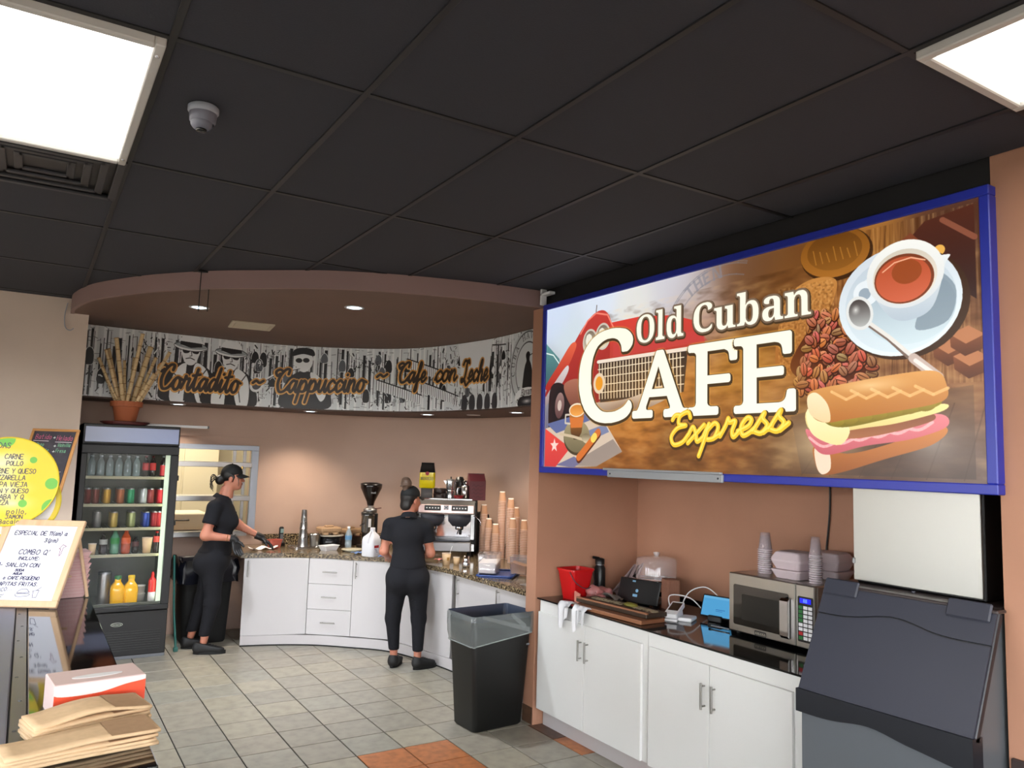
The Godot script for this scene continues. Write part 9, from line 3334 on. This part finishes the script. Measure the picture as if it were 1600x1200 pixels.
func foam_box(at: Vector3, turn: float, lid: bool, label: String, group: String) -> void:
	var o := thing("foam_box", label, "foam box", at, turn, group)
	var fm := mat("foam", Color(0.78, 0.72, 0.74), 0.7)
	var r := []
	for q in [[0.0, 0.078], [0.045, 0.10], [0.05, 0.10]]:
		var rr := []
		for v in rrect(q[1] * 2, q[1] * 2, 0.02, 4):
			rr.append(Vector3(v.x, q[0], v.y))
		r.append(rr)
	var b := MB.new()
	b.loft(r)
	part("base", b, fm, o)
	if lid:
		var r2 := []
		for q in [[0.05, 0.102], [0.056, 0.102], [0.095, 0.082], [0.102, 0.07]]:
			var rr := []
			for v in rrect(q[1] * 2, q[1] * 2, 0.02, 4):
				rr.append(Vector3(v.x, q[0], v.y))
			r2.append(rr)
		var l := MB.new()
		l.loft(r2)
		part("lid", l, fm, o)

func ice_machine() -> void:
	# bin with a slanted lid, head unit on its back half; z from -2.34 to -1.585
	var z0 := -2.335
	var z1 := -1.572
	var o := thing("ice_bin", "dark grey ice storage bin with a slanted wavy lid beside the microwave", "ice bin", Vector3.ZERO)
	var dark := mat("ice lid", Color(0.185, 0.195, 0.24), 0.42)
	var darker := mat("ice trim", Color(0.085, 0.095, 0.12), 0.4)
	var grey := mat("ice grey", Color(0.38, 0.40, 0.42), 0.4, 0.35)
	var b := MB.new()
	b.prism(PackedVector2Array([Vector2(3.05, 0.10), Vector2(4.2, 0.10), Vector2(4.2, 1.37), Vector2(3.23, 1.37), Vector2(3.05, 0.95)]), Vector3(0, 0, z0 + 0.012), Vector3(1, 0, 0), Vector3(0, 1, 0), Vector3(0, 0, 1), -1.60 - z0 - 0.012)
	part("body", b, grey, o)
	var W := z1 - z0
	# slanted lid: plane from (3.0, .92) to (3.2, 1.38)
	var a := Vector3(3.0, 0.935, 0)
	var up := Vector3(0.2, 0.445, 0).normalized()
	var L := Vector3(0.2, 0.445, 0).length()
	var out := Vector3(-up.y, up.x, 0)
	var xf := Transform3D(Basis(Vector3(0, 0, 1), up, -out), Vector3(a.x, a.y, z0))
	# lower leaf up to a wavy seam, then the fixed upper strip
	var wave := func(t: float) -> float: return L * (0.705 + 0.085 * exp(-pow((t - 0.48) / 0.2, 2.0)) + 0.012 * smoothstep(0.7, 1.0, t))
	var lowp := PackedVector2Array([Vector2(0.006, 0.0), Vector2(W - 0.006, 0.0)])
	var upp := PackedVector2Array()
	for k in 25:
		var t := 1.0 - k / 24.0
		lowp.append(Vector2(clampf(t * W, 0.006, W - 0.006), (wave as Callable).call(t)))
	for k in 25:
		var t := k / 24.0
		upp.append(Vector2(clampf(t * W, 0.004, W - 0.004), (wave as Callable).call(t) + 0.007))
	upp.append(Vector2(W - 0.004, L))
	upp.append(Vector2(0.004, L))
	var ll := MB.new()
	ll.xf = xf
	ll.prism(lowp, Vector3(0, 0, 0.03), Vector3(1, 0, 0), Vector3(0, 1, 0), Vector3(0, 0, -1), 0.034)
	part("lid", ll, dark, o)
	var ul := MB.new()
	ul.xf = xf
	ul.prism(upp, Vector3(0, 0, 0.03), Vector3(1, 0, 0), Vector3(0, 1, 0), Vector3(0, 0, -1), 0.034)
	part("upper_strip", ul, dark, o)
	var sm := MB.new()
	sm.xf = xf
	sm.box(Vector3(W / 2, L / 2, 0.02), Vector3(W, L, 0.03), 0.004)
	part("lid_back", sm, darker, o)
	for t in [0.12, 0.86]:
		var hg := MB.new()
		hg.xf = xf
		hg.box(Vector3(t * W, L - 0.012, -0.008), Vector3(0.17, 0.075, 0.014), 0.006)
		part("hinge_cover", hg, dark, o)
	var tp := MB.new()
	tp.span(Vector3(3.19, 1.372, z0), Vector3(3.258, 1.386, z1), 0.004)
	tp.span(Vector3(3.258, 1.372, z0), Vector3(4.2, 1.386, -1.595), 0.004)
	part("top_deck", tp, mat("ice deck", Color(0.2, 0.17, 0.17), 0.3), o)
	# side cheeks and the wavy lower band
	var bandp := PackedVector2Array([Vector2(0.0, 0.935), Vector2(W, 0.945)])
	for k in 25:
		var t := 1.0 - k / 24.0
		bandp.append(Vector2(t * W, 0.838 + 0.03 * exp(-pow((t - 0.46) / 0.18, 2.0)) - 0.018 * smoothstep(0.7, 1.0, t)))
	var bb := MB.new()
	bb.prism(bandp, Vector3(2.985, 0, z0), Vector3(0, 0, 1), Vector3(0, 1, 0), Vector3(1, 0, 0), 0.07)
	part("lower_band", bb, darker, o)
	var fp := MB.new()
	fp.span(Vector3(3.015, 0.10, z0 + 0.006), Vector3(3.05, 0.93, z1 - 0.02), 0.004)
	part("front_panel", fp, grey, o)
	for z in [z0 + 0.08, z1 - 0.08]:
		for x in [3.12, 4.1]:
			lathe_part("leg", [Vector2(0.02, 0), Vector2(0.025, 0.02), Vector2(0.018, 0.1), Vector2(0, 0.1)], mat("steel dull"), o, 12, Vector3(x, 0, z))
	var hd := thing("ice_maker", "stainless steel ice maker head standing on the ice bin", "ice maker", Vector3(0, 1.387, 0))
	var hb := MB.new()
	hb.span(Vector3(3.345, 0.0, -2.27), Vector3(4.05, 0.56, -1.69), 0.006)
	part("body", hb, mat("black plastic"), hd)
	var hf := MB.new()
	hf.span(Vector3(3.325, 0.012, -2.272), Vector3(3.345, 0.558, -1.695), 0.003)
	part("front_panel", hf, mat("ice steel", Color(0.70, 0.70, 0.68), 0.38, 0.9), hd)
	lathe_part("panel_screw", [Vector2(0.008, 0), Vector2(0.008, 0.006), Vector2(0, 0.008)], mat("dark grey plastic"), hd, 10, Vector3(3.30, 0.0, -1.97))
	box_part("latch", Vector3(3.322, 0.10, -2.268), Vector3(0.012, 0.025, 0.01), mat("steel dull"), hd, 0.001)

func trash_can() -> void:
	# slim black bin with a clear liner; front face nearly along x
	var o := thing("waste_bin", "tall black rectangular waste bin with a clear liner in front of the pillar", "bin", Vector3(2.995, 0, -5.02), 0.07)
	var rings := []
	for q in [[0.0, 0.20, 0.13], [0.015, 0.212, 0.142], [0.64, 0.255, 0.165], [0.76, 0.262, 0.17]]:
		var rr := []
		for v in rrect(q[1] * 2, q[2] * 2, 0.035, 5):
			rr.append(Vector3(v.x, q[0], v.y))
		rings.append(rr)
	var b := MB.new()
	b.smooth = true
	b.loft(rings, true, false)
	part("body", b, mat("bin black", Color(0.045, 0.05, 0.048), 0.45), o)
	var inn := []
	for q in [[0.76, 0.258, 0.166], [0.4, 0.23, 0.14], [0.05, 0.20, 0.12]]:
		var rr := []
		for v in rrect(q[1] * 2, q[2] * 2, 0.03, 5):
			rr.append(Vector3(v.x, q[0], v.y))
		inn.append(rr)
	var ib := MB.new()
	ib.smooth = true
	ib.loft(inn, false, true)
	part("inside", ib, mat("bin black"), o)
	var rng := RandomNumberGenerator.new()
	rng.seed = 17
	var film_m := film("liner clear", Color(0.50, 0.53, 0.53), 0.42, 0.22)
	var lr := []
	for q in [[0.625, 0.263, 0.176, 0.006], [0.66, 0.272, 0.182, 0.004], [0.72, 0.276, 0.186, 0.005], [0.79, 0.277, 0.186, 0.003], [0.805, 0.272, 0.182, 0.002]]:
		var rr := []
		var poly := rrect(q[1] * 2, q[2] * 2, 0.03, 9)
		for v in poly:
			var j: float = rng.randf_range(-1, 1) * q[3]
			var dy: float = 0.03 * (v.x / 0.26) if q[0] < 0.65 else 0.0
			rr.append(Vector3(v.x + v.normalized().x * j, q[0] + dy + rng.randf_range(-1, 1) * q[3] * 0.5, v.y + v.normalized().y * j))
		lr.append(rr)
	var lm := MB.new()
	lm.smooth = true
	lm.loft(lr, false, false)
	var ln := part("liner", lm, film_m, o, "clear plastic liner folded over the rim")
	var li := []
	for q in [[0.805, 0.272, 0.182, 0.002], [0.76, 0.248, 0.156, 0.006], [0.6, 0.235, 0.145, 0.012], [0.42, 0.2, 0.12, 0.015]]:
		var rr := []
		for v in rrect(q[1] * 2, q[2] * 2, 0.03, 9):
			var j: float = rng.randf_range(-1, 1) * q[3]
			rr.append(Vector3(v.x + v.normalized().x * j, q[0], v.y + v.normalized().y * j))
		li.append(rr)
	var lm2 := MB.new()
	lm2.smooth = true
	lm2.loft(li, false, true)
	part("liner_inside", lm2, mat("liner slate", Color(0.22, 0.25, 0.31), 0.3), ln)
	for q in [[Vector3(-0.20, 0.80, 0.187), Vector3(0.24, 0.67, 0.184)], [Vector3(0.05, 0.80, 0.188), Vector3(0.18, 0.70, 0.186)]]:
		var cr := MB.new()
		var e: Vector3 = (q[1] - q[0])
		var nrm := Vector3(0, 0, 1)
		var side := e.normalized().cross(nrm) * 0.011
		cr.quad(q[0] + side, q[1] + side * 1.6, q[1] - side * 1.6, q[0] - side, nrm)
		part("liner_crease", cr, film("liner crease", Color(0.62, 0.65, 0.65), 0.35, 0.2), ln)
	var hem := MB.new()
	var hp := []
	for v in lr[0]:
		hp.append(v)
	hp.append(lr[0][0])
	hem.tube(hp, 0.005, 5, false)
	part("liner_hem", hem, film("liner hem", Color(0.66, 0.69, 0.68), 0.55, 0.25), ln)
	var hs := MB.new()
	hs.span(Vector3(0.21, 0.56, 0.158), Vector3(0.24, 0.575, 0.164), 0.002)
	part("grip_mark", hs, mat("mid grey"), o)
